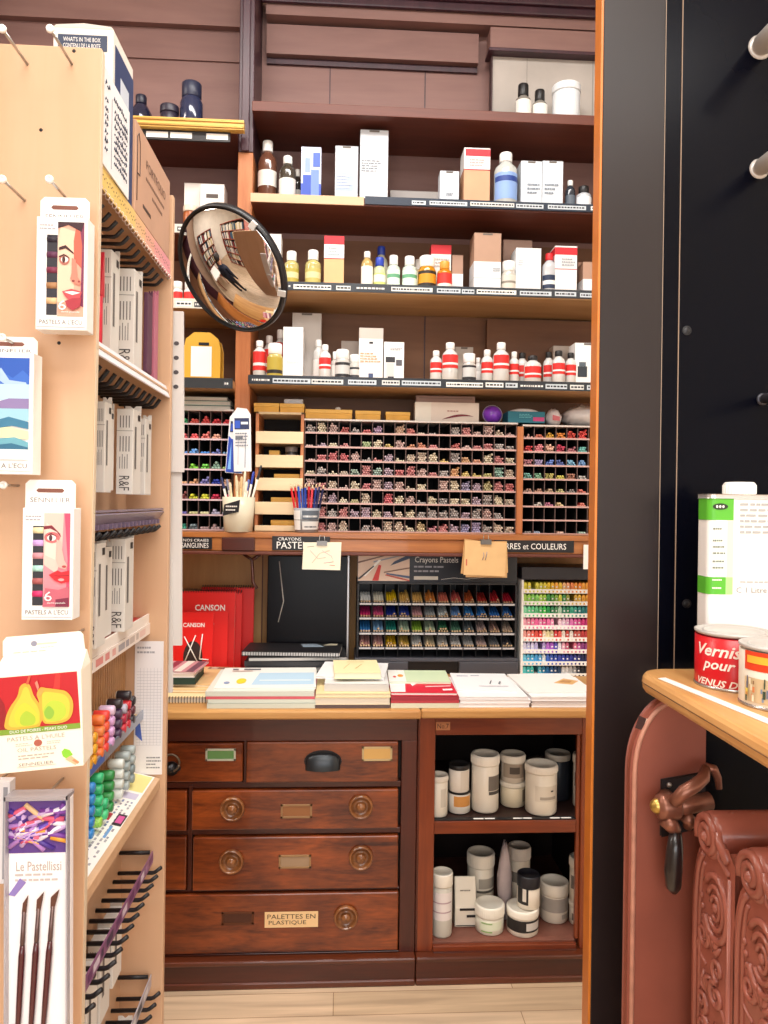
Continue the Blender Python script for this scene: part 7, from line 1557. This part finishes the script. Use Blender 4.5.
# valve: plate, elbow body, black handle
vx, vz = at(676, 806, YPn-.04)
va = thing('valve', 'bronze lever valve with a black handle on the reddish end panel', 'valve', (vx, YPn, vz))
BR_ = M('#8a5a48', .35, .55, var=.15, scale=30)
x0_, z1_ = at(661, 777, YPn); x1_, z0_ = at(702, 834, YPn)
mb = MB(); mb.prism([(x0_-vx,z0_-vz),(x1_-vx,z0_-vz+.012),(x1_-vx,z1_-vz+.006),(x0_-vx,z1_-vz-.003)], -.006, -.0008, M('#1c1416',.5)); mb.build('plate', va, bevel=.001)
for px, py in ((667, 783), (666, 802), (690, 807)):
    x, z = at(px, py, YPn); mb = MB(); mb.lathe([(.0035,.006),(.0035,.0075),(.002,.009),(0,.0092)], STEEL, (x-vx,0,z-vz), 10, 'y'); mb.build('screw', va)
mb = MB(); mb.tube([(-.010,-.030,-.004),(.018,-.032,-.002),(.05,-.03,.002)], [.0135,.012,.0115], BR_, 14); mb.lathe([(0,-.02),(.015,-.018),(.0165,-.012),(.0165,.006),(.013,.010),(0,.012)], BR_, (-.002,-.032,-.004), 18, 'x'); mb.tube([(.0,-.006,-.002),(.0,-.03,-.003)], .012, BR_, 12); mb.sphere((-.02,-.03,-.004), .010, M('#b89a50',.3,.8), 12); mb.build('valve_body', va)
mb = MB(); mb.tube([(-.006,-.045,.006),(.006,-.05,.022),(.022,-.048,.030),(.036,-.04,.036),(.044,-.03,.046)], [.008,.009,.0085,.008,.006], BR_, 12); mb.tube([(.044,-.03,.046),(.054,-.03,.044),(.060,-.03,.032),(.062,-.03,.018)], [.006,.006,.005,.004], BR_, 10); mb.build('curved_lever', va)
mb = MB(); mb.tube([(-.012,-.034,-.018),(-.004,-.036,-.026),(.002,-.036,-.034)], [.011,.010,.008], BR_, 12); mb.tube([(.014,-.036,-.014),(.022,-.034,-.022),(.020,-.030,-.032)], [.009,.009,.006], BR_, 12); mb.build('handle_socket', va)
mb = MB(); mb.tube([(.001,-.038,-.034),(-.001,-.040,-.056),(-.003,-.041,-.082),(-.002,-.040,-.104),(.000,-.039,-.112)], [.0075,.0105,.0115,.0095,.004], M('#151113',.3,coat=.3), 14); mb.build('handle', va, label='black grip')
# ================================================================== TINS ON THE SHELF
GRN = '#57b22e'
xa = at(702, 580, 1.005)[0]+.009; xb = xa+.125; w = xb-xa; h = at(735, 495, 1.005)[1]-ZS
t = thing('varnish_can', 'large white rectangular can with green label corners and a white screw cap', 'can', ((xa+xb)/2, 1.005, ZS))
mb = MB(); RD = lambda d_, rr: [(sx*(w/2-d_-rr)+rr*math.cos(a), .019+sy*(.019-d_-rr)+rr*math.sin(a)) for sx, sy, a0_ in ((1,1,0),(-1,1,PI/2),(-1,-1,PI),(1,-1,1.5*PI)) for a in [a0_+PI/2*i/5 for i in range(6)]]
mb.prism(RD(0,.009), 0, h, M('#ecebe8',.3), 'xy'); mb.build('body', t)
mb = MB(); mb.prism(RD(-.0008,.009), h-.005, h+.001, M('#c9c8c6',.3,.6), 'xy'); mb.build('top_rim', t, bevel=.001)
x = at(735, 490, 1.028)[0]+.004-(xa+xb)/2; mb = MB(); mb.lathe([(0,h),(.0205,h),(.021,h+.002),(.021,h+.015),(.0185,h+.018),(0,h+.018)], M('#f3efe8',.4), (x,.019,0), 24)
for k in range(30): a = 2*PI*k/30; mb.box(x+.021*math.cos(a)-.0006,x+.021*math.cos(a)+.0006,.019+.021*math.sin(a)-.0006,.019+.021*math.sin(a)+.0006,h+.002,h+.014,M('#f3efe8',.4))
mb.build('screw_cap', t)
def q(mb, u0, u1, v0, v1, c, k=0): mb.flat([(-w/2+w*u0,-.0006-.0002*k,h*v0),(-w/2+w*u1,-.0006-.0002*k,h*v0),(-w/2+w*u1,-.0006-.0002*k,h*v1),(-w/2+w*u0,-.0006-.0002*k,h*v1)], M(c,.45))
mb = MB(); q(mb, .07,.27,.86,.985,GRN); q(mb,.07,.19,.45,.545,GRN); q(mb,.19,.27,.45,.545,'#a8d48a'); q(mb,.07,.2,.55,.86,'#eef4e6'); q(mb,.2,.27,.545,.86,'#d4e8c4'); 
for v0_, v1_, c_ in ((.86,.985,GRN),(.45,.545,GRN)):
    pr = [(-w/2+.009-.0096*math.cos(a), .009-.0096*math.sin(a)) for a in [PI/2*i/6 for i in range(7)]]
    pr = [(-w/2-.0006,.030)]+pr
    for (u_, y_), (u2, y2_) in zip(pr[:-1], pr[1:]): mb.flat([(u_,y_,h*v0_),(u2,y2_,h*v0_),(u2,y2_,h*v1_),(u_,y_,h*v1_)], M(c_,.45))
lb = mb.build('label', t, label='green and white label')
mb = MB(); mb.prism(ell(-w*.38,h*.935,w*.085,h*.018,16), -.0012, -.0006, M('#22301a',.5)); 
for u in (-.42,-.385,-.35): mb.prism(ell(w*u,h*.935,w*.012,h*.008,8), -.0016, -.0012, WHITE)
for v in (.80,.735,.70,.665,.62,.585): scribble(mb, -w*.46, -w*.31, h*v, h*(v+.025), -.0010, 1, '#7c8478')
for v in (.52,.475): scribble(mb, -w*.46, -w*.34, h*v, h*(v+.02), -.0010, 1, '#eef6e6')
scribble(mb, -w*.16, w*.45, h*.78, h*.965, -.0010, 6, '#a9a9a7'); scribble(mb, -w*.15, w*.3, h*.51, h*.53, -.001, 1, '#b0b0ae'); mb.build('small_print', lb)
text('C 1 Litre', lb, (-w*.02, -.001, h*.475), w*.34, h*.03, M('#8a8a88',.5))
def tin(label, xc, yc, r, h, body, rim='#b9b4ae'):
    t = thing('tin', label, 'tin', (xc, yc, ZS)); mb = MB(); mb.lathe([(0,0),(r*.985,0),(r,.003),(r,h-.006),(r*.97,h-.0055)], M(body,.3), n=48); mb.build('body', t)
    mb = MB(); mb.lathe([(r*.96,h-.004),(r*1.015,h-.002),(r*1.015,h+.001),(r*.96,h+.001),(r*.93,h-.003),(r*.82,h-.003),(r*.80,h),(r*.74,h),(r*.72,h-.0022),(0,h-.0022)], M('#b9b3ad',.35,.15), n=48); mb.build('lid', t); mb = MB(); mb.lathe([(r*1.012,0),(r*1.018,.0015),(r*1.0,.004)], M(rim,.25,.8), n=48); mb.build('base_rim', t); return t
def wrap(s, parent, r, a, z, w_, h_, mat):
    """lettering bent round a tin, a = angle of its centre measured from -y"""
    o = text(s, parent, (0,0,0), w_, h_, mat, rot=(0,0,0), bold=.02, slant=.3); me = o.data
    for v in me.vertices:
        t_ = a + v.co.x/r; zz = z+v.co.y; v.co = ((r+.0004)*math.sin(t_), -(r+.0004)*math.cos(t_), zz)
    me.update(); return o
def wpatch(mb, r, a0, a1, z0, z1, c, n=10): mb.lathe([(r,z0),(r,z1)], M(c,.35), n=n, a0=a0-PI/2, a1=a1-PI/2)
rT = .0465; xT = at(697.5, 655, .955)[0]+rT; zt_ = at(733, 637, .905)[1]-ZS
t1 = tin('red tin of varnish with white lettering on the oak shelf', xT, .953, rT, zt_, '#c3121d')
WR = M('#f2e6dc', .45)
wrap('Vernis', t1, rT, -.90, zt_*.70, .058, .015, WR); wrap('pour or', t1, rT, -.62, zt_*.40, .066, .013, WR); wrap("VENUS D'OR", t1, rT, -.72, zt_*.13, .076, .009, WR)
r2 = .045; x2 = at(743.5, 680, .86)[0]+r2-.001; y2 = .858; z2t = at(768, 652, .815)[1]-ZS
t2 = tin('tin with an orange top band and a crowd picture, nearest on the oak shelf', x2, y2, r2, z2t, '#d8cdbc')
mb = MB(); wpatch(mb, r2+.0005, -1.5, 1.5, z2t*.62, z2t*.93, '#d8401f', 20); wpatch(mb, r2+.0009, -.78, .9, z2t*.40, z2t*.80, '#e8a42a', 14); wpatch(mb, r2+.0009, -1.4, -.8, z2t*.74, z2t*.86, '#efb23a', 6); wpatch(mb, r2+.0005, -1.5, 1.5, z2t*.1, z2t*.5, '#c8b08a', 20)
r = random.Random(4)
for k in range(46):
    a = r.uniform(-1.45, .6); z = r.uniform(z2t*.1, z2t*.42); wpatch(mb, r2+.0012+.00005*k, a, a+r.uniform(.03,.07), z, z+r.uniform(.004,.010), r.choice(['#4a5a78','#7a8aa0','#e2d6b8','#c87a4a','#3a4a3a','#8a6a4a','#d8c050','#5a6a8a']), 2)
mb.build('picture', t2)

# ================================================================== BEHIND THE VIEWER: what the round mirror sees
def bookcase(name, label, loc, rot, w, h, nsh, seed):
    t = thing(name, label, 'bookcase', loc, None, (0,0,rot)); RW = M('#9c4a34', .5)
    mb = MB(); mb.box(-w/2, w/2, .28, .3, 0, h, M('#6a4a3a',.7)); mb.build('back_panel', t)
    mb = MB(); mb.box(-w/2, -w/2+.03, 0, .28, 0, h, RW); mb.build('side_panel', t); mb = MB(); mb.box(w/2-.03, w/2, 0, .28, 0, h, RW); mb.build('side_panel', t)
    zs_ = [.08+(h-.1)*k/nsh for k in range(nsh+1)]
    for z in zs_: mb = MB(); mb.box(-w/2+.03, w/2-.03, 0, .28, z-.025, z, RW); mb.build('shelf', t)
    r = random.Random(seed); R = Matrix.Rotation(rot, 4, 'Z'); L = Vector(loc)
    for k, z in enumerate(zs_[:-1]):
        x = -w/2+.04
        while x < w/2-.15:
            th = r.choice([.04,.06,.08,.1]); hh = (zs_[1]-zs_[0])*r.uniform(.62,.86); d = .2
            key = ('b', round(th,2), r.choice(['#e8e2d8','#2a3444','#d8d0c4','#8a2a2a','#3a5a70','#c8b48a','#1c1c20','#e6dcc8']))
            if key not in STK:
                m = MB(); q_ = key[1]; m.box(-q_/2, q_/2, 0, d, 0, 1, M(key[2],.5)); STK[key] = m.mesh('book')
            o = bpy.data.objects.new('book', STK[key]); COL.objects.link(o); o.scale = (1,1,hh)
            o.location = L + R @ Vector((x+key[1]/2, .03, z+.0005)); o.rotation_euler = (0,0,rot)
            tag(o, f'book standing on the {ORD[k]} shelf of {name.replace("_"," ")} seen small in the round mirror', 'book', f'books on the {ORD[k]} shelf of {label}')
            x += key[1]+.004
bookcase('bookcase', 'red-framed bookcase along the side aisle, reflected in the round mirror', (-2.6, .55, 0), PI, 2.2, 2.4, 6, 3)
bookcase('end_bookcase', 'red-framed bookcase at the end of the side aisle, reflected in the round mirror', (-4.6, 1.9, 0), PI/2, 1.6, 2.4, 5, 5)
t = thing('display_table', 'white-topped table in the side aisle, reflected in the round mirror', 'table', (-3.3, 2.35, 0))
mb = MB(); mb.box(-.5,.5,-.3,.3,.72,.76,M('#efe9e2',.5)); mb.build('tabletop', t, bevel=.003)
for sx in (-1,1):
    for sy in (-1,1): mb = MB(); mb.box(sx*.46-.025,sx*.46+.025,sy*.26-.025,sy*.26+.025,0,.719,M('#8a4a34',.5)); mb.build('leg', t)
# person seen the picture
PY = 1.95; PX = -1.8
V = [(0,0,.93),(0,0,1.08),(0,0,1.26),(0,.01,1.40),(0,.015,1.47),(0,.03,1.56),(0,.035,1.66),(0,.03,1.72),
     (-.10,0,.90),(-.11,.015,.50),(-.12,0,.09),(-.13,.12,.04),(.10,0,.90),(.11,.015,.50),(.12,0,.09),(.13,.12,.04),
     (-.18,0,1.38),(-.235,.0,1.10),(-.245,.06,.86),(-.245,.075,.80),(.18,0,1.38),(.235,.0,1.10),(.245,.06,.86),(.245,.075,.80)]
E = [(0,1),(1,2),(2,3),(3,4),(4,5),(5,6),(6,7),(0,8),(8,9),(9,10),(10,11),(0,12),(12,13),(13,14),(14,15),(3,16),(16,17),(17,18),(18,19),(3,20),(20,21),(21,22),(22,23)]
RR = [.145,.135,.15,.12,.058,.085,.095,.06,.09,.066,.048,.04,.09,.066,.048,.04,.065,.05,.034,.03,.065,.05,.034,.03]
def hand(s, root):
    for k in range(4):
        i = len(V); y = .050+.017*k; L = (.9,1,.97,.8)[k]
        V.extend([(s*.247, y+.004, .765), (s*.243, y+.006, .765-.038*L), (s*.232, y+.004, .765-.068*L)]); RR.extend([.009,.0085,.007]); E.extend([(root,i),(i,i+1),(i+1,i+2)])
    i = len(V); V.extend([(s*.232,.108,.785),(s*.222,.118,.752)]); RR.extend([.011,.009]); E.extend([(root,i),(i,i+1)])
hand(-1, 19); hand(1, 23)
me = bpy.data.meshes.new('person'); me.from_pydata(V, E, []); po = bpy.data.objects.new('person', me); COL.objects.link(po)
sk = po.modifiers.new('skin', 'SKIN'); sk.use_smooth_shade = True
for i, d in enumerate(me.skin_vertices[0].data): d.radius = (RR[i]*(1.15 if i < 4 else 1), RR[i]*(.75 if i < 4 else 1)); d.use_root = (i == 0)
ss = po.modifiers.new('sub', 'SUBSURF'); ss.levels = 1; ss.render_levels = 1
bpy.context.view_layer.update()
dg = bpy.context.evaluated_depsgraph_get(); me2 = bpy.data.meshes.new_from_object(po.evaluated_get(dg))
po.modifiers.clear(); po.data = me2; me2.name = 'person'
me2.materials.clear()
for m in (M('#1d2334',.8), M('#d8a888',.55), M('#23222a',.8), M('#1a1718',.5)): me2.materials.append(m)
for p in me2.polygons:
    c = p.center; p.use_smooth = True
    p.material_index = 1 if (c.z > 1.50 and abs(c.x) < .14) or (abs(c.x) > .19 and c.z < .83) else (2 if .1 < c.z < .92 else (3 if c.z <= .1 else 0))
po.rotation_euler = (0,0,PI*.8); po.location = (PX, PY, 0); zmin = min(v.co.z for v in me2.vertices); po.location.z = -zmin+.001
tag(po, 'person in dark clothes standing in the side aisle, seen only in the round mirror', 'person')
mb = MB(); mb.sphere((0,.015,1.69), .118, M('#241a16',.7), 16, (.92,1.0,.98)); mb.build('hair', po)
mb = MB()
for s in (-1,1): mb.sphere((s*.036,.122,1.655),.013,M('#f2eeea',.3),10); mb.sphere((s*.036,.132,1.655),.006,M('#2a1c16',.3),8); mb.sphere((s*.098,.03,1.64),.022,M('#d8a888',.55),8,(.4,.8,1.2))
mb.tube([(0,.125,1.655),(0,.145,1.62),(0,.128,1.612)],[.008,.012,.008],M('#d8a888',.55),8); mb.tube([(-.025,.122,1.575),(0,.13,1.572),(.025,.122,1.575)],.006,M('#a85a50',.5),6); mb.build('face_features', po)
# ================================================================== LIGHT
def area(name, loc, sx, sy, power, col, rot=(0,0,0)):
    L = bpy.data.lights.new(name, 'AREA'); L.shape = 'RECTANGLE'; L.size, L.size_y = sx, sy; L.energy = power; L.color = col
    o = bpy.data.objects.new(name, L); COL.objects.link(o); o.location = loc; o.rotation_euler = rot; return o
area('ceiling_lamp', (.1, 1.6, ZT-.06), 1.8, .4, LP1, (1,.97,.93))
area('ceiling_lamp', (.0, -.4, ZT-.06), 2.0, .8, LP2, (1,.97,.93))
area('ceiling_lamp', (.7, -1.6, ZT-.06), 2.2, .7, LP3, (1,.97,.94))
area('ceiling_lamp', (-3.0, 1.6, ZT-.06), 2.2, .6, 90, (1,.93,.85))
wx0, wx1, wz0, wz1 = -1.5, 1.3, .9, 2.7  # added window behind the viewer, never seen, made up to house a fill light
mb = MB()
for a in ((wx0-.07,wx1+.07,wz1,wz1+.07),(wx0-.07,wx1+.07,wz0-.07,wz0),(wx0-.07,wx0,wz0,wz1),(wx1,wx1+.07,wz0,wz1),(-.13,-.07,wz0,wz1)): mb.box(a[0],a[1],YB,YB+.05,a[2],a[3],M('#8a4a34',.5))
wf = struct(mb.build('added_window', bevel=.003)); mb = MB(); mb.box(wx0,wx1,YB+.004,YB+.008,wz0,wz1,M('#dfe8ee',.1)); mb.build('pane', wf)
area('added_front_fill', ((wx0+wx1)/2, YB+.06, (wz0+wz1)/2), wx1-wx0, wz1-wz0, LP4, (.94,.97,1), (PI/2,0,0))  # added frontal fill to brighten shelves and alcove
w = bpy.data.worlds.new('world'); scene.world = w; w.use_nodes = True
w.node_tree.nodes['Background'].inputs[0].default_value = (1,.95,.9,1); w.node_tree.nodes['Background'].inputs[1].default_value = .25

# ================================================================== CAMERA
cam = bpy.data.cameras.new('camera'); co = bpy.data.objects.new('camera', cam); COL.objects.link(co)
cam.sensor_fit = 'VERTICAL'; cam.sensor_height = 36; cam.lens = F/1024*36; cam.shift_y = -(512-CY)/1024; cam.clip_start = .02
co.location = (0, 0, ZC)
co.matrix_world = Matrix.Translation((0,0,ZC)) @ Matrix.Rotation(-YAW, 4, 'Z') @ Matrix.Rotation(PI/2, 4, 'X') @ Matrix.Rotation(ROLL, 4, 'Z')
scene.camera = co
vs_ = scene.view_settings
vs_.view_transform = 'Standard'; vs_.look = 'None'; vs_.gamma = 1; vs_.exposure = EXPO; vs_.use_curve_mapping = False
scene.cycles.use_denoising = True
scene.cycles.max_bounces = 8; scene.cycles.diffuse_bounces = 4; scene.cycles.glossy_bounces = 4; scene.cycles.transmission_bounces = 6
scene.cycles.sample_clamp_indirect = 6
